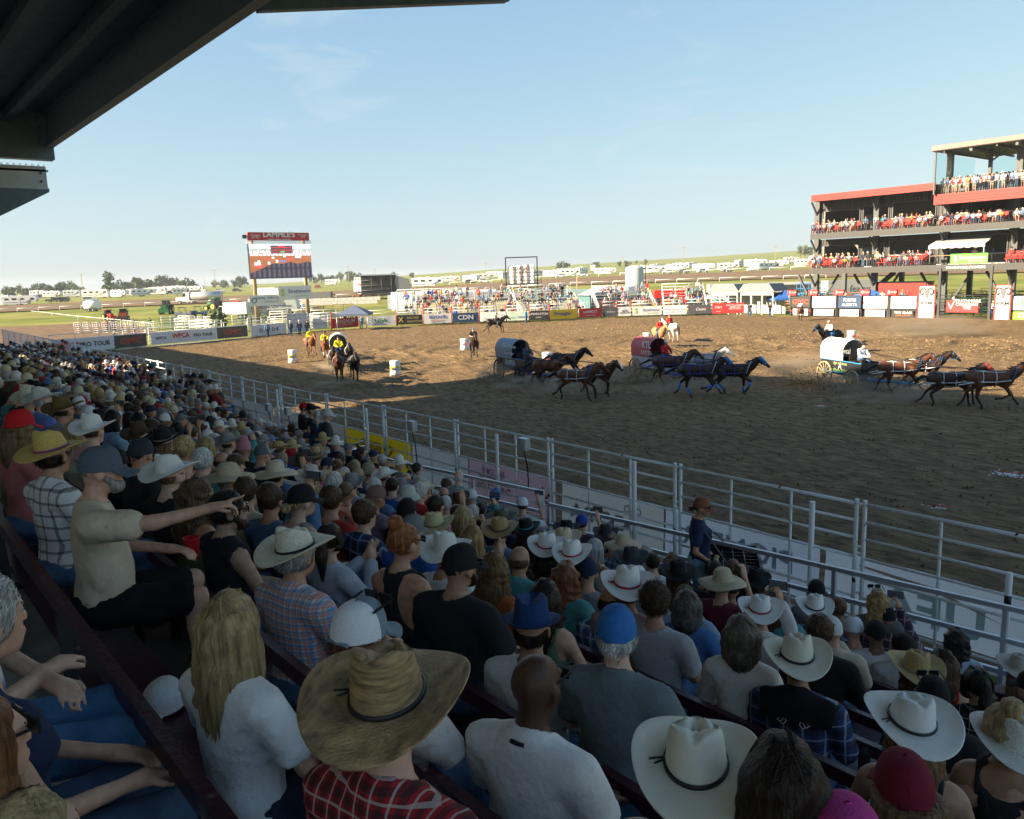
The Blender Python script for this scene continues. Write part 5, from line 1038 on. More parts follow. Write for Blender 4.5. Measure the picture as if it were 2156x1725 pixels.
WOOD=mat('weathered pole',(.3,.225,.13),rough=.85,var=.25,vs=3,stretch=(1,1,.2))
for x in(-sw*.42,sw*.42): b=MB(); b.tube((x,.75,-.2),(x,.75,zt+.6),.3,12,.26); b.build('pole',WOOD,t)
b=MB(); b.box((-sw*.54,.3,zt2-.6),(.5,.4,.5)); b.build('speaker',BLK,t)
for i,(x,z0,z1,wd,lab,tx) in enumerate(((-3.2,2.9,4.4,5.2,'white ANIMAL CARE CENTRE sign on the pens below the scoreboard',[('ANIMAL CARE CENTRE',.42,B_,.6,.72,{}),('of Strathmore',.4,GR,.6,.4,dict(shear=.2)),('O',1.1,NV,.13,.5,{})]),(1.0,3.6,5.5,5.2,'white Strathmore sign hung between the scoreboard poles',[('Strathmore',.75,B_,.62,.6,dict(bold=.005)),('RURAL REIMAGINED',.26,(.3,.45,.2),.7,.25,{}),('S',1.3,(.35,.45,.12),.13,.5,dict(bold=.04))]))):
    y=(ya+yb)/2+x; sign_between('hanging_sign',lab,'sign',(SBX+1.8,y-wd/2),(SBX+1.4,y+wd/2),z0,z1,W_,tx,thick=.04,fold=.01)
# ------------------------------------------------------------------ bleachers across the arena
SPOTS=[]                    # seats for people
def bleacher(ua,ub,label,rows=8,red=False):
    A=base_pt(ua);B=base_pt(ub); d=(B-A)[:2]; w_=np.linalg.norm(d); rz=math.atan2(d[1],d[0]); n=np.array([-d[1],d[0]])/w_; o=A[:2]+n*2.6; t=thing('bleacher',label,'bleacher',(o[0],o[1],0),rz,'open bleachers across the arena'); 
    for k in range(rows): b=MB(); b.box((w_/2,k*.78,.75+k*.36),(w_,.3,.05)); b.box((w_/2,k*.78-.36,.35+k*.36),(w_,.4,.04)); b.build('plank',ALU if not red or k>4 else mat('faded red plank',(.3,.1,.08),rough=.6),t); SPOTS.append((o,d/w_,n,w_,k*.78,.75+k*.36-.45,rz))
    b=MB()
    for x in np.arange(0,w_+.1,w_/max(3,int(w_/2.4))):
        b.beam((x,-.4,.2),(x,rows*.78,rows*.36+.2),.08,.1); b.tube((x,rows*.78,0),(x,rows*.78,rows*.36+1.3),.05,5); b.tube((x,0,0),(x,0,.5),.05,5); b.tube((x,rows*.4,0),(x,rows*.4,rows*.18+.2),.05,5); b.tube((x,rows*.78,0),(x,0,.3),.03,4)
    b.build('frame',ALU,t)
    for z in(.5,.9,1.3): b=MB(); b.tube((0,rows*.78+.05,rows*.36+z),(w_,rows*.78+.05,rows*.36+z),.04,5); b.build('guard_rail',WHITE,t)
    for x in(0,w_):
        b=MB()
        for z in (.6,1.1): b.tube((x,-.2,.5+z),(x,rows*.78,rows*.36+z),.04,5)
        for k in range(rows): b.tube((x,k*.78,k*.36),(x,k*.78,k*.36+1.6),.03,4)
        b.build('end_rail',WHITE,t)
bleacher(836,1098,'long grey bleacher facing the arena, left of the shed',9); bleacher(1112,1246,'grey bleacher in front of the teal roofed shed',9); bleacher(1268,1392,'bleacher with faded red planks left of the stairs',8,True); bleacher(1400,1492,'bleacher with faded red planks right of the stairs',8,True)
# ------------------------------------------------------------------ vehicles, trailers, sheds and trees beyond the arena
VR=math.atan2(RT[1],RT[0]); GLD=mat('dark glass',(.015,.018,.022),rough=.08,spec=.6); TYR=mat('tyre',(.015,.015,.015),rough=.8); CHR=mat('bright metal',(.6,.62,.64),rough=.3,metal=.7)
def wheels(t,xs,w_,r,n=10):
    for x in xs:
        for s in(-1,1): b=MB(); b.tube((x,s*w_/2-.14,r),(x,s*w_/2+.14,r),r,n); o=b.build('wheel',TYR,t); b=MB(); b.tube((x,s*w_/2-.15,r),(x,s*w_/2+.15,r),r*.5,8); b.build('rim',CHR,o)
def put(name,label,cat,u,dist,yaw,group=None): p=spot(u,dist); return thing(name,label,cat,p,VR+rad(yaw),group)
def rv(t,L_=9.5,H_=3.4,over=True,stripe=(.25,.27,.3),col=(.74,.74,.72)):
    W2=1.25; x0,x1=-L_/2,L_/2; P=[(x0,.55),(x1-2.6,.55),(x1-2.3,1.35),(x1-.3,1.35),(x1,1.9),(x1-.1,H_*.88),(x1-.6,H_),(x0+.15,H_),(x0,H_-.25)] if over else [(x0,.5),(x1-.2,.5),(x1,1.0),(x1-.25,H_*.8),(x1-.6,H_),(x0+.15,H_),(x0,H_-.2)]
    b=MB(); b.prism(P,-W2,W2); b.build('body',mat('rv white',col,rough=.35,var=.05,vs=1),t)
    for k,(x,wd) in enumerate(((x0+1.3,1.1),(x0+3.4,1.3),(x0+5.6,.8),(x1-1.2,.9))): b=MB(); b.box((x,-W2-.015,H_*.68),(wd,.04,.6)); b.build('window',GLD,t)
    b=MB(); b.box((x0+4.6,-W2-.015,1.55),(.75,.04,1.9)); b.build('door',mat('rv door',(.6,.6,.58),rough=.4),t)
    b=MB(); b.add([(x0+.3,-W2-.02,1.0),(x1-2.8,-W2-.02,1.0),(x1-.4,-W2-.02,H_*.6),(x1-.9,-W2-.02,H_*.75),(x1-3.2,-W2-.02,1.3),(x0+.3,-W2-.02,1.2)],[(0,1,4,5),(1,2,3,4)]); b.build('stripe',c_mat(stripe),t)
    b=MB(); b.box((0,0,H_+.13),(.8,.8,.26)); b.build('roof_unit',WHITE,t); b=MB(); b.box((-2.5,.3,H_+.08),(.5,.5,.16)); b.build('roof_vent',WHITE,t); wheels(t,(-1.2,-.2) if over else (x0+2.2,x1-2),2.2,.38)
def car(t,col,pick=False,big=1.0,van=False):
    L_=4.7 if not pick else 5.8; x0,x1=-L_/2,L_/2; h=1.75*big if not van else 2.3
    P=[(x0,.45),(x1-.1,.45),(x1,.75),(x1-.15,1.05),(x1-1.25,1.15),(x1-2.0,h),(x1-3.6,h),(x1-3.75,1.15),(x0+.02,1.12)] if pick else [(x0,.42),(x1-.1,.42),(x1,.72),(x1-.2,.98),(x1-1.2,1.08),(x1-1.95,h),(x0+.5,h),(x0+.05,1.05)]
    b=MB(); b.prism(P,-.92,.92); b.build('body',mat('car paint %.2f%.2f%.2f'%col,col,rough=.25,coat=.6),t); b=MB()
    xr=(x1-3.6 if pick else x0+.55); b.prism([(x1-1.45,1.18),(x1-2.03,h-.12),(xr+.1,h-.12),(xr,1.18)],-.94,.94); b.build('window',GLD,t)
    for s in(-1,1): b=MB(); b.box((x1-.04,s*.68,.8),(.1,.36,.16)); b.build('headlight',CHR,t)
    b=MB(); b.box((x1,0,.6),(.06,1.5,.2)); b.build('bumper',STEEL,t); wheels(t,(x0+1.0,x1-1.0),1.8,.38)
def boxtruck(t,L_=7,H_=3.7,words=(),col=(.76,.76,.75)):
    b=MB(); b.box((-.9,0,1.0+(H_-1)/2),(L_-2.2,2.4,H_-1)); b.build('box',mat('truck box',col,rough=.35),t); b=MB(); x=L_/2; b.prism([(x-2,.5),(x,.5),(x,1.4),(x-.9,1.55),(x-1.3,2.4),(x-2,2.4)],-1.05,1.05); b.build('cab',mat('truck cab',(.7,.7,.7),rough=.3),t); b=MB(); b.prism([(x-.95,1.6),(x-1.28,2.3),(x-1.8,2.3),(x-1.8,1.6)],-1.07,1.07); b.build('window',GLD,t); wheels(t,(x-1,-L_/2+1.3),2.1,.5)
    for s,sz,c,xo,z in words: text(s,sz,c_mat(c),t,(xo,-1.23,z),bold=.02)
def tractor(t,col=(.03,.16,.04)):
    G=mat('tractor green %.2f'%col[0],col,rough=.4); b=MB(); b.box((.9,0,1.35),(2.0,.85,.8)); b.box((.9,0,1.8),(1.8,.7,.15)); b.build('bonnet',G,t); b=MB(); b.prism([(-1.1,1.2),(.1,1.2),(.0,2.75),(-1.0,2.75)],-.75,.75); b.build('cab',GLD,t); b=MB(); b.box((-.5,0,2.82),(1.5,1.7,.15)); b.build('roof',G,t)
    for x,r,w2 in((-.75,.95,.5),(1.5,.62,.36)):
        for s in(-1,1): b=MB(); b.tube((x,s*.95-w2/2,r),(x,s*.95+w2/2,r),r,16); o=b.build('wheel',TYR,t); b=MB(); b.tube((x,s*.95-w2/2-.02,r),(x,s*.95+w2/2+.02,r),r*.55,12); b.build('rim',c_mat((.6,.5,.04)),o)
    b=MB(); b.tube((.5,.4,1.8),(.5,.4,2.7),.06,6); b.build('exhaust',STEEL,t)
    b=MB(); b.beam((-.2,-.6,1.9),(2.4,-.6,1.0),.12,.16); b.beam((-.2,.6,1.9),(2.4,.6,1.0),.12,.16); b.box((2.7,0,.7),(.5,2.0,.7)); b.build('loader',G,t)
def tanker(t,tank,cab=(.7,.7,.7),L_=12,word=None):
    b=MB(); b.tube((-L_/2,0,2.0),(L_/2-4,0,2.0),1.15,18); b.build('tank',tank,t); b=MB(); x=L_/2; b.prism([(x-3.6,.6),(x,.6),(x,1.7),(x-1.7,1.9),(x-2.1,3.1),(x-3.6,3.1)],-1.1,1.1); b.build('cab',mat('cab %.2f'%cab[0],cab,rough=.3),t); b=MB(); b.prism([(x-1.75,1.95),(x-2.1,2.9),(x-2.7,2.9),(x-2.7,1.95)],-1.12,1.12); b.build('window',GLD,t); b=MB(); b.box((-1,0,.85),(L_-2,1.2,.25)); b.build('chassis',STEEL,t); wheels(t,(x-1,x-4.2,-L_/2+1,-L_/2+2.3),2.2,.5)
    if word: text(word,.5,c_mat(K_),t,(-2,-1.19,2.1))
def horse_trailer(t,L_=9,col=(.5,.52,.53)):
    b=MB(); b.prism([(-L_/2,.6),(L_/2-1.8,.6),(L_/2-1.6,1.5),(L_/2,1.5),(L_/2-.2,3.0),(L_/2-.6,3.2),(-L_/2,3.2)],-1.2,1.2); b.build('body',mat('trailer metal %.2f'%col[0],col,rough=.35,metal=.4,var=.05,vs=2),t)
    for x in np.arange(-L_/2+.9,L_/2-2.5,1.5): b=MB(); b.box((x,-1.22,2.35),(1.1,.04,.5)); b.build('window',GLD,t)
    wheels(t,(-1,0),2.1,.4)
# RVs, far left and far right rows
RVL=[(40,290,9.5,12,1),(4,300,8,-20,1),(108,480,9,0,1),(150,470,8,10,0),(78,520,8,0,1),(200,400,11,5,0),(236,430,8,0,1),(250,390,7.5,-15,1),(300,400,10,8,1),(325,430,11,0,0),(345,460,13,5,1),(372,470,10,0,1),(380,380,7,20,0),(285,440,9,0,1),(410,480,9,0,1)]
RVR=[(900,290,11,0,1),(700,520,9,0,1),(760,560,9,0,1),(948,420,10,0,1)]+[(1000+i*23+(i*53)%17-8,355+(i*67)%150,7.5+(i*29)%5,(-35,8,0,50,80,-12,20)[i%7],i%4!=2) for i in range(36) if i not in(5,13,14,22)]
protos={}
cols3=[(.25,.27,.3),(.4,.3,.2),(.3,.1,.08),(.12,.18,.3)]
for i,(u,d,L_,yw,ov) in enumerate(RVL+RVR):
    key=(ov,i%4); left=i<len(RVL); gl='white trailers parked on the grass at the far left' if left else 'white trailers parked in rows below the fields'
    kind='fifth wheel trailer' if ov else 'motorhome'; cn=('grey','tan','dark red','navy')[i%4]
    lab='white %s with %s stripe parked %s'%(kind,cn,'on the grass at the far left' if left else 'below the fields beyond the arena')
    p=spot(u,d)
    if key not in protos: t=thing('trailer' if ov else 'motorhome',lab,'trailer' if ov else 'motorhome',p,VR+rad(yw),gl); rv(t,9.5,3.4,ov,cols3[i%4]); protos[key]=t
    else: t=copy_thing(protos[key],p,VR+rad(yw),lab,gl)
    t.scale=(L_/9.5,1,.88+.05*(i%6))
cprot={}
cl=[('black',(.015,.015,.018)),('white',(.75,.75,.75)),('silver',(.4,.42,.44)),('dark red',(.2,.02,.02)),('navy',(.02,.03,.08)),('grey',(.12,.13,.14))]
clist=[(112,330,0,1),(128,330,0,0),(186,300,1,0),(60,480,2,0),(68,485,1,0),(85,490,0,0),(222,470,1,0),(355,440,0,0),(405,410,0,1),(428,420,1,1),(415,400,5,0),(460,430,2,1),(498,430,5,0),(640,440,0,1),(668,430,3,1),(1440,330,5,0),(1405,335,2,0),(1480,340,1,0),(1530,335,2,0),(1580,338,1,0),(1020,330,1,0),(1180,340,2,0),(990,338,5,0),(870,330,0,0),(628,165,1,1),(1578,150,1,1),(1630,152,0,1),(1662,140,1,1),(1690,170,4,0),(845,175,2,0),(520,170,3,0)]
for i,(u,d,ci,pk) in enumerate(clist):
    key=(ci,pk); cn,cc=cl[ci]; near=d<200; yw=(0,180,15,-160,90)[i%5] if not near else (-70,10,8,170,20,0,5)[i%7]; kd='pickup truck' if pk else 'car'
    where={628:'beside the box trucks',1578:'in front of the horse trailers',1630:'right of the white pickup by the horse trailers',1662:'beside the blue scissor lift',1690:'behind the blue lift',845:'behind the stage',520:'beside the ambulance'}.get(u,'far off among the trailers on the %s'%('left' if u<700 else 'right'))
    lab='%s %s parked %s'%(cn,kd,where); p=spot(u,d)
    if key not in cprot: t=thing('parked_'+kd.split()[0],lab,kd.split()[0] if not pk else 'pickup',p,VR+rad(yw),'cars parked beyond the arena'); car(t,cc,pk); cprot[key]=t
    else: copy_thing(cprot[key],p,VR+rad(yw),lab,'cars parked beyond the arena')
# single pieces
t=put('tank_truck','white cab tank truck with silver tank on the left grass','truck',417,235,180); tanker(t,mat('silver tank',(.45,.46,.46),rough=.3,metal=.6))
t=put('tractor','green tractor facing the camera in the left field','tractor',345,185,-80); tractor(t)
t=put('tractor','green tractor with front loader right of the tank truck','tractor',447,190,150); tractor(t)
t=put('tractor','green tractor half hidden behind the scoreboard poles','tractor',572,190,170); tractor(t)
t=put('skid_steer','red and black skid steer loader in the left field','loader',253,165,-75); b=MB(); b.box((0,0,1.0),(2.2,1.3,.9)); b.build('body',mat('loader orange',(.4,.07,.03),rough=.5),t); b=MB(); b.box((-.2,0,1.75),(1.1,1.1,.9)); b.build('cab',GLD,t); wheels(t,(-.6,.6),1.5,.42); b=MB(); b.beam((-.9,.7,1.9),(1.4,.7,.7),.12,.15); b.beam((-.9,-.7,1.9),(1.4,-.7,.7),.12,.15); b.box((1.6,0,.45),(.5,1.7,.6)); b.build('bucket',STEEL,t)
for i,(u,d,c,l) in enumerate(((380,165,(.25,.26,.27),'grey utility buggy with two people in the left field'),(413,166,(.05,.1,.2),'small blue buggy right of the grey one'))):
    t=put('utility_buggy',l,'buggy',u,d,10,'buggies in the left field'); b=MB(); b.box((0,0,.75),(2.9,1.4,.4)); b.box((1.0,0,1.0),(.9,1.3,.2)); b.box((-.9,0,1.05),(1.1,1.4,.3)); b.build('body',mat('buggy %d'%i,c,rough=.4),t); b=MB()
    for s in(-1,1): b.path([(.6,s*.65,1.0),(.2,s*.65,1.95),(-.7,s*.65,1.95),(-.8,s*.65,1.0)],.04,5)
    b.box((-.25,0,2.0),(1.2,1.4,.06)); b.build('cage',STEEL,t); wheels(t,(-.95,.95),1.4,.35)
t=put('small_tractor','red compact tractor beside the people in the left field','tractor',222,168,-40); tractor(t,(.35,.03,.02)); t.scale=(.7,.7,.7)
t=put('water_tank','white water tank on a small trailer on the left field','tank',189,215,0); b=MB(); b.tube((-1.6,0,1.5),(1.6,0,1.5),1.0,14); b.build('tank',WHITE,t); b=MB(); b.box((0,0,.5),(3.4,1.6,.2)); b.build('frame',STEEL,t); wheels(t,(-.5,.5),1.6,.35)
t=put('ambulance','white and orange ambulance behind the pens','ambulance',483,150,180); boxtruck(t,6.2,3.0); b=MB(); b.box((-.9,-1.22,1.4),(3.8,.03,.35)); b.build('stripe',c_mat((.65,.25,.02)),t); b=MB(); b.box((-.9,0,3.1),(1.2,2.0,.18)); b.build('lamps',c_mat((.5,.05,.04)),t)
t=put('box_truck','white box truck with green panel behind the scoreboard','truck',551,215,180); boxtruck(t,7,4.0); b=MB(); b.box((.2,-1.22,3.0),(1.2,.03,1.2)); b.build('emblem',c_mat((.03,.25,.12)),t)
t=put('box_truck','white rental box truck between the scoreboard poles','truck',606,205,0); boxtruck(t,7.5,4.0,[('Ryder',.8,R_,-1.2,3.0)])
t=put('box_truck','white rental box truck beside the stage','truck',770,245,0); boxtruck(t,7.5,4.0,[('Ryder',.8,R_,-1.2,3.0)])
t=put('care_trailer','grey ANIMAL CARE CENTRE gooseneck trailer behind the pens','trailer',577,150,0); horse_trailer(t,8,(.45,.48,.5)); text('ANIMAL CARE CENTRE',.55,c_mat(NV),t,(.2,-1.25,2.0),bold=.01)
t=put('equipment_trailer','black enclosed cargo trailer right of the scoreboard','trailer',665,200,0); b=MB(); b.box((0,0,1.7),(7,2.3,2.4)); b.build('body',mat('cargo grey',(.14,.14,.14),rough=.5),t); wheels(t,(-.6,.6),2.1,.4)
t=put('concrete_wall','low grey block wall in the grass right of the scoreboard','wall',712,195,0); 
for i in range(12):
    for j in range(2): b=MB(); b.box((-9+i*1.55+(j*.7),0,.4+j*.78),(1.5,.6,.75)); b.build('block',CONC,t)
t=put('excavator','yellow loader parked by the block wall','loader',650,215,0); tractor(t,(.5,.33,.03))
# stage, long trailer, cowboy sign, shed
t=put('stage','mobile stage with grey side wall and black open front','stage',806,215,10); b=MB(); b.box((-1.2,0,1.2),(9,6,.3)); b.box((-1.2,2.6,3.8),(9,.2,5)); b.build('deck',BLK2,t); b=MB(); b.prism([(3.3,.4),(7.2,.4),(6.6,4.8),(3.3,5.8)],-3,2.8); b.build('side',mat('stage side',(.2,.21,.22),rough=.5),t); b=MB(); b.box((-1,0,6.1),(10,6.4,.25)); b.build('roof',ALU,t); b=MB()
for x in(-5.5,-3,-.5,2,3.2): b.tube((x,-3,.2),(x,-3,6),.09,5)
for z in(2.2,3.4,4.8): b.tube((-5.5,2.4,z),(3,2.4,z),.1,5)
b.build('truss',STEEL,t)
t=put('reefer_trailer','very long white refrigerated trailer behind the bleachers','trailer',934,132,-4); b=MB(); b.box((0,0,2.6),(16.8,2.6,2.9)); b.build('box',mat('reefer white',(.66,.7,.73),rough=.4,var=.04,vs=.7),t); b=MB(); b.box((-8.7,0,2.5),(.7,2.2,2.2)); b.build('cooling_unit',ALU,t); b=MB(); b.box((3.4,0,4.2),(.9,.9,.5)); b.build('vent',WHITE,t); wheels(t,(5,6.2),2.3,.5)
t=put('cowboy_sign_frame','black steel sign frame with wrapped white banner bundle','sign frame',1098,128,-6); b=MB()
for x in(-2.45,2.45): b.box((x,0,3.2),(.16,.16,11.4 if x<0 else 11.4))
b.box((0,0,8.85),(5,.16,.16)); b.box((0,0,4.8),(5.8,1.6,.14)); b.build('frame',BLK,t)
b=MB()
for z in(5.3,5.9,6.5): b.tube((-3.1,-.8,z),(3.1,-.8,z),.04,5)
for x in(-3.1,-1,1,3.1): b.tube((x,-.8,4.8),(x,-.8,6.5),.04,5)
b.build('catwalk_rail',STEEL,t)
b=MB(); b.grid([[(x,-.25+.12*math.sin(x*6),z+.15*math.sin(x*1.3)*(z>6)) for x in np.linspace(-2.1,2.1,30)] for z in np.linspace(4.9,7.6,5)]); b.grid([[(x,.3,z) for x in np.linspace(2.1,-2.1,12)] for z in np.linspace(4.9,7.6,3)]); b.build('banner',mat('bundle white',(.66,.66,.66),rough=.8),t); text('COWBOY\nSHIT',.75,c_mat(K_),t,(.1,-.45,6.8),bold=.01); text('o',1.1,c_mat(K_),t,(.1,-.45,5.6)); b=MB()
for x in(-1.2,0,1): b.box((x,-.42,6.2),(.06,.02,2.6))
b.build('straps',c_mat((.6,.15,.05)),t)
t=put('shed','low teal roofed shed behind the bleachers','shed',1150,126,0); b=MB(); b.prism([(-4.5,2.4),(-2,3.9),(6,3.7),(9,2.6)],-3,3); b.build('roof',mat('teal roof',(.24,.36,.35),rough=.5),t); b=MB(); b.box((2,0,1.25),(12,5.5,2.3)); b.build('wall',mat('cream wall',(.5,.48,.38),rough=.7),t)
t=put('shed','dark teal sided shed with gable beside the bleacher stairs','shed',1268,122,20); b=MB(); b.box((0,0,1.5),(6,4,3)); b.build('wall',mat('teal wall',(.08,.17,.19),rough=.6),t); b=MB(); b.prism([(-3.3,2.9),(0,4.2),(3.3,2.9)],-2.2,2.2); b.build('roof',ALU,t)
t=put('tent','white gabled tarpaulin shelter in front of the long trailer','tent',985,118,0); b=MB(); b.prism([(-8,3.1),(-6.5,4.0),(6.5,4.0),(8,3.1),(8,3.0),(-8,3.0)],-2,2); b.build('roof',ALU,t); b=MB(); b.box((0,0,1.5),(15,3.5,2.9)); b.build('wall',mat('pale yellow wall',(.5,.46,.3),rough=.7),t)
t=put('water_truck','black tank truck with white cab behind the bleachers','truck',1126,165,180); tanker(t,BLK,(.72,.72,.72),8.5)
t=put('storage_container','dark green shipping container by the light pole','container',1207,155,0); b=MB(); b.box((0,0,1.5),(6.6,2.4,2.6)); 
for x in np.arange(-3.2,3.2,.3): b.box((x,-1.22,1.5),(.14,.06,2.4))
b.build('box',mat('container green',(.03,.2,.05),rough=.5),t)
t=put('tank_trailer','white milk tank trailer left of the silo','trailer',1300,165,0); b=MB(); b.tube((-4,0,1.9),(4,0,1.9),1.1,16); b.build('tank',WHITE,t); wheels(t,(2,3.2,-3),2.2,.5); text('TransMatter',.5,c_mat(R_),t,(0,-1.15,2.1))
t=put('water_silo','tall pale grey cylindrical water tank','tank',1336,170,0); b=MB(); b.lathe([(1.85,0),(1.85,6.3),(1.7,6.6),(.3,7.0),(.0,7.0)],28); 
b.build('tank',mat('silo paint',(.4,.45,.45),rough=.5,var=.06,vs=1),t); b=MB(); b.tube((2.2,0,0),(2.2,0,7.4),.08,6); b.tube((1.0,0,7.4),(2.2,0,7.4),.06,6); b.build('pipe',STEEL,t)
t=put('fire_truck','red fire truck with white roof beyond the bleachers','fire truck',1417,150,0); b=MB(); b.box((-1,0,1.7),(5,2.4,2.0)); b.prism([(1.5,.6),(3.6,.6),(3.6,1.6),(3.2,2.9),(1.5,2.9)],-1.15,1.15); b.build('body',mat('fire red',(.5,.02,.015),rough=.3),t); b=MB(); b.prism([(2.0,1.8),(3.5,1.8),(3.2,2.7),(2.0,2.7)],-1.17,1.17); b.build('window',GLD,t); b=MB(); b.box((-1,-1.22,1.2),(4.8,.03,.2)); b.build('stripe',WHITE,t); b=MB(); b.box((2.3,0,3.0),(.6,1.8,.2)); b.build('lamps',CHR,t); wheels(t,(2.5,-2.2),2.2,.5)
t=put('horse_trailer','pale aluminium horse trailer left of the long one','trailer',1528,160,0); horse_trailer(t,6.5,(.5,.53,.55))
t=put('horse_trailer','long white and black living quarters horse trailer','trailer',1628,158,0); horse_trailer(t,14,(.68,.69,.7)); b=MB(); b.box((4,-1.23,2.1),(5,.03,1.4)); b.build('dark_panel',c_mat((.05,.05,.055)),t)
t=put('feature_trailer','grey trailer lettered feature under the viewing stand','trailer',1795,142,5); b=MB(); b.box((0,0,2.2),(9,2.5,3.2)); b.build('box',mat('feature grey',(.33,.34,.35),rough=.5),t); text('feature',1.5,c_mat((.1,.1,.1)),t,(1.2,-1.28,2.4)); wheels(t,(-1,.2),2.2,.45)
t=put('scissor_lift','blue scissor lift platform left of the viewing stand','lift',1708,118,0); BL=mat('lift blue',(.02,.2,.5),rough=.4); b=MB(); b.box((0,0,.8),(3.6,1.6,.8)); b.build('chassis',BL,t); b=MB()
for x in(-1.6,-.5,.6,1.6): b.tube((x,-.8,2.4),(x,-.8,3.9),.04,5); b.tube((x,.8,2.4),(x,.8,3.9),.04,5)
for z in(2.5,3.2,3.9): b.tube((-1.6,-.8,z),(1.6,-.8,z),.04,5); b.tube((-1.6,.8,z),(1.6,.8,z),.04,5)
b.box((0,0,2.4),(3.4,1.6,.15)); b.beam((-1.4,0,1.2),(1.4,0,2.3),.12,.1); b.beam((1.4,0,1.2),(-1.4,0,2.3),.12,.1); b.build('platform',BL,t); wheels(t,(-1.2,1.2),1.6,.35)
for i,(u,d,c,l) in enumerate(((1655,112,(.03,.12,.4),'blue pop up canopy tent beside the scissor lift'),(1835,108,(.05,.17,.5),'blue canopy tent under the viewing stand'),(742,100,(.1,.13,.2),'dark blue umbrella canopy beside the left bleacher'))):
    t=put('canopy_tent',l,'tent',u,d,0,'blue canopy tents'); b=MB(); b.add([(-1.9,-1.9,2.2),(1.9,-1.9,2.2),(1.9,1.9,2.2),(-1.9,1.9,2.2),(0,0,3.2),(-1.9,-1.9,1.95),(1.9,-1.9,1.95),(1.9,1.9,1.95),(-1.9,1.9,1.95)],[(0,1,4),(1,2,4),(2,3,4),(3,0,4),(5,6,1,0),(6,7,2,1),(7,8,3,2),(8,5,0,3)]); b.build('cloth',mat('tent blue %d'%i,c,rough=.7),t); b=MB()
    for x in(-1.8,1.8):
        for y in(-1.8,1.8): b.tube((x,y,0),(x,y,2.2),.03,5)
    b.build('legs',ALU,t)
for i,(u,c,l) in enumerate(((1484,(.1,.36,.28),'mint green portable toilet at the left of the row'),(1494,(.07,.28,.2),'dark green portable toilet second in the row'),(1504,(.1,.38,.3),'mint green portable toilet at the right of the row'),(1467,(.12,.33,.3),'pale green portable toilet standing apart'))):
    t=put('portable_toilet',l,'toilet',u,117,0,'green portable toilets'); b=MB(); b.box((0,0,1.1),(1.1,1.1,2.1)); b.build('cabin',mat('toilet green %d'%i,c,rough=.5),t); b=MB(); b.box((.0,-.57,1.1),(.8,.04,1.8)); b.build('door',mat('toilet door',(.2,.45,.38),rough=.5),t); b=MB(); b.lathe([(.6,0),(.5,.2),(.0,.25)],10,(0,0,2.15)); b.build('roof',WHITE,t)
for i,(u,l,w2) in enumerate(((1538,'white clad open shelter left of the chutes',4.2),(1606,'grey roofed camera shelter beside the chutes',4.8))):
    p=at(u,640,1,94.0); t=thing('shelter',l,'shelter',(p[0],94,0),0,'shelters left of the chutes'); b=MB(); b.prism([(-w2/2-.3,3.0),(-w2/2+.5,4.0),(w2/2-.5,4.0),(w2/2+.3,3.0)],-1.6,1.6); b.build('roof',mat('shelter roof',(.2,.22,.215),rough=.6),t); b=MB(); b.box((0,-1.4,2.7),(w2,.08,.4)); b.build('fascia',mat('shelter white',(.3,.31,.31)),t); b=MB()
    for x in np.linspace(-w2/2,w2/2,4): b.box((x,-1.4,1.4),(.12,.12,2.8)); b.box((x,1.4,1.4),(.12,.12,2.8))
    b.build('posts',WHITE,t); b=MB(); b.box((0,1.45,1.4),(w2,.05,2.8)); b.build('back_wall',mat('shelter wall',(.42,.44,.43),rough=.7),t)
# poles
def pole(u,v0,d,h,label,cat,lamp=False):
    p=spot(u,d); t=thing('street_lamp' if lamp else 'utility_pole',label,cat,p,VR); b=MB(); b.tube((0,0,-1),(0,0,h),.16,8,.11); b.build('pole',WOOD,t); b=MB()
    if lamp: b.path([(0,0,h-.3),(.6,0,h+.2),(1.6,0,h+.35)],.06,6); b.build('arm',ALU,t); b=MB(); b.lathe([(.0,.15),(.2,.12),(.3,-.15),(.0,-.2)],10,(1.8,0,h+.25)); b.build('lamp_head',CHR,t)
    else: b.box((0,0,h-.6),(2.0,.12,.14)); b.build('crossarm',WOOD,t)
pole(1215,590,138,5.6,'tall wooden lamp pole behind the bleachers','street lamp',True)
for i,(u,d,h,l) in enumerate(((173,420,11,'left of the lone poplar'),(453,430,11.5,'left of the scoreboard'),(734,440,11,'right of the scoreboard'),(790,470,9,'above the stage'),(1023,420,9,'left of the cowboy sign'),(1439,420,12,'above the right trailers'),(1632,430,10.5,'left of the viewing stand'),(1312,520,9,'left of the silo'),(45,520,8,'at the far left edge'),(1690,520,9,'on the field left of the viewing stand'),(430,600,9,'among the far trees'))): pole(u,0,d,h,'wooden utility pole '+l,'utility pole')
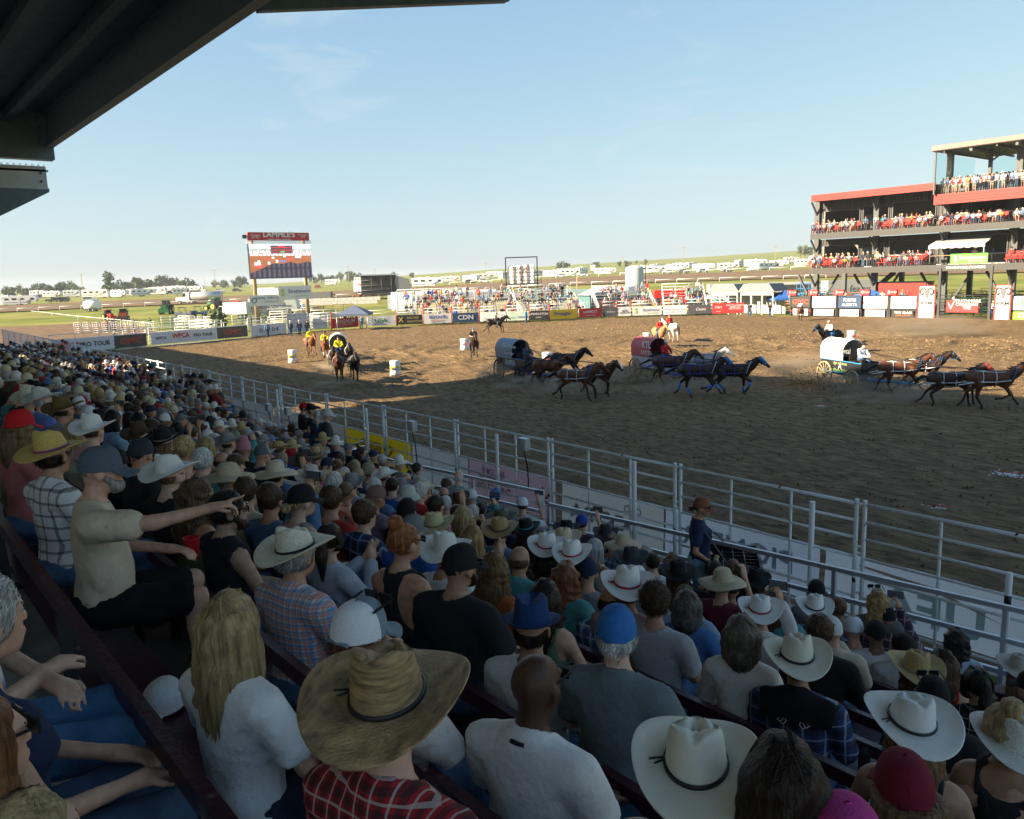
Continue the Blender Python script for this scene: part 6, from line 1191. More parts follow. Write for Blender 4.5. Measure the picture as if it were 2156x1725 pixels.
# trees
LEAF=mat('leaves',(.075,.105,.045),rough=.7,spec=.2,col2=(.11,.14,.065),vs=1.1,ramp=(.4,.6)); BARK=mat('bark',(.09,.07,.05),rough=.9)
def tree_mesh(seed,h,w_,n=420):
    r=np.random.default_rng(seed); cl=[(r.normal(0,w_*.22),r.normal(0,w_*.22),h*r.uniform(.3,.92),w_*r.uniform(.2,.36)) for _ in range(9)]; V=[];F=[]
    for i in range(n):
        x,y,z,s=cl[i%9]; d=r.normal(0,1,3); d/=np.linalg.norm(d); p=np.array((x,y,z))+d*s*r.uniform(.5,1.05)*np.array((1,1,1.1)); a=r.normal(0,1,3);a/=np.linalg.norm(a);c=np.cross(a,r.normal(0,1,3));c/=np.linalg.norm(c);q=w_*.055*r.uniform(.7,1.5)
        V+=[p-a*q-c*q,p+a*q-c*q,p+a*q+c*q,p-a*q+c*q]; k=len(V)-4; F.append((k,k+1,k+2,k+3))
    me=raw_mesh('crown',np.array(V),np.array(F,np.int32),[LEAF],smooth=False); b=MB(); b.tube((0,0,-.5),(0,0,h*.6),.035*h,7,.012*h)
    for i in range(4): x,y,z,s=cl[i]; b.tube((0,0,h*.25),(x,y,z),.014*h,5,.005*h)
    return me,b.mesh('trunk',BARK)
TM_=[tree_mesh(i,8,w_) for i,w_ in enumerate((7,8,6))]; TP=tree_mesh(9,11,5,520)
def tree(u,d,s,label,k=0,m=None,grp='trees of the far windbreaks'):
    cr,tk=m or TM_[k%3]; t=thing('tree',label,'tree',spot(u,d),k*1.3,grp); t.scale=(s,)*3; ob('crown',cr,t); ob('trunk',tk,t)
rt=random.Random(4)
for i,u in enumerate(list(range(14,170,11))+list(range(222,420,11))): tree(u+rt.uniform(-4,4),rt.uniform(520,620),rt.uniform(.55,1.05)*(1.15 if 240<u<400 else .9),'dark green windbreak tree on the left skyline',i)
tree(230,400,.95,'lone loose poplar taller than the windbreak at the left',1,TP,None)
for i,u in enumerate(list(range(452,520,13))+list(range(655,760,11))): tree(u+rt.uniform(-4,4),rt.uniform(600,720),rt.uniform(.6,.95),'dark tree of the low windbreak %s the scoreboard'%('left of' if u<530 else 'right of'),i)
for i,(u,d,s) in enumerate(((828,640,.6),(868,640,.5),(1178,560,.75),(1190,560,.7),(1251,580,.55),(1257,575,.6),(1305,600,.5),(1320,600,.5),(1685,640,.9),(1694,640,.8),(1704,640,.7),(1340,660,.4),(1360,660,.4))): tree(u,d,s,'small dark tree on the rising field at the right',i,None,'trees on the rising field')
# pens below the scoreboard: white and dark pipe panels
for i in range(44):
    r=random.Random(100+i); u=r.uniform(340,690) if i<30 else r.uniform(560,735); d=r.uniform(104,132) if i<30 else r.uniform(122,160); p=spot(u,d); wt=i<20; col=(.7,.71,.7) if wt else ((.06,.035,.028) if i>=30 else (.05,.09,.07))
    t=thing('corral_panel','%s pipe corral panel in the pens below the scoreboard'%('white' if wt else 'rusty brown' if i>=30 else 'dark green'),'corral panel',p,VR+r.choice((0,.1,1.3,-.6,.8)),'corral panels in the pens'); b=MB(); h=1.8
    for z in np.linspace(.35,h,5): b.tube((-1.9,0,z),(1.9,0,z),.04,5)
    for x in(-1.9,0,1.9): b.tube((x,0,0),(x,0,h),.045,5)
    b.build('rails',OBJP,t,col)
for i in range(9):
    u=155+i*20; p=spot(u,128-i*1.2); t=thing('corral_panel','low grey mesh panel of the fence along the left field','fence panel',p,VR-.25,'grey mesh panels along the left field'); b=MB()
    for z in np.linspace(.1,1.5,6): b.tube((-.8,0,z),(.8,0,z),.02,4)
    for x in np.linspace(-.8,.8,5): b.tube((x,0,0),(x,0,1.5),.02,4)
    b.build('rails',ALU,t)
t=thing('bush','loose green and dark red bush behind the arena gate','bush',spot(452,112),0); cr,tk=tree_mesh(33,2.6,2.6,260); ob('leaves',cr,t); ob('stem',tk,t)
for i,(u,d,c,yw) in enumerate(((748,205,'chestnut',0),(760,205,'bay',170),(690,212,'chestnut',10),(1135,190,'bay',0),(1150,192,'bay',20),(1230,150,'dark',0),(1255,152,'bay',0),(1372,140,'brown',180),(1392,141,'dark',0),(1460,150,'bay',10),(1475,152,'brown',0),(445,320,'palomino',0),(720,118,'brown',90),(740,122,'dark',60))):
    horse(spot(u,d),VR-rad(90)+rad(yw),'stand',c,'%s horse standing far off %s'%(c,('beside the block wall','right of the block wall','near the yellow loader','behind the cowboy sign','right of the cowboy sign','below the lamp pole','right of the lamp pole','below the silo','left of the fire truck','right of the fire truck','further right of the fire truck','in the far left pasture','in the pens behind the red banner','in the brown pens')[i]),group='horses standing beyond the arena')
# ------------------------------------------------------------------ the race: wagons, teams, riders, barrels
def head_to(d): return math.atan2(-d[0],d[1])
def wagon_at(rw,fw_,label,*a,**k):
    A,B=np.array(g(*rw)),np.array(g(*fw_)); c0=(A+B)/2; tc_=-c0/np.linalg.norm(c0); d=math.cos(rad(30))*tc_+math.sin(rad(30))*RT[:2]; d/=np.linalg.norm(d); r=np.array((d[1],-d[0])); c=c0-r*.71; return wagon((c[0],c[1],.06),head_to(d),label,*a,**k),c,d
SIL=(.55,.58,.62)
w1,c1,d1=wagon_at((1065,797),(1079,818),'dark chuckwagon lettered SNIPER with grey blue canvas top',(.17,.215,.28),(.018,.02,.022),(.022,.022,.024),[('SNIPER',.42,SIL,.15,0,1.1,dict(sx=.9)),('SNIPER',.3,(.25,.35,.6),1.15,0,1.0,{}),('David Bexte',.3,SIL,-.75,0,2.02,dict(shear=.3)),('Bow River',.24,SIL,-.75,0,1.62,{})],trim=(.06,.16,.42))
w2,c2,d2=wagon_at((1353,797),(1366,817),'chuckwagon with red canvas top and silver blue box',(.45,.1,.11),(.36,.4,.5),(.33,.24,.12),[('KTL',.5,W_,-.75,0,2.0,dict(bold=.03)),('UNITED',.3,W_,-.75,0,1.58,{})],trim=(.1,.12,.3))
w3,c3,d3=wagon_at((1740,812),(1787,829),'chuckwagon with white canvas top and black graphic box',(.72,.72,.71),(.022,.026,.03),(.4,.32,.19),[('ReconMetal',.36,GR,-.75,0,1.86,{}),('///',.5,(.4,.02,.1),-.8,0,2.22,dict(shear=-.3)),('sign solutions',.2,(.5,.5,.2),-.35,0,1.22,{}),('all brite SIGNS',.19,(.3,.5,.15),-.3,0,.88,{}),('A',.42,W_,-1.25,0,1.08,{}),('A',.42,W_,1.2,0,1.05,{}),('GMC',.14,R_,-1.4,0,1.42,{})],trim=(.04,.25,.55))
dL=np.array(g(740,812))-np.array(g(722,780)); dL=np.array(g(730,825))-np.array(g(722,772)); dL/=np.linalg.norm(dL); cL=np.array(g(716,778)); w4=wagon((cL[0],cL[1],.06),head_to(dL),'chuckwagon with pale canvas top coming head on behind its four horses',(.6,.6,.6),(.02,.02,.02),(.12,.09,.06),(),trim=(.02,.02,.02))
def driver(c,d,z,label,dy=.75,**k): return person((c[0]+d[0]*dy,c[1]+d[1]*dy,z+.06),head_to(d),pose='drive',lod=1,label=label,cat='person',**k)
driver(c1,d1,.88,'driver in grey hat and black vest on the dark lettered wagon',head=('cowboyflat',(.11,.10,.085)),shirt=('long',(.05,.07,.1)),pants=('jeans',(.06,.12,.22)),hy=-.2)
driver(c2,d2,.95,'driver in white hat and red vest leaning from the red topped wagon',head=('cowboyflat',(.6,.57,.5)),shirt=('long',(.42,.015,.02)),pants=('jeans',(.07,.14,.26)),hy=-.2)
driver(c3,d3,.95,'driver in black hat and white shirt leaning from the white topped wagon',head=('cowboyflat',(.015,.015,.017)),shirt=('long',(.55,.58,.63)),pants=('jeans',(.05,.11,.22)),hy=-.1)
driver(cL,dL,.95,'driver in black hat and yellow vest on the wagon coming head on',head=('cowboyflat',(.015,.015,.017)),shirt=('long',(.55,.5,.02)),pants=('jeans',(.05,.1,.2)))
def team(lst,tail,reins_from,group):
    for (u,v,hd,gait,coat,lab,kw) in lst:
        p=g(u,v); a=math.atan2(*hd[::-1]) if isinstance(hd,tuple) else hd; horse((p[0],p[1],.05),hd,gait,coat,lab,group=group,**kw)
        x=reins_from; b=MB(); 
def hd2(a,b): A,B=np.array(g(*a)),np.array(g(*b)); return head_to(B-A)
VRH=VR-rad(90)
BL_=dict(harness=(.62,.66,.7),trim=(.04,.13,.4)); HB=dict(harness=(.03,.05,.3),trim=(.5,.52,.55))
h3=VRH-rad(14)
team([(1893,838,h3+.02,'a','bay','bay horse in blue and white harness, near wheeler of the white topped wagon',dict(BL_,bridle=(.08,.25,.5))),(1938,826,h3+.05,'b','dark','dark horse behind the near wheeler of the white topped wagon',dict(BL_,bridle=(.08,.25,.5))),
(2000,861,h3,'c','brown','brown horse with red and blue hood, near leader of the white topped wagon',dict(BL_,hood=(.3,.05,.06))),(2083,868,h3-.03,'a','bay','bay horse with red hood out in front at the right edge',dict(BL_,hood=(.28,.03,.04)))],c3,None,'horses pulling the white topped wagon')
h2=VRH-rad(24)
team([(1412,818,h2+.1,'a','brown','brown horse with white patches of harness, near wheeler of the red topped wagon',dict(HB)),(1478,806,h2+.05,'b','grey','grey horse behind the others pulling the red topped wagon',dict(HB,bridle=(.5,.5,.5))),
(1470,842,h2+.05,'a','dark','dark horse with blue leg wraps, near leader of the red topped wagon',dict(HB,hood=(.03,.16,.42),wraps=(.02,.2,.6))),(1543,836,h2-.05,'b','dark','dark horse with blue hood and raised foreleg, far leader of the red topped wagon',dict(HB,hood=(.03,.16,.45),wraps=(.02,.2,.6)))],c2,None,'horses pulling the red topped wagon')
h1=VRH-rad(26)
team([(1156,820,h1-.15,'b','bay','bay horse, near wheeler of the dark lettered wagon',dict(harness=(.03,.03,.03),trim=(.4,.05,.05))),(1192,808,h1-.1,'a','black','black horse, far wheeler of the dark lettered wagon',dict(harness=(.03,.03,.03),trim=(.3,.3,.32))),
(1214,846,h1,'c','bay','bay horse with pale traces, near leader of the dark lettered wagon',dict(harness=(.5,.52,.55),trim=(.06,.2,.45))),(1262,838,h1-.5,'b','brown','brown horse with white face turning in front of the dark lettered wagon',dict(harness=(.4,.4,.42),trim=(.3,.05,.06),blaze=True))],c1,None,'horses pulling the dark lettered wagon')
hL=head_to(dL)
team([(716,812,hL-.05,'a','bay','bay horse, left leader of the team coming head on',dict(harness=(.05,.05,.055),trim=(.35,.36,.38))),(748,806,hL+.06,'b','black','black horse, right leader of the team coming head on',dict(harness=(.05,.05,.055),trim=(.35,.36,.38))),
(706,788,hL-.05,'c','dark','dark horse, left wheeler of the team coming head on',dict(harness=(.05,.05,.055))),(738,784,hL,'a','black','black horse, right wheeler of the team coming head on',dict(harness=(.05,.05,.055)))],cL,None,'horses of the team coming head on')
# reins from each driver's hands to the leaders
for c,d,ts,lab in ((c1,d1,((1225,842),(1270,834)),'dark lettered'),(c2,d2,((1478,838),(1550,832)),'red topped'),(c3,d3,((2010,857),(2092,864)),'white topped')):
    t=thing('reins','leather reins of the %s wagon running to its leaders'%lab,'reins',(c[0],c[1],0),0,'reins of the racing wagons'); b=MB()
    for tx in ts:
        p=np.array(g(*tx)); 
        for s in(-.12,.12): A=np.array([d[0]*1.25,d[1]*1.25,1.95]); Bq=np.array([p[0]-c[0],p[1]-c[1]+s,1.62]); b.path([A,(A+Bq)/2-np.array((0,0,.22)),Bq],.012,4)
    b.build('straps',LEATH,t)
def outrider(u,v,hd,gait,coat,hl,rl,kw,rk,neck=0.):
    p=g(u,v); horse((p[0],p[1],.05),hd,gait,coat,hl,saddle=kw.get('saddle',(.03,.03,.04)),neck=neck,group='outriders\' horses',**{k:v_ for k,v_ in kw.items() if k!='saddle'}); rider((p[0],p[1],.05),hd,gait,rl,neck=neck,**rk)
toC=head_to(-np.array(g(700,800))); VRH=VR-rad(90)
YL=dict(shirt=('long',(.68,.6,.015)),pants=('jeans',(.05,.07,.13)))
outrider(655,754,VR-rad(150),'a','chestnut','chestnut horse of the left yellow rider','rider in yellow shirt and green cap, left of the pair',{},dict(YL,head=('helmet',(.05,.14,.1))))
outrider(687,760,VR-rad(168),'b','chestnut','chestnut horse with white legs of the right yellow rider','rider in yellow shirt and dark cap, right of the pair',dict(wraps=(.6,.6,.6)),dict(YL,head=('helmet',(.03,.03,.04))))
outrider(998,758,VR-rad(170),'a','dark','dark horse trotting toward the camera beside the white barrel','rider in black shirt and blue cap facing the camera',{},dict(shirt=('tee',(.018,.018,.02)),pants=('jeans',(.06,.1,.2)),head=('helmet',(.04,.1,.25))))
outrider(1043,703,VRH+rad(8),'c','black','black horse galloping away along the far banners','crouching rider in dark clothes galloping along the far banners',{},dict(shirt=('long',(.05,.05,.06)),pants=('jeans',(.07,.08,.1)),head=('helmet',(.12,.05,.04))))
outrider(1388,735,VRH-rad(75),'walk','palomino','golden horse of the left red rider','rider in red shirt and black cap on the golden horse',{},dict(shirt=('long',(.5,.03,.02)),pants=('jeans',(.06,.11,.22)),head=('helmet',(.03,.03,.03))))
outrider(1412,722,VRH+rad(115),'walk','white','white horse of the right red rider','rider in red shirt and red cap on the white horse',{},dict(shirt=('long',(.5,.03,.02)),pants=('jeans',(.06,.11,.22)),head=('helmet',(.4,.04,.03))))
outrider(1748,748,VRH+rad(205),'walk','black','black horse with blue tack rearing left behind the white topped wagon','rider in white shirt and striped cap on the black horse',dict(saddle=(.03,.2,.5),bridle=(.05,.25,.55)),dict(shirt=('long',(.62,.6,.58)),pants=('jeans',(.06,.1,.2)),head=('helmet',(.55,.35,.3))),neck=.12)
outrider(1685,677,VRH+rad(70),'c','bay','bay horse galloping away toward the chutes','rider in white and blue on the horse galloping toward the chutes',{},dict(shirt=('long',(.4,.42,.5)),pants=('jeans',(.03,.05,.1)),head=('helmet',(.1,.15,.35))))
BARM=mat('barrel cover',(.7,.71,.7),rough=.6,var=.07,vs=6,bump=.5,bs=9)
for i,(u,v) in enumerate(BARRELS):
    p=g(u,v); t=thing('barrel',('white covered barrel with yellow band left of the yellow riders','white covered barrel with yellow band right of the head on team','white covered barrel left of the black shirted rider','white covered barrel left of the red riders','white covered barrel behind the dark lettered wagon','white covered barrel behind the white topped wagon')[i],'barrel',(p[0],p[1],.03),VR,'white covered barrels on the course')
    b=MB(); b.lathe([(.0,.0),(.36,.01),(.33,.3),(.31,.62),(.33,.93),(.31,.97),(.0,.99)],18); b.build('cover',BARM,t)
    if i<2: b=MB(); b.lathe([(.335,.38),(.33,.62)],18); b.build('band',c_mat(Y_),t); text('Wrangler',.24,c_mat(B_),t,(0,-.345,.5),bold=.02,sx=.7)
    elif i<5: text(('LENNOX','FORTIS','LENNOX')[i-2],.2,c_mat(R_ if i!=3 else NV),t,(0,-.35,.55),bold=.01,sx=.75)
    else: text('GMC',.26,c_mat(R_),t,(0,-.35,.55),bold=.02,sx=.8)
CHALK=mat('chalk',(.75,.75,.75),rough=.9); 
for i,(u,v,s) in enumerate(((2125,1007,1.0),(1980,1079,.8),(1727,860,.5))):
    p=g(u,v); t=thing('chalk_splash',('scattered white chalk patch near the right edge','small white chalk patch near the fence','tiny white and orange marker by the white topped wagon')[i],'chalk mark',(p[0],p[1],.1),0,'white chalk marks on the dirt'); r=random.Random(i); V=[];F=[]
    for k in range(120): a=r.gauss(0,.2*s),r.gauss(0,.16*s); q=r.uniform(.008,.03)*s; V+=[(a[0]-q,a[1]-q,.01),(a[0]+q*1.4,a[1]-q*.6,.012),(a[0]+q,a[1]+q,.02),(a[0]-q*.7,a[1]+q,.012)]; F.append((len(V)-4,len(V)-3,len(V)-2,len(V)-1))
    b=MB(); b.add(V,F); b.build('chalk',CHALK,t); b=MB(); b.tube((-.3*s,0,.06),(.3*s,.05,.07),.02,5); b.build('flag',c_mat((.6,.12,.05)),t)
r_=np.random.default_rng(8); n_=26000; cx=r_.uniform(-85,2,n_); cy=9.5+r_.power(.75,n_)*60; ok=inside(cx,cy,ARENA); cx,cy=cx[ok],cy[ok]; q=r_.uniform(.012,.055,len(cx))*(.6+cy/60); ii=np.clip(((cx+93)/st).astype(int),0,nx-1); jj=np.clip(((cy-9)/st).astype(int),0,ny-1); cz=Hh[ii,jj]
T4=np.array([(-1,-.6,-.2),(1,-.5,-.2),(.1,1,-.2),(.1,0,.9)]); CV=(T4[None]*q[:,None,None]*r_.uniform(.6,1.4,(len(q),4,3))+np.stack([cx,cy,cz],-1)[:,None]).reshape(-1,3); CF=(np.arange(len(q))[:,None,None]*4+np.array([(0,1,3),(1,2,3),(2,0,3)])[None]).reshape(-1,3).astype(np.int32)
o=ob('dirt_clods',raw_mesh('dirt_clods',CV,CF,[DIRT],smooth=False)); o['kind']='stuff'
# churned dirt thrown up by wheels: real clods
t=tag(None,None,None) if False else None
b=MB(); r=random.Random(5)
for (u,v) in ((1060,812),(1745,830),(1350,812),(1700,815)):
    c=g(u,v)
    for k in range(260): q=r.uniform(.01,.05); x=c[0]+r.gauss(0,.9); y=c[1]+r.gauss(0,.5); z=abs(r.gauss(.0,.45))+.05; b.add([(x-q,y,z),(x+q,y,z),(x,y+q,z+q),(x,y-q,z+q)],[(0,1,2),(0,3,1),(0,2,3),(1,3,2)])
o=b.build('flying_dirt',DIRT); o['kind']='stuff'
# ------------------------------------------------------------------ spectators
LOOK=np.array((-27.,31.)); OCC=[]; GRP='spectators seated in the grandstand'
def phone(loc,rz,who):
    b=MB(); b.box((0,0,0),(.15,.01,.075)); p=Vector(loc)+Matrix.Rotation(rz,3,'Z')@Vector((.02,.44,1.31)); o=tag(b.build('phone',BLK,None,None,p,(0,0,rz)),'black phone held up by the '+' '.join(who.replace('woman','person').replace('man','person').split()[:9]),'phone',None); b=MB(); b.box((0,-.007,0),(.135,.003,.065)); b.build('screen',mat('phone screen',(.12,.14,.16),rough=.1),o)
def place(u,v,label,row=None,face=None,dz=0.,lod=None,depth=None,**k):
    if depth:
        P=CP+ray(u,v)*depth; rz=k.pop('rz',0.); return person((P[0],P[1],P[2]-1.235),rz,lod=0,label=label,group=GRP,hy=k.pop('hy',0.),**k)
    d=ray(u,v); tt=(5.29-CAM_H)/(d[2]+.372*d[1]); y=CP[1]+tt*d[1]; kk=int(round((y-.87)/.735)); kk=max(-1,min(NR-1,kk)); y=RY(kk); p=at(u,v,1,y); X=float(p[0]); z0=RZ(kk)
    sc=1.0; dz=max(-.2,min(.25,p[2]-1.235-z0))
    OCC.append((kk,X)); dist=math.hypot(X,y); lk=head_to(LOOK-np.array((X,y))) if face is None else rad(face)
    body=lk*.45; lod=(0 if dist<7.5 else 1 if dist<15 else 2) if lod is None else lod
    if k.get('pose')=='phone': phone((X,y,z0+dz),body,label)
    return person((X,y,z0+dz),k.pop('rz',body),hy=k.pop('hy',max(-.9,min(.9,lk-body))),lod=lod,label=label,group=GRP,scale=sc,**k)
ST_=(.62,.56,.40); CR=(.74,.71,.62); WH=(.78,.78,.76); BK=(.014,.014,.016); BRN=(.07,.04,.02); DB=(.03,.018,.012); BLO=(.36,.26,.13); GRY=(.42,.41,.4); RDH=(.26,.09,.03); LBR=(.16,.09,.045); NAV=(.016,.025,.06)
cow=lambda c,b=None,m=None,k='cowboy':(k,c,m,b)
PLR=plaid('red black plaid',(.35,.02,.03),(.02,.02,.02),(.5,.45,.42),22,.4,.12); PLB=plaid('blue orange check',(.62,.63,.66),(.06,.2,.42),(.55,.2,.12),26,.36,.3); PLN=plaid('brown navy plaid',(.55,.52,.48),(.06,.08,.16),(.4,.2,.1),11,.3,.2); PLK=plaid('black window check',(.02,.02,.025),(.02,.02,.025),(.5,.5,.52),16,.1,.06); PLD=plaid('dark blue plaid',(.03,.06,.18),(.02,.02,.03),(.35,.4,.5),10,.4,.1); PLX=plaid('blue white plaid',(.1,.22,.4),(.03,.06,.14),(.55,.6,.65),13,.4,.16); PLM=plaid('maroon grey plaid',(.1,.04,.05),(.03,.03,.05),(.35,.33,.35),12,.4,.14); STR=plaid('white black stripe',(.62,.62,.62),(.62,.62,.62),(.02,.02,.03),13,.01,.2)
TAN=(.5,.42,.33); T_='tee'
dark=(.075,.033,.017)
# bottom left, behind the rail
place(-70,1300,'woman with short silver hair and earring in navy top, bottom left behind the rail',depth=2.1,sex='f',hair=('gray',(.5,.49,.47)),shirt=('tank',NAV),pants=('jeans',(.07,.12,.19)),hy=.25,rz=rad(4))
place(-85,1570,'woman with long auburn hair and bare shoulders at the left edge',depth=1.75,sex='f',hair=('long',(.17,.075,.03)),shirt=('tank',(.03,.06,.2)),pants=('jeans',(.035,.07,.15)),glasses=True,rz=rad(5),hy=.3)
place(25,1765,'person with blonde hair cut off by the bottom left corner',depth=1.75,sex='f',hair=('medium',BLO),shirt=(T_,(.2,.25,.3)),pants=('jeans',(.07,.17,.26)),rz=rad(-10),hy=0)
place(-140,1150,'person in jeans holding a pencil at the left edge, mostly out of frame',depth=2.5,hair=('short',DB),shirt=(T_,(.5,.5,.5)),pants=('jeans',(.08,.2,.38)),pose='cross',rz=rad(-12))
# first rows
LAN=MB(); LAN.path([(.075*math.sin(a),.0+.078*math.cos(a)-.005,1.03-.035*math.cos(a)) for a in np.arange(19)*math.pi/9],.012,6)
place(480,1310,'woman with long blonde hair in white t-shirt near the rail',row=1,sex='f',hair=('long',(.36,.25,.12)),shirt=(T_,(.66,.68,.76)),pants=('jeans',(.03,.04,.06)))
place(742,1335,'woman in grey trucker cap with white mesh back and cream sweater, hand raised',depth=2.7,rz=.3,sex='f',head=('trucker',(.2,.25,.3)),hair=('short',(.12,.04,.02)),shirt=('long',(.56,.52,.48)),glasses='up',pose='chin')
place(815,1500,'person in wide tan palm straw hat with dark brim edge and red plaid shirt',row=0,head=('cowboywide',(.36,.235,.115),PALM,(.02,.02,.02)),hair=('short',DB),shirt=('button',(.4,.05,.05),PLR))
bald=place(1118,1440,'bald man in white polo with dark lanyard and sunglasses',row=1,hair=None,skin=dark,shirt=('polo',(.68,.69,.78)),glasses=True,rz=.25,hy=0.)
LAN.build('lanyard',mat('lanyard',(.015,.017,.03),rough=.8),bald)
place(1120,1322,'person in dark blue fedora and white shirt',row=2,head=('fedora',(.018,.05,.16)),hair=('short',DB),shirt=(T_,(.6,.62,.7)))
place(1300,1335,'white haired man in bright blue cap and grey polo',row=2,bulk=1.2,head=('cap',(.035,.16,.45)),hair=('gray',(.66,.65,.62)),shirt=('polo',(.12,.15,.165)))
place(1472,1640,'person in big cream cowboy hat with black band at the bottom edge',row=1,head=cow(CR,BK),hair=('short',LBR),shirt=('button',(.5,.45,.4)))
place(1655,1640,'woman with long dark brown hair at the bottom, right of the cream hat',row=1,sex='f',hair=('long',(.028,.016,.01)),shirt=(T_,BK))
place(1915,1670,'person in maroon cap with white lettering at the bottom',row=1,sex='f',head=('cap',(.17,.012,.03)),hair=('long',LBR),shirt=('tank',(.1,.02,.05)))
place(1795,1800,'person in magenta cap cut off by the bottom edge',row=0,head=('cap',(.5,.05,.25)),hair=('short',DB),shirt=(T_,(.5,.06,.25)))
yoke_=place(1683,1395,'person in white straw cowboy hat and blue plaid shirt with embroidered black yoke',row=3,bulk=1.05,head=cow((.72,.69,.58),BK),hair=('short',BRN),shirt=('button',(.1,.15,.4),PLD))
place(1927,1535,'woman in white cowboy hat with dark band and bare tanned shoulders',row=3,sex='f',head=cow((.74,.74,.72),(.03,.03,.03)),hair=('medium',LBR),shirt=('tank',BK),skin=(.38,.23,.15))
place(2142,1575,'person in white straw cowboy hat with black dashes at the right edge',row=2,head=cow((.7,.69,.64),None,STRAW),hair=('short',DB),shirt=('tank',BK))
place(2122,1535,'woman with blonde bun in front of the right edge',row=3,sex='f',hair=('bun',BLO),shirt=('tank',BK))
place(1932,1415,'person in tan straw hat with open weave holes',row=5,sex='f',head=cow((.52,.38,.17),(.5,.42,.28),STRAW),hair=('medium',BRN),shirt=(T_,(.12,.02,.04)))
place(1972,1470,'person in black cap with sunglasses on it below the tan straw hat',row=4,head=('cap',BK),hair=('short',DB),shirt=(T_,BK),glasses='up')
place(2062,1440,'woman with dark ponytail, cream scrunchie and black window check shirt',row=4,sex='f',hair=('pony',(.012,.01,.01)),shirt=('button',BK,PLK))
place(2150,1410,'person in pale cream hat and pink top at the right edge',row=5,sex='f',head=('cowboyflat',(.5,.46,.4)),hair=('medium',LBR),shirt=(T_,(.5,.38,.4)))
place(1800,1325,'man in white mesh trucker cap and navy t-shirt, back of head shaved',row=4,head=('trucker',(.3,.28,.26)),hair=('buzz',(.12,.08,.05)),shirt=(T_,NAV))
place(1848,1335,'man in black cap and white t-shirt beside the mesh cap man',row=5,head=('cap',BK),hair=('buzz',DB),shirt=(T_,(.62,.63,.68)),skin=(.25,.14,.09))
place(1563,1330,'woman with smooth grey brown bob in white linen shirt',row=4,sex='f',hair=('bob',(.13,.10,.075)),shirt=('button',(.58,.56,.55)))
place(1603,1290,'person in white cowboy hat with red cord waving a hand',row=5,head=cow(WH,(.35,.02,.03)),hair=('short',DB),shirt=('button',(.5,.48,.46)),pose='phone',glasses=None)
place(1718,1285,'person in white cowboy hat with black cord and blue plaid shirt by the rail',row=6,head=cow(WH,BK),hair=('short',BRN),shirt=('button',(.1,.2,.4),PLX))
place(1590,1225,'person in large black cowboy hat and black hoodie with yellow print',row=6,head=cow((.012,.014,.018)),hair=('medium',DB),shirt=('long',BK),pose='clap')
place(1507,1200,'person with shaved sides and dark hair in black strappy top',row=6,sex='f',hair=('short',(.03,.028,.028)),shirt=('tank',BK))
place(1545,1195,'boy with short light brown hair left of the large black hat',row=7,scale=None or 1,hair=('buzz',LBR),shirt=(T_,NAV)) if False else place(1545,1195,'boy with short light brown hair left of the large black hat',row=7,hair=('buzz',LBR),shirt=(T_,NAV))
place(1448,1270,'woman with grey streaked wavy hair in denim blue shirt with bag strap',row=5,sex='f',hair=('bob',(.09,.08,.075)),shirt=('button',(.04,.11,.27)))
place(1380,1268,'young man with curly brown hair in grey t-shirt',row=4,hair=('curly',(.06,.035,.02)),shirt=(T_,(.3,.3,.32)))
place(1288,1262,'balding dark haired man in blue plaid shirt',row=4,hair=('balding',DB),shirt=('button',(.1,.2,.4),PLX))
place(1322,1240,'person in white cowboy hat with red cord seated beyond the balding man',row=5,head=cow(WH,(.35,.02,.03)),hair=('short',DB),shirt=(T_,(.3,.2,.2)))
place(1237,1205,'man in navy cap and grey sleeveless shirt with black strap',row=4,head=('cap',NAV),hair=('buzz',BRN),shirt=('sleeveless',(.2,.21,.23)))
place(1148,1255,'woman with long straight dark brown hair, bare shoulder',row=3,sex='f',hair=('long',DB),shirt=('tank',(.08,.12,.08)))
place(1040,1195,'woman with wavy light brown hair in burnt orange sleeveless top',row=3,sex='f',hair=('medium',(.16,.09,.04)),shirt=('sleeveless',(.3,.085,.025)))
place(958,1190,'big bearded man in black cap, sunglasses and black t-shirt',row=2,bulk=1.32,head=('cap',BK),hair=('buzz',DB),beard=DB,glasses=True,shirt=(T_,(.012,.016,.02)),hy=-.25)
place(842,1140,'woman with auburn hair in a top bun, sunglasses and black halter top',row=2,sex='f',bulk=1.2,hair=('bun',RDH),glasses=True,shirt=('halter',(.015,.015,.017)),hy=-.25)
place(615,1165,'man in white straw cowboy hat and blue and orange checked shirt',row=1,bulk=1.1,head=cow((.72,.68,.54),BK,STRAW),hair=('gray',GRY),shirt=('button',(.5,.5,.6),PLB),hy=-.1)
place(688,1135,'girl with dark ponytail in grey hoodie clapping',row=2,sex='f',hair=('pony',DB),shirt=('long',(.35,.38,.45)),pose='clap')
place(470,1070,'man with short dark hair and sunglasses in black sleeveless shirt',row=1,bulk=1.12,hair=('short',(.018,.014,.012)),glasses=True,beard=DB,shirt=('sleeveless',(.012,.014,.02)),skin=(.4,.25,.18),hy=-.45,rz=0.1)
place(405,1040,'woman with long wavy brown hair in olive tank top',row=2,sex='f',hair=('wavy',(.1,.058,.03)),shirt=('tank',(.1,.1,.055)),hy=-.2)
ptr=place(186,985,'bearded man in grey cap and tan t-shirt pointing with outstretched arm',row=0,bulk=1.15,head=('cap',(.09,.115,.145)),hair=('buzz',(.2,.18,.16)),beard=(.25,.23,.21),shirt=(T_,(.45,.37,.28)),pants=('shorts',(.012,.012,.014)),pose='point',rz=rad(-14),hy=-.1)
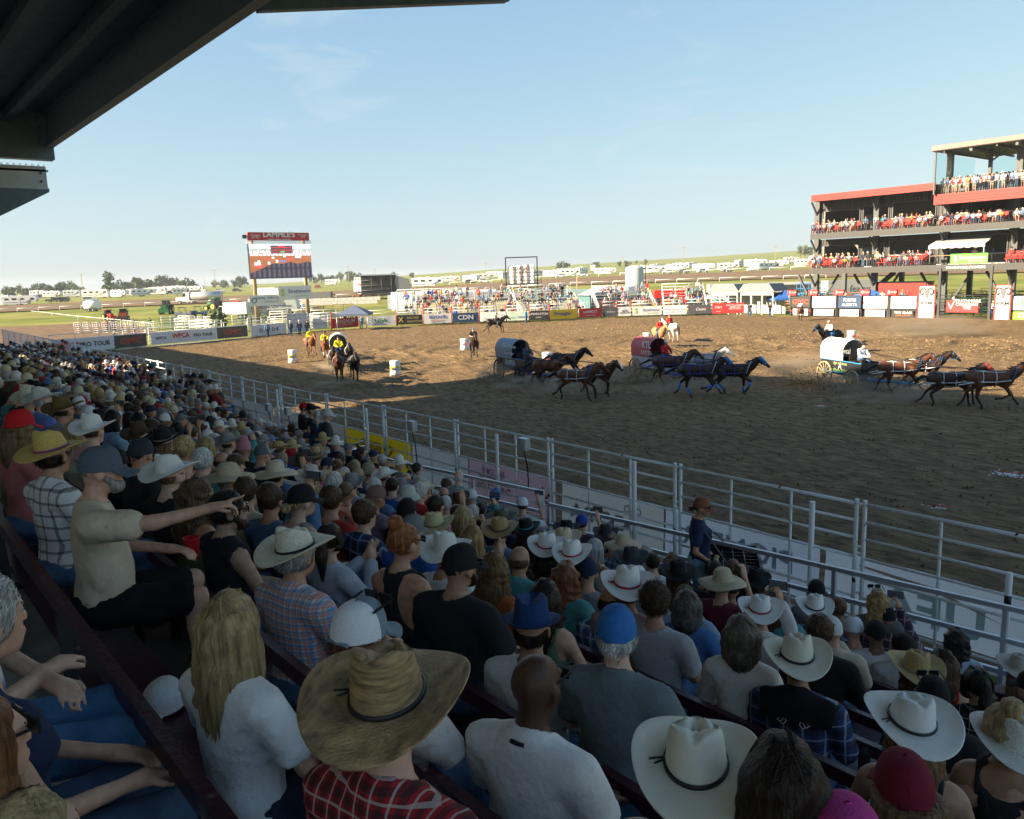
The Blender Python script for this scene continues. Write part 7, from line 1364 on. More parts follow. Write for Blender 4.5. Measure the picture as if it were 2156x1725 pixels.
place(105,955,'person in yellow straw hat with colourful brim and striped shirt',row=1,head=('cowboyflat',(.6,.42,.12),STRAW,(.25,.05,.2)),hair=('short',DB),shirt=('button',(.6,.6,.6),STR))
place(38,985,'woman with long straight ash blonde hair in navy tank top at the left edge',row=1,sex='f',hair=('long',(.2,.15,.09)),shirt=('tank',(.03,.045,.09)))
place(240,975,'person in black mesh cap just right of the pointing man',row=2,head=('cap',BK),hair=('short',DB),shirt=(T_,BK))
place(287,955,'man in dark cap with grey brim and glasses',row=2,head=('cap',(.03,.04,.05)),hair=('buzz',DB),glasses=True,shirt=(T_,(.02,.024,.03)),pose='clap')
place(338,932,'woman in black cowboy hat with thin band and dark plaid shirt clapping',row=3,sex='f',head=cow(BK,(.3,.28,.2)),hair=('medium',LBR),shirt=('button',(.05,.1,.2),PLD),pose='clap')
place(318,905,'person in dark brown felt cowboy hat behind the black one',row=4,head=cow((.06,.035,.022)),hair=('short',DB),shirt=(T_,(.2,.1,.08)))
place(192,905,'person in white cowboy hat with pierced holes and pink collar',row=3,head=cow(WH),hair=('short',BRN),shirt=('button',(.5,.25,.3)))
place(130,862,'person in olive brown suede cowboy hat with phone raised nearby',row=3,head=cow((.13,.085,.025)),hair=('short',DB),shirt=('button',(.2,.2,.25)))
place(85,842,'person in pale grey cowboy hat at the left',row=3,head=cow((.55,.54,.5)),hair=('gray',GRY),shirt=('button',(.1,.15,.4)))
place(55,838,'person in cream straw cowboy hat at the left beside the pale grey hat',row=2,head=cow((.62,.58,.46),None,STRAW),hair=('gray',GRY),shirt=(T_,(.12,.3,.5)),pose='clap')
place(35,895,'person in bright red cap near the left edge',row=2,head=('cap',(.5,.015,.02)),hair=('medium',LBR),shirt=(T_,(.3,.1,.1)))
place(387,945,'blond toddler in pink plaid shirt held beside the black hat',row=3,dz=-.05,hair=('curly',(.42,.3,.14)),shirt=('button',(.5,.2,.25),PLM))
place(490,925,'man in sage green bucket hat and navy t-shirt',row=4,head=('bucket',(.2,.23,.17)),hair=('short',DB),shirt=(T_,NAV))
place(548,955,'man in slate grey cap and navy t-shirt',row=4,head=('cap',(.1,.12,.14)),hair=('buzz',DB),shirt=(T_,(.02,.03,.06)))
place(577,1000,'woman in floppy cream sun hat and black floral dress',row=3,sex='f',bulk=1.1,head=('sun',(.58,.5,.36)),hair=('short',DB),shirt=(T_,(.014,.014,.016),FLORAL))
place(655,1008,'woman in pale cowboy hat with pink lacing',row=4,sex='f',head=cow((.6,.55,.47),(.35,.08,.3),STRAW),hair=('medium',BLO),shirt=(T_,(.4,.4,.5)))
place(665,952,'person in wide brown straw hat',row=6,head=('straw',(.3,.18,.07)),hair=('short',BRN),shirt=(T_,(.25,.22,.25)),pose='clap')
place(625,1052,'woman in black cap with low blonde bun and gold earring',row=2,sex='f',head=('cap',BK),hair=('lowbun',BLO),shirt=('tank',(.15,.15,.16)),hy=-.2,skin=(.5,.33,.25))
place(727,1035,'man with cropped light brown hair in brown and navy plaid shirt',row=3,hair=('buzz',LBR),shirt=('button',(.4,.35,.3),PLN))
place(702,1015,'woman with short silver hair beside the plaid shirt man',row=4,sex='f',hair=('gray',(.5,.5,.5)),shirt=(T_,(.25,.28,.35)))
place(785,1045,'woman in dusty pink cap with dark ponytail and mauve top',row=4,sex='f',head=('cap',(.2,.11,.1)),hair=('pony',DB),shirt=(T_,(.2,.15,.22)),glasses=True,hy=-.3)
place(825,1022,'man with short dark hair and sunglasses in bright blue t-shirt',row=5,hair=('short',DB),glasses=True,shirt=(T_,(.03,.13,.45)))
place(855,1075,'man in black mesh cap in front of the light bucket hat',row=4,head=('cap',BK),hair=('short',DB),shirt=(T_,BK))
place(858,1048,'person in pale grey bucket hat',row=5,head=('bucket',(.5,.52,.48)),hair=('short',GRY),shirt=(T_,(.25,.12,.25)))
place(915,1110,'woman in cream straw hat with diamond holes and denim vest',row=3,sex='f',head=cow((.55,.49,.28),(.2,.15,.08),STRAW),hair=('long',BRN),shirt=('tank',(.04,.07,.13)))
place(962,1082,'boy with short brown hair in teal t-shirt',row=5,hair=('short',(.07,.035,.02)),shirt=(T_,(.1,.2,.25)))
place(992,1132,'girl with long honey blonde hair',row=4,sex='f',hair=('long',(.3,.19,.08)),shirt=('tank',(.1,.15,.2)),pose='clap')
place(993,1045,'man in white cap and white t-shirt by the rail',row=6,head=('cap',(.7,.7,.74)),hair=('gray',GRY),shirt=(T_,(.55,.6,.72)))
place(1042,1045,'man in royal blue cap and blue plaid shirt by the rail',row=7,head=('cap',(.03,.14,.45)),hair=('short',DB),shirt=('button',(.1,.2,.4),PLX))
place(1055,1095,'person in olive felt hat behind the patterned hat',row=6,head=cow((.09,.1,.06)),hair=('short',DB),shirt=(T_,NAV))
place(1052,1118,'person in tan hat with dark diamond pattern and denim jacket',row=5,head=cow((.4,.27,.13),(.05,.03,.02),STRAW),hair=('short',BRN),shirt=('long',(.1,.2,.3),DENIM))
place(1108,1115,'woman in black felt hat with turquoise beads',row=5,sex='f',head=cow(BK,(.05,.4,.45)),hair=('long',DB),shirt=(T_,BK))
place(1152,1155,'person in white cowboy hat with red cord and dark floral shirt',row=4,sex='f',head=cow(WH,(.35,.02,.03)),hair=('medium',DB),shirt=(T_,(.03,.025,.03),FLORAL))
place(1206,1172,'woman in white cowboy hat with red cord right of the floral shirt',row=4,sex='f',head=cow((.8,.8,.78),(.4,.02,.03)),hair=('medium',DB),shirt=(T_,(.02,.02,.03)))
place(1225,1100,'person in royal blue cap with white front holding up a phone',row=7,head=('cap',(.03,.07,.35)),hair=('short',DB),shirt=(T_,(.1,.1,.15)),pose='phone')
place(1193,1118,'person in black cowboy hat with silver band left of the blue cap',row=6,head=cow(BK,(.3,.3,.32)),hair=('short',DB),shirt=(T_,(.1,.03,.03)))
place(1330,1182,'person in charcoal cowboy hat',row=5,head=cow((.045,.05,.06)),hair=('short',DB),shirt=(T_,(.05,.05,.06)))
place(1358,1165,'woman with white blonde hair in dark floral blouse',row=6,sex='f',hair=('medium',(.5,.45,.36)),shirt=(T_,(.03,.03,.035),FLORAL))
place(1416,1180,'woman with long light brown hair near the vendor',row=7,sex='f',hair=('long',(.2,.13,.07)),shirt=(T_,BK))
place(1428,1208,'woman in black flat cowboy hat below the vendor',row=6,sex='f',head=('cowboyflat',BK,None,BK),hair=('long',BRN),shirt=(T_,(.015,.015,.017)))
place(1290,1140,'person in faded tan cap',row=7,head=('cap',(.3,.25,.2)),hair=('short',BRN),shirt=(T_,(.3,.15,.1)))
place(1275,1128,'person in dark leather hat left of the faded tan cap',row=7,head=cow((.05,.04,.035)),hair=('short',DB),shirt=(T_,NAV)) 
place(1870,1300,'man in backwards black cap and maroon plaid shirt holding up binoculars',row=6,head=('cap',BK),hair=('buzz',DB),shirt=('button',(.1,.05,.05),PLM),pose='phone')
place(1850,1262,'woman with wavy blonde hair and sunglasses by the rail',row=7,sex='f',hair=('wavy',(.32,.2,.09)),glasses='up',shirt=(T_,(.1,.1,.1)))
place(1767,1280,'boy with short brown hair by the rail',row=7,hair=('short',LBR),shirt=(T_,(.1,.15,.25)))
place(1722,1245,'person in black cap with brown hair by the rail',row=8,head=('cap',BK),hair=('medium',DB),shirt=(T_,(.2,.2,.25)))
place(2015,1345,'woman with long dark wavy hair and hair clip in pale denim jacket',row=7,sex='f',hair=('wavy',(.018,.014,.012)),shirt=('long',(.4,.45,.55)))
place(1988,1395,'woman with long dark brown hair and red strap top',row=5,sex='f',hair=('long',(.07,.04,.022)),shirt=('tank',(.4,.02,.03)))
place(1905,1360,'person with short black hair in front of the plaid shirt man',row=6,hair=('short',(.012,.01,.01)),shirt=(T_,(.5,.5,.52)))
place(965,1003,'bald elderly man in pale green checked shirt beside the front rail',row=8,hair=('balding',(.5,.5,.5)),shirt=('button',(.3,.4,.42),plaid('sage check',(.4,.48,.5),(.12,.2,.22),(.5,.5,.5),24)))
place(940,1022,'young person with curly brown hair left of the bald elderly man',row=6,hair=('curly',(.1,.06,.03)),shirt=(T_,(.4,.4,.45)))
place(1100,1062,'person in white cap with blue brim by the rail',row=8,head=('trucker',(.05,.15,.45)),hair=('short',DB),shirt=(T_,(.4,.42,.48)),pose='phone')
place(165,850,'man in white and crimson cap and denim shirt with sunglasses',row=4,head=('trucker',(.3,.02,.06)),hair=('gray',GRY),shirt=('button',(.08,.16,.28),DENIM),glasses=True)
place(235,880,'woman with black hair clipped up in pale denim shirt',row=4,sex='f',hair=('bob',(.012,.01,.01)),shirt=('button',(.2,.3,.42),DENIM))
place(290,882,'woman with straight black bob in white shirt and black strap',row=4,sex='f',hair=('bob',(.01,.01,.012)),shirt=(T_,(.5,.52,.6)))
# embroidered yoke on the checked shirt
def back_y(k,x,z,inf):
    ys=np.linspace(-.35,.1,220); X=np.stack([np.full(220,x),ys,np.full(220,z)],-1).astype(np.float32); d=np.min([_d(p,X,inf) for p in k['tr']],0); i=np.argmax(d<.0); return float(ys[i])
ksk=get_skel('m',1.05,'lap'); ob('yoke',solid(ksk['tr'],.012,inf=.021,cuts=[((0,0,.915),(0,0,-1)),((0,-.02,0),(0,1,0))],mats=[FAB],name='yoke'),yoke_,BK)
b=MB()
for s in(-1,1):
    for i in range(6):
        t0=i/6; x0,z0=.035+.10*t0,.945+.035*t0; 
        for sg in(-1,1): P=[(s*(x0+.03*t),z0+sg*(.022*math.sin(t*2.4))*(1-.4*t0)) for t in np.linspace(0,1,6)]; b.path([(x,back_y(ksk,x,z,.0235),z) for x,z in P],.0028,4)
b.build('embroidery',mat('thread white',(.6,.6,.65)),yoke_)
# small things on the benches
def attach(root,v): return Vector(root.location)+Matrix.Rotation(root.rotation_euler[2],3,'Z')@Vector(v)
b=MB(); b.lathe([(.0,0),(.03,0),(.045,.115),(.047,.12),(.043,.12),(.029,.01),(.0,.01)],18); tag(b.build('plastic_cup',mat('red cup',(.42,.01,.015),rough=.35),None,None,attach(ptr,(-.165,.45,.63))),'red plastic cup held by the pointing man','cup')
p=at(345,1490,2,RZ(0)+.46); t=thing('cap_on_bench','white cap lying on the maroon bench beside the blonde woman','cap',(p[0],max(.7,min(p[1],1.0)),RZ(0)+.45),.8); ob('cap',hat_mesh('cap',CAPM),t,(.66,.67,.68))
# ---- the rest of the stand, seat by seat
rf=random.Random(12)
HEADS=[('white cowboy hat',lambda:cow((.72,.71,.67))),('cream straw cowboy hat',lambda:cow((.6,.54,.38),None,STRAW)),('black cowboy hat',lambda:cow(BK)),('brown cowboy hat',lambda:cow((.08,.045,.022))),('grey cowboy hat',lambda:cow((.25,.25,.25))),('tan straw cowboy hat',lambda:cow((.45,.32,.14),None,STRAW)),
('black cap',lambda:('cap',BK)),('navy cap',lambda:('cap',NAV)),('white cap',lambda:('cap',(.65,.65,.65))),('grey cap',lambda:('cap',(.16,.17,.18))),('camouflage green cap',lambda:('cap',(.09,.1,.05))),('red cap',lambda:('cap',(.35,.02,.02))),('tan cap',lambda:('cap',(.36,.28,.18))),('blue trucker cap',lambda:('trucker',(.05,.12,.3))),('black trucker cap',lambda:('trucker',BK)),('pink cap',lambda:('cap',(.5,.2,.25))),
('straw sun hat',lambda:('sun',(.5,.42,.28))),('khaki bucket hat',lambda:('bucket',(.3,.27,.18)))]
HAIRS=[('short dark hair','m',('short',DB)),('short brown hair','m',('short',BRN)),('silver hair','m',('gray',(.5,.5,.49))),('long blonde hair','f',('long',BLO)),('long brown hair','f',('long',BRN)),('long black hair','f',('long',(.012,.01,.01))),('wavy auburn hair','f',('wavy',(.18,.07,.03))),('blonde bob','f',('bob',BLO)),('grey bob','f',('bob',GRY)),('dark ponytail','f',('pony',DB)),('balding head','m',('balding',BRN)),('curly brown hair','m',('curly',BRN))]
SHC=[('white',(.62,.63,.66)),('navy',NAV),('black',BK),('pale blue',(.25,.36,.5)),('denim blue',(.07,.14,.26)),('red',(.35,.03,.03)),('grey',(.22,.23,.24)),('maroon',(.12,.02,.035)),('pink',(.5,.25,.3)),('teal',(.06,.22,.24)),('beige',(.45,.39,.3)),('olive',(.1,.1,.05)),('lilac',(.32,.26,.4)),('royal blue',(.03,.1,.4)),('mustard',(.4,.27,.05)),('blue plaid',PLX),('dark plaid',PLD),('red plaid',PLR)]
combos=[(h,s) for h in range(len(HEADS)+len(HAIRS)) for s in range(len(SHC))]; rf.shuffle(combos)
wt=lambda h: h<len(HEADS)
slots=[]
for k in range(-1,NR):
    x=2.2
    while x>-60:
        x-=rf.uniform(.47,.6); slots.append((k,x+rf.uniform(-.04,.04),RY(k)+rf.uniform(-.06,.06),RZ(k)))
for y,x0 in((8.25,-24.5),(9.0,-25.5),(9.75,-27)):
    x=x0
    while x>-60: x-=rf.uniform(.5,.75); slots.append((NR,x,y+rf.uniform(-.12,.12),1.40+rf.uniform(-.05,.08)))
good=[]
for s in slots:
    k,x,y,z=s; u,v,dd=proj((x,y,z+1.2))
    if dd<5.6 or u<-25 or u>IW+30 or v>IH+110: continue
    if k<=0 and x>-9: continue
    if any(kk==k and abs(xx_-x)<.43 for kk,xx_ in OCC): continue
    if 13.8<-x<14.9 and 1<=k<=6: continue                 # an aisle
    if k<9 and k>2 and x>1.2: continue
    # keep clear of the people placed by hand in front
    pu=[proj((xx_,RY(kk),RZ(kk)+1.2)) for kk,xx_ in OCC if abs(kk-k)<=1 and abs(xx_-x)<.9]
    if x>-11 and any(abs(a-u)<23 and abs(b_-v)<20 for a,b_,_ in pu): continue
    good.append((dd,s))
good.sort(key=lambda t:t[0]); NIND=92; MINI=[]
ci=0
for i,(dd,(k,x,y,z)) in enumerate(good):
    lk=head_to(LOOK-np.array((x,y)))*rf.uniform(.3,1.5)
    if i>=NIND: MINI.append((x,y,z,lk,False)); continue
    h,s=combos[ci]; ci+=1
    nm,sc=SHC[s]; isM=not isinstance(sc,tuple); kw=dict(shirt=(rf.choice(('tee','tee','button','long')),sc if not isM else (.3,.3,.3))); 
    if isM: kw['shirt']=('button',(.3,.3,.3),sc)
    if wt(h): hn,hf=HEADS[h]; kw['head']=hf(); kw['hair']=(rf.choice(('short','short','buzz','gray')),rf.choice((DB,BRN,LBR,GRY))); sx='m'
    else:
        hn,sx,hr=HAIRS[h-len(HEADS)]; kw['hair']=hr
        if sx=='f' and not isM and rf.random()<.4: kw['shirt']=('tank',sc)
    body=lk*.5; lod=1 if dd<13 else 2; ps=rf.choice(('lap','lap','clap','cross','chin')) if rf.random()>.1 else 'phone'
    LB=('%s with %s and %s shirt in the grandstand'%('man' if sx=='m' else 'woman',hn,nm) if not wt(h) else 'person in %s and %s shirt seated in the grandstand'%(hn,nm))
    if ps=='phone': phone((x,y,z),body,LB)
    person((x,y,z),body,hy=round((lk-body)/.4)*.4 if lod==2 else lk-body,sex=sx,lod=lod,pose=ps,label='%s with %s and %s shirt in the grandstand'%('man' if sx=='m' and not wt(h) else 'woman' if not wt(h) else 'person',hn,nm) if not wt(h) else 'person in %s and %s shirt seated in the grandstand'%(hn,nm),group=GRP,scale=rf.uniform(.95,1.05),shoes=False,**kw)
print('seats',len(good),'stuff',len(MINI))
# ---- people standing at the rail, the drinks vendor
def stand(u,v,y,z0,label,face,**k):
    p=at(u,v,1,y); return person((p[0],y,z0),rad(face),label=label,lod=k.pop('lod',1),pose=k.pop('pose','stand'),**k)
VP_=at(1472,1062,1,7.85); vr=rad(-52)
vend=person((VP_[0],7.85,1.5),vr,sex='f',pose='hips',lod=0,hy=-.25,label='drinks vendor woman in rust cap, sunglasses and navy t-shirt carrying a black tray',head=('cap',(.27,.1,.06)),hair=('lowbun',BRN),shirt=('tee',(.012,.022,.06)),pants=('jeans',(.22,.38,.5)),glasses=True,scale=1.0)
text('Coors',.12,c_mat((.75,.75,.75)),vend,(.02,.165,1.33),(rad(90),0,rad(180)),ext=.002,shear=.2,bold=.01,name='print')
t=thing('vendor_tray','black plastic drinks tray hung from the vendor by straps','tray',(VP_[0]-math.sin(vr)*.42,7.85+math.cos(vr)*.42,1.5+.93),vr); b=MB(); W2,D2,H2=.42,.3,.2
for x in(-W2,W2): b.box((x,0,0),(.035,D2*2+.035,H2))
for y in(-D2,D2): b.box((0,y,0),(W2*2,.035,H2))
b.box((0,0,-H2/2+.01),(W2*2,D2*2,.02)); b.build('tray',mat('tray plastic',(.014,.015,.017),rough=.4),t); b=MB()
for i in range(-2,3): b.box((i*.12,0,0),(.008,D2*2-.04,.12))
for i in range(-1,2): b.box((0,i*.13,0.002),(W2*2-.04,.008,.12))
b.build('dividers',BLK,t); b=MB()
for s in(-1,1): b.beam((s*W2,-.05,.08),(s*.1,-.40,.50),.03,.006)
b.build('straps',BLK,t)
for i,(x,y) in enumerate(((-.06,-.2),(.05,-.21))): b=MB(); b.lathe([(.0,0),(.03,0),(.033,.02),(.033,.1),(.027,.115),(.0,.113)],12); tag(b.build('beer_can',mat('can gold',(.5,.42,.15),rough=.3,metal=.6),None,None,Vector(t.location)+Vector((x*math.cos(vr)-y*math.sin(vr),x*math.sin(vr)+y*math.cos(vr),-.05))),'gold topped beer can %s in the vendor tray'%('on the left','on the right')[i],'can','beer cans in the vendor tray')
stand(637,868,8.0,1.5,'man in red cap and black and red shirt standing by the fence',-20,head=('cap',(.45,.02,.03)),shirt=('tee',(.02,.018,.02)),pose='stand')
stand(655,885,7.9,1.5,'person in black cowboy hat beside the red cap man',-30,head=cow(BK),shirt=('tee',BK))
stand(668,886,7.7,1.5,'woman with grey ponytail and sunglasses in navy sleeveless top turned to the left',60,sex='f',hair=('pony',(.4,.38,.36)),shirt=('sleeveless',NAV),glasses=True)
stand(688,884,7.9,1.5,'man in white cap and black jacket beside the scooter',-25,head=('cap',(.6,.6,.62)),hair=('gray',GRY),shirt=('long',(.03,.035,.04)))
p=at(714,912,1,7.95); t=thing('mobility_scooter','dark blue mobility scooter parked by the hand rail','scooter',(p[0],7.95,1.5),rad(-60)); b=MB(); b.box((0,0,.3),(.5,1.2,.12)); b.box((0,-.35,.7),(.45,.4,.1)); b.box((0,-.55,1.0),(.45,.1,.5)); b.prism([(.35,.3),(.6,.3),(.5,1.0),(.42,1.0)],-.22,.22,ax=0); b.build('body',mat('scooter blue',(.02,.05,.1),rough=.3,coat=.5),t); b=MB(); b.tube((-.3,.42,1.08),(.3,.42,1.08),.025,6); b.tube((0,.5,.9),(0,.42,1.08),.03,6); b.build('handlebar',BLK,t); wheels(t,(0,),.5,.16)
b=MB(); b.tube((-.25,.45,1.1),(-.3,.45,1.3),.01,5); b.lathe([(0,-.05),(.05,-.02),(.0,.05)],8,(-.3,.45,1.34)); b.build('mirror',CHR,t)
for i,(u,v,y,kw,l) in enumerate(((203,765,9.4,dict(head=cow((.55,.5,.35)),shirt=('button',(.06,.15,.35))),'man in tan cowboy hat and blue shirt standing at the far rail'),(222,778,9.2,dict(sex='f',head=cow((.5,.4,.2),None,STRAW),shirt=('button',(.2,.3,.5),PLX)),'woman in straw hat and blue plaid shirt at the far rail'),(252,790,9.0,dict(head=('cap',(.1,.03,.04)),shirt=('tee',(.6,.62,.65))),'man in dark red cap and white t-shirt at the far rail'),(283,795,9.0,dict(sex='f',head=('cap',(.03,.03,.035)),shirt=('tee',(.62,.62,.66))),'woman in black cap and white t-shirt at the far rail'),(322,797,9.1,dict(head=cow((.06,.17,.22)),shirt=('tee',(.5,.55,.62))),'person in teal cowboy hat at the far rail'),(134,740,10.2,dict(shirt=('tee',(.5,.02,.02)),head=('cap',(.2,.05,.05))),'person in bright red shirt by the far end of the fence'),(141,742,10.0,dict(shirt=('tee',(.55,.02,.02)),head=('cap',(.4,.03,.03))),'person in red shirt and red cap by the far end of the fence'))): stand(u,v+3,y,1.3,l,-25,lod=2,group='people standing at the far rail',**kw)
for i,(u,v,kw,l) in enumerate(((315,812,dict(head=cow((.03,.1,.12)),shirt=('button',(.03,.09,.13))),'cowboy in dark teal hat and shirt standing in the arena behind the fence'),)): p=g(316,838); person((p[0]+.0,p[1],.05),rad(20),label=l,lod=2,pose='stand',**kw)
# ---- people on the ground across the arena
JN=('jeans',(.05,.09,.17))
FLR=[(564,712,'cowboy in denim shirt standing in front of the white letter banner',('button',(.09,.16,.25)),cow((.6,.57,.5)),25),(613,709,'cowboy leaning on the backdrop board, left of three',('button',(.04,.06,.09)),cow((.62,.6,.55)),20),(632,708,'bearded cowboy with a staff, middle of three',('button',(.05,.07,.1)),cow((.5,.45,.35)),10),(648,707,'cowboy in brown hat, right of the three by the backdrop',('button',(.06,.06,.08)),cow((.1,.06,.04)),25),(762,693,'cowboy standing between the red and the white banner',('button',(.12,.2,.32)),cow((.5,.5,.45)),0),(1108,682,'cowboy in bright blue shirt walking in front of the banners',('button',(.08,.35,.5)),cow((.6,.55,.4)),60),(2076,671,'cowboy in white shirt leaning over the steel gate',('button',(.5,.5,.6)),cow((.5,.45,.35)),0),(246,737,'man in white hat behind the long gate',('button',(.5,.5,.45)),cow((.6,.57,.5)),180),(287,733,'man in dark shirt behind the long gate',('button',(.05,.06,.1)),cow((.4,.38,.3)),180),(1578,668,'security guard in dark uniform beside the red banner',('tee',(.03,.035,.05)),('cap',BK),0),(1621,668,'person in black shirt and white cap beside the chutes',('tee',(.02,.02,.02)),('cap',(.6,.6,.6)),0)]
for u,v,l,sh,hd,yw in FLR:
    p=at(u,v); 
    if yw==180: p=p+np.array((-.9,.2,0))
    person((p[0],p[1]-(.0 if u!=2076 else -1.5),.02),VR-rad(180)+rad(90)-rad(90)+rad(yw if yw!=180 else 0),label=l,lod=2,pose='stand' if u!=2076 else 'rail',shirt=sh,head=hd,pants=JN,group='people on foot across the arena')
for i,(u,v) in enumerate(((225,664),(215,664),(232,663),(247,662),(272,664),(307,652),(1500,600),(1160,690))[:6]):
    person(spot(u,128),VR-rad(180)+rad(40*i),label='person standing among the loaders in the left field, %s'%('in white','in red','in dark blue','in grey','by the skid steer','in green')[i],lod=2,pose='stand',shirt=('tee',((.6,.6,.6),(.4,.05,.04),(.03,.05,.12),(.3,.3,.3),(.1,.1,.12),(.08,.2,.08))[i]),pants=JN,group='people in the left field')
# ---- people on the bleachers and the viewing stand
FACE=rad(180)
def anon(x,y,z,rz,st,rnd):
    MINI.append((x,y,z,rz,st))
rb=random.Random(77)
for (o,d,n,w_,yo,zo,rz) in SPOTS:
    x=.6
    while x<w_-.5:
        x+=rb.uniform(.5,.9)
        dens=.50 if zo>.8 else .3
        if rb.random()<dens: q=o+d*x+n*yo; MINI.append((q[0],q[1],zo,rz+math.pi+rb.uniform(-.4,.4),zo>2.6 and rb.random()<.25))
vs_n=0
VL=[]
for (x,y,z) in SEATS:
    if rb.random()<.55: VL.append((x,BY+y-.05,z-.02,False))
for z,u0,u1,n,y in((13.38,1976,2200,30,.3),(13.38,1985,2200,22,1.3),(L2,1818,1842,2,1.6),(L1,1816,1850,6,.7),(L2,1860,1866,1,2.2),(L1,1725,1728,1,.6),(L2,1728,1732,1,2.2),(L1,2050,2062,1,1.4)):
    for x in np.linspace(bx(u0,540,BY+y),bx(u1,540,BY+y),n): VL.append((x+rb.uniform(-.15,.15),BY+y+rb.uniform(0,.5),z,True))
for z,u0,u1,n in((L2,1736,1804,6),(L2,1880,1962,9),(L1,1733,1804,7),(L1,1876,1958,9),(L2,2045,2118,6),(L1,1990,2085,6),(L2,2150,2230,5),(L1,2150,2230,5)):
    for x in np.linspace(xx(u0),xx(u1),n):
        if rb.random()<.85: VL.append((x,BY+WY+.7,z,True))
for u in (1664,1676,1698,1725,1735,1768,1780,1825,1845,1858,1900,1912,1945,2005): 
    p=at(u,620,1,93.2); VL.append((p[0],93.2,1.25,False if u%2 else True))
VL=[q for q in VL if -20<proj(q[:3])[0]<IW+25]
VSH=[('white',(.65,.65,.66)),('pink checked',(.5,.3,.3)),('navy',NAV),('black',BK),('pale blue',(.35,.45,.58)),('denim',(.1,.17,.3)),('red',(.45,.03,.03)),('grey',(.3,.31,.32)),('mint',(.4,.55,.42)),('cream',(.55,.5,.4)),('floral',(.4,.3,.3)),('orange',(.5,.18,.05))]
VHD=[('white cowboy hat',cow((.7,.68,.62))),('black cowboy hat',cow(BK)),('tan hat',cow((.45,.36,.22))),('black cap',('cap',BK)),('navy cap',('cap',NAV)),('white cap',('cap',(.65,.65,.65))),('dark hair',('short',DB)),('long blonde hair',('long',BLO)),('long brown hair',('long',BRN))]
cv=[(a,b_) for a in range(len(VHD)) for b_ in range(len(VSH))]; rb.shuffle(cv)
lev=lambda z:'on the top terrace' if z>13 else 'on the upper balcony' if z>=L2-.1 else 'on the lower balcony' if z>=L1-.1 else 'behind the chutes'
VL.sort(key=lambda q:proj(q[:3])[2])
for i,(x,y,z,st_) in enumerate(VL):
    if i>=62: MINI.append((x,y,z,FACE+rb.uniform(-.5,.5),st_)); continue
    a,b_=cv[i%len(cv)]; hn,hd=VHD[a]; sn,sc=VSH[b_]; lng=hd[0]=='long'
    kw=dict(head=hd,hair=('short',DB)) if a<6 else dict(hair=hd)
    person((x,y,z),FACE+rb.uniform(-.5,.5),label='person with %s in %s top %s %s'%(hn,sn,'standing' if st_ else 'seated',lev(z)) if z>5 else 'person with %s in %s top %s %s'%(hn,sn,'standing' if st_ else 'seated',lev(z)),lod=2,pose=('stand' if rb.random()<.5 else 'rail') if st_ else 'lap',sex='f' if a>6 else 'm',shirt=('tee',sc),pants=rb.choice((JN,('jeans',(.02,.02,.025)),('shorts',(.3,.28,.22)))),group='spectators in the viewing stand',shoes=False,**kw)
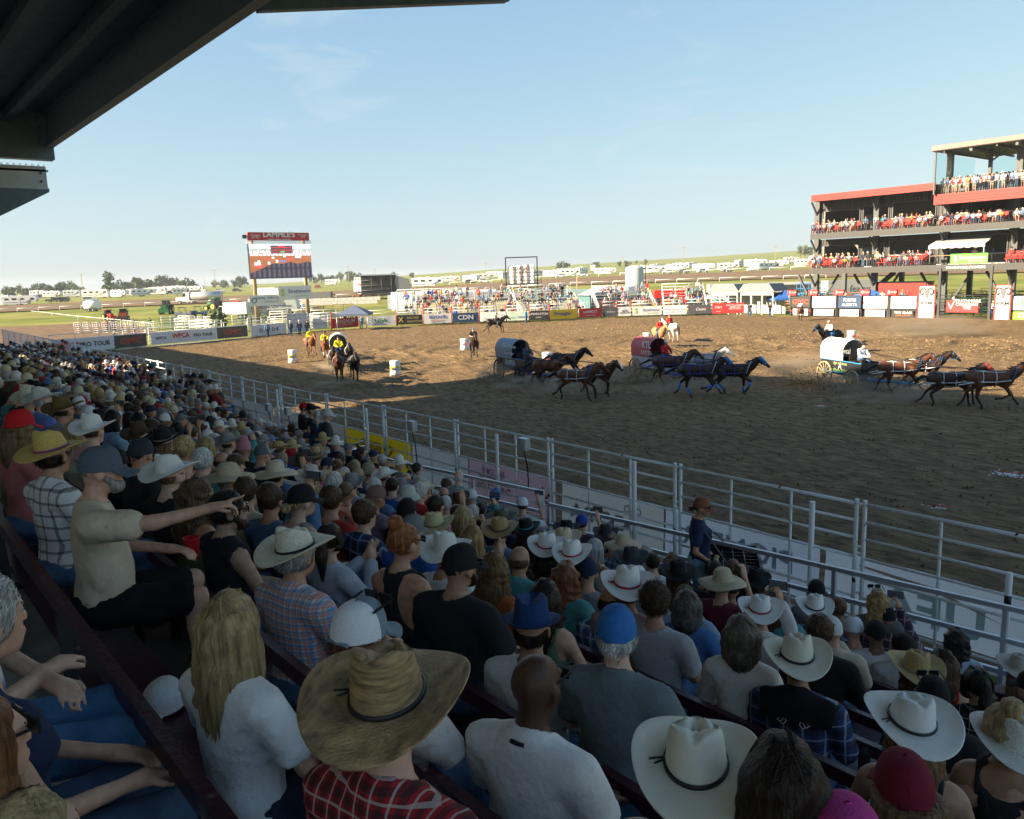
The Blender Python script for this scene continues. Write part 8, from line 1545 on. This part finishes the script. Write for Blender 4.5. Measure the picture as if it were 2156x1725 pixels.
# ---- everyone past the first three hundred: one mass
def crowd():
    V=[];F=[];C=[]; n0=0
    sph=[(math.cos(a)*math.cos(e),math.sin(a)*math.cos(e),math.sin(e)) for e in(-1.1,-.35,.35,1.1) for a in np.arange(7)*2*math.pi/7]
    sf=[(i*7+j,i*7+(j+1)%7,(i+1)*7+(j+1)%7,(i+1)*7+j) for i in range(3) for j in range(7)]; S_=np.array(sph)
    sf+= [(21+0,21+1,21+2,21+3),(21,21+3,21+4,21+5),(21,21+5,21+6,21+6)]
    def blob(c,r,col,rz,o):
        nonlocal n0
        P=S_*np.array(r)+np.array(c); ca,sa=math.cos(rz),math.sin(rz); Q=np.stack([P[:,0]*ca-P[:,1]*sa+o[0],P[:,0]*sa+P[:,1]*ca+o[1],P[:,2]+o[2]],1); V.append(Q); F.extend([tuple(n0+i for i in q) for q in sf[:-1]]); C.extend([(*col,1)]*len(Q)); n0+=len(Q)
    r=random.Random(9); hats=[(.7,.68,.62),(.6,.54,.38),BK,(.08,.045,.02),(.45,.33,.15),(.25,.25,.25)]; caps=[BK,NAV,(.6,.6,.6),(.35,.02,.02),(.16,.17,.18),(.1,.2,.4)]; hr=[DB,BRN,LBR,BLO,GRY,(.012,.01,.01)]; shc=[c for _,c in SHC if isinstance(c,tuple)]+[c for _,c in VSH]
    for (x,y,z,rz,st_) in MINI:
        o=(x,y,z); k=.42 if st_ else 0; sk=r.choice(SKINS); sc=r.choice(shc); pc=r.choice(((.05,.09,.17),(.03,.03,.035),(.08,.14,.24),(.3,.26,.2)))
        blob((0,0,.80+k),(.2,.13,.30),sc,rz,o); blob((0,.01,1.0+k),(.21,.11,.1),sc,rz,o); blob((0,.03,1.215+k),(.08,.1,.115),sk,rz,o)
        for s in(-1,1):
            blob((s*.23,.06,.84+k),(.055,.07,.19),sc,rz,o); blob((s*.15,.26,.68+k) if not st_ else (s*.25,.05,.98),(.05,.17,.05) if not st_ else (.045,.05,.17),sk,rz,o)
            if st_: blob((s*.1,0,.5),(.09,.1,.5),pc,rz,o)
            else: blob((s*.11,.24,.53),(.085,.27,.09),pc,rz,o); blob((s*.12,.45,.27),(.06,.065,.27),pc,rz,o)
        q=r.random()
        if q<.42: c=r.choice(hats); blob((0,.02,1.27+k),(.17,.2,.022),c,rz,o); blob((0,.02,1.34+k),(.083,.1,.09),c,rz,o)
        elif q<.68: c=r.choice(caps); blob((0,.02,1.27+k),(.09,.108,.09),c,rz,o); blob((0,.14,1.26+k),(.075,.08,.018),c,rz,o)
        else:
            c=r.choice(hr); blob((0,.0,1.25+k),(.088,.108,.1),c,rz,o)
            if r.random()<.5: blob((0,-.07,1.1+k),(.1,.06,.17),c,rz,o)
    me=raw_mesh('crowd',np.concatenate(V),[np.array([f for f in F if len(f)==4],np.int32)],None); ca=me.color_attributes.new('tint','FLOAT_COLOR','POINT'); ca.data.foreach_set('color',np.array(C,np.float32).ravel())
    m=bpy.data.materials.new('crowd clothes'); m.use_nodes=True; n=m.node_tree.nodes; a=n.new('ShaderNodeAttribute'); a.attribute_name='tint'; bb=n['Principled BSDF']; bb.inputs['Roughness'].default_value=.8; m.node_tree.links.new(a.outputs['Color'],bb.inputs['Base Color']); me.materials.append(m)
    o=ob('crowd',me); o['kind']='stuff'; o['label']='spectators too far off to tell apart on the bleachers and far stands'
crowd()

# ------------------------------------------------------------------ dust in the air behind the wheels and hooves
def dust(u,v,size,dens,seed,rz=0.):
    p=g(u,v); b=MB(); b.lathe([(math.sin(t),-math.cos(t)) for t in np.linspace(0.02,math.pi-.02,9)],14); o=b.build('dust',[],None,None,(p[0],p[1],size[2]*.72)) if False else ob('dust',b.mesh('dust',[]),None,None,(p[0],p[1],size[2]*.8)); o.scale=size; o.rotation_euler=(0,0,rz); o['kind']='stuff'
    m=bpy.data.materials.new('dust'); m.use_nodes=True; n=m.node_tree.nodes; l=m.node_tree.links; n.remove(n['Principled BSDF']); pv=n.new('ShaderNodeVolumePrincipled'); pv.inputs['Color'].default_value=(.75,.6,.42,1); pv.inputs['Anisotropy'].default_value=.2
    tc_=n.new('ShaderNodeTexCoord'); ln=n.new('ShaderNodeVectorMath'); ln.operation='LENGTH'; l.new(tc_.outputs['Object'],ln.inputs[0]); mr=n.new('ShaderNodeMapRange'); mr.inputs['From Min'].default_value=.15; mr.inputs['From Max'].default_value=.98; mr.inputs['To Min'].default_value=1; mr.inputs['To Max'].default_value=0; l.new(ln.outputs['Value'],mr.inputs['Value'])
    nz=n.new('ShaderNodeTexNoise'); nz.inputs['Scale'].default_value=1.9; nz.inputs['Detail'].default_value=5; mp_=n.new('ShaderNodeMapping'); mp_.inputs['Location'].default_value=(seed*3.1,seed,0); l.new(tc_.outputs['Object'],mp_.inputs['Vector']); l.new(mp_.outputs[0],nz.inputs['Vector']); r2=n.new('ShaderNodeMapRange'); r2.inputs['From Min'].default_value=.42; r2.inputs['From Max'].default_value=.7; l.new(nz.outputs['Fac'],r2.inputs['Value'])
    mu=n.new('ShaderNodeMath'); mu.operation='MULTIPLY'; l.new(mr.outputs[0],mu.inputs[0]); l.new(r2.outputs[0],mu.inputs[1]); m2=n.new('ShaderNodeMath'); m2.operation='MULTIPLY'; m2.inputs[1].default_value=dens; l.new(mu.outputs[0],m2.inputs[0]); l.new(m2.outputs[0],pv.inputs['Density']); l.new(pv.outputs[0],n['Material Output'].inputs['Volume']); o.data.materials.append(m)
for i,(u,v,sz,dn) in enumerate(((1048,806,(1.7,1.2,.8),4),(1085,822,(1.8,1.2,.5),2.4),(1180,832,(2.6,1.6,.5),1.6),(1325,806,(1.6,1.1,.6),2.6),(1430,830,(3,1.8,.55),1.4),(1700,806,(3.2,1.6,1.0),2.8),(1800,830,(2.2,1.2,.6),3),(1900,850,(3.5,1.8,.5),1.5),(1930,715,(6,2.6,1.2),.8),(1985,712,(5,2.4,1.1),.9),(690,800,(1.6,1.4,.7),2.2),(700,820,(1.8,1.4,.4),1.4))): dust(u,v,sz,dn,i,VR)
# ------------------------------------------------------------------ prairie haze
b=MB(); b.box((0,0,-9),(5200,5200,72)); hz_=b.mesh('haze',[]); o=ob('haze',hz_); o['kind']='stuff'
m=bpy.data.materials.new('haze'); m.use_nodes=True; n=m.node_tree.nodes; n.remove(n['Principled BSDF']); pv=n.new('ShaderNodeVolumePrincipled'); pv.inputs['Color'].default_value=(.84,.92,1,1); pv.inputs['Density'].default_value=.00022; pv.inputs['Anisotropy'].default_value=.1
m.node_tree.links.new(pv.outputs[0],n['Material Output'].inputs['Volume']); hz_.materials.append(m)
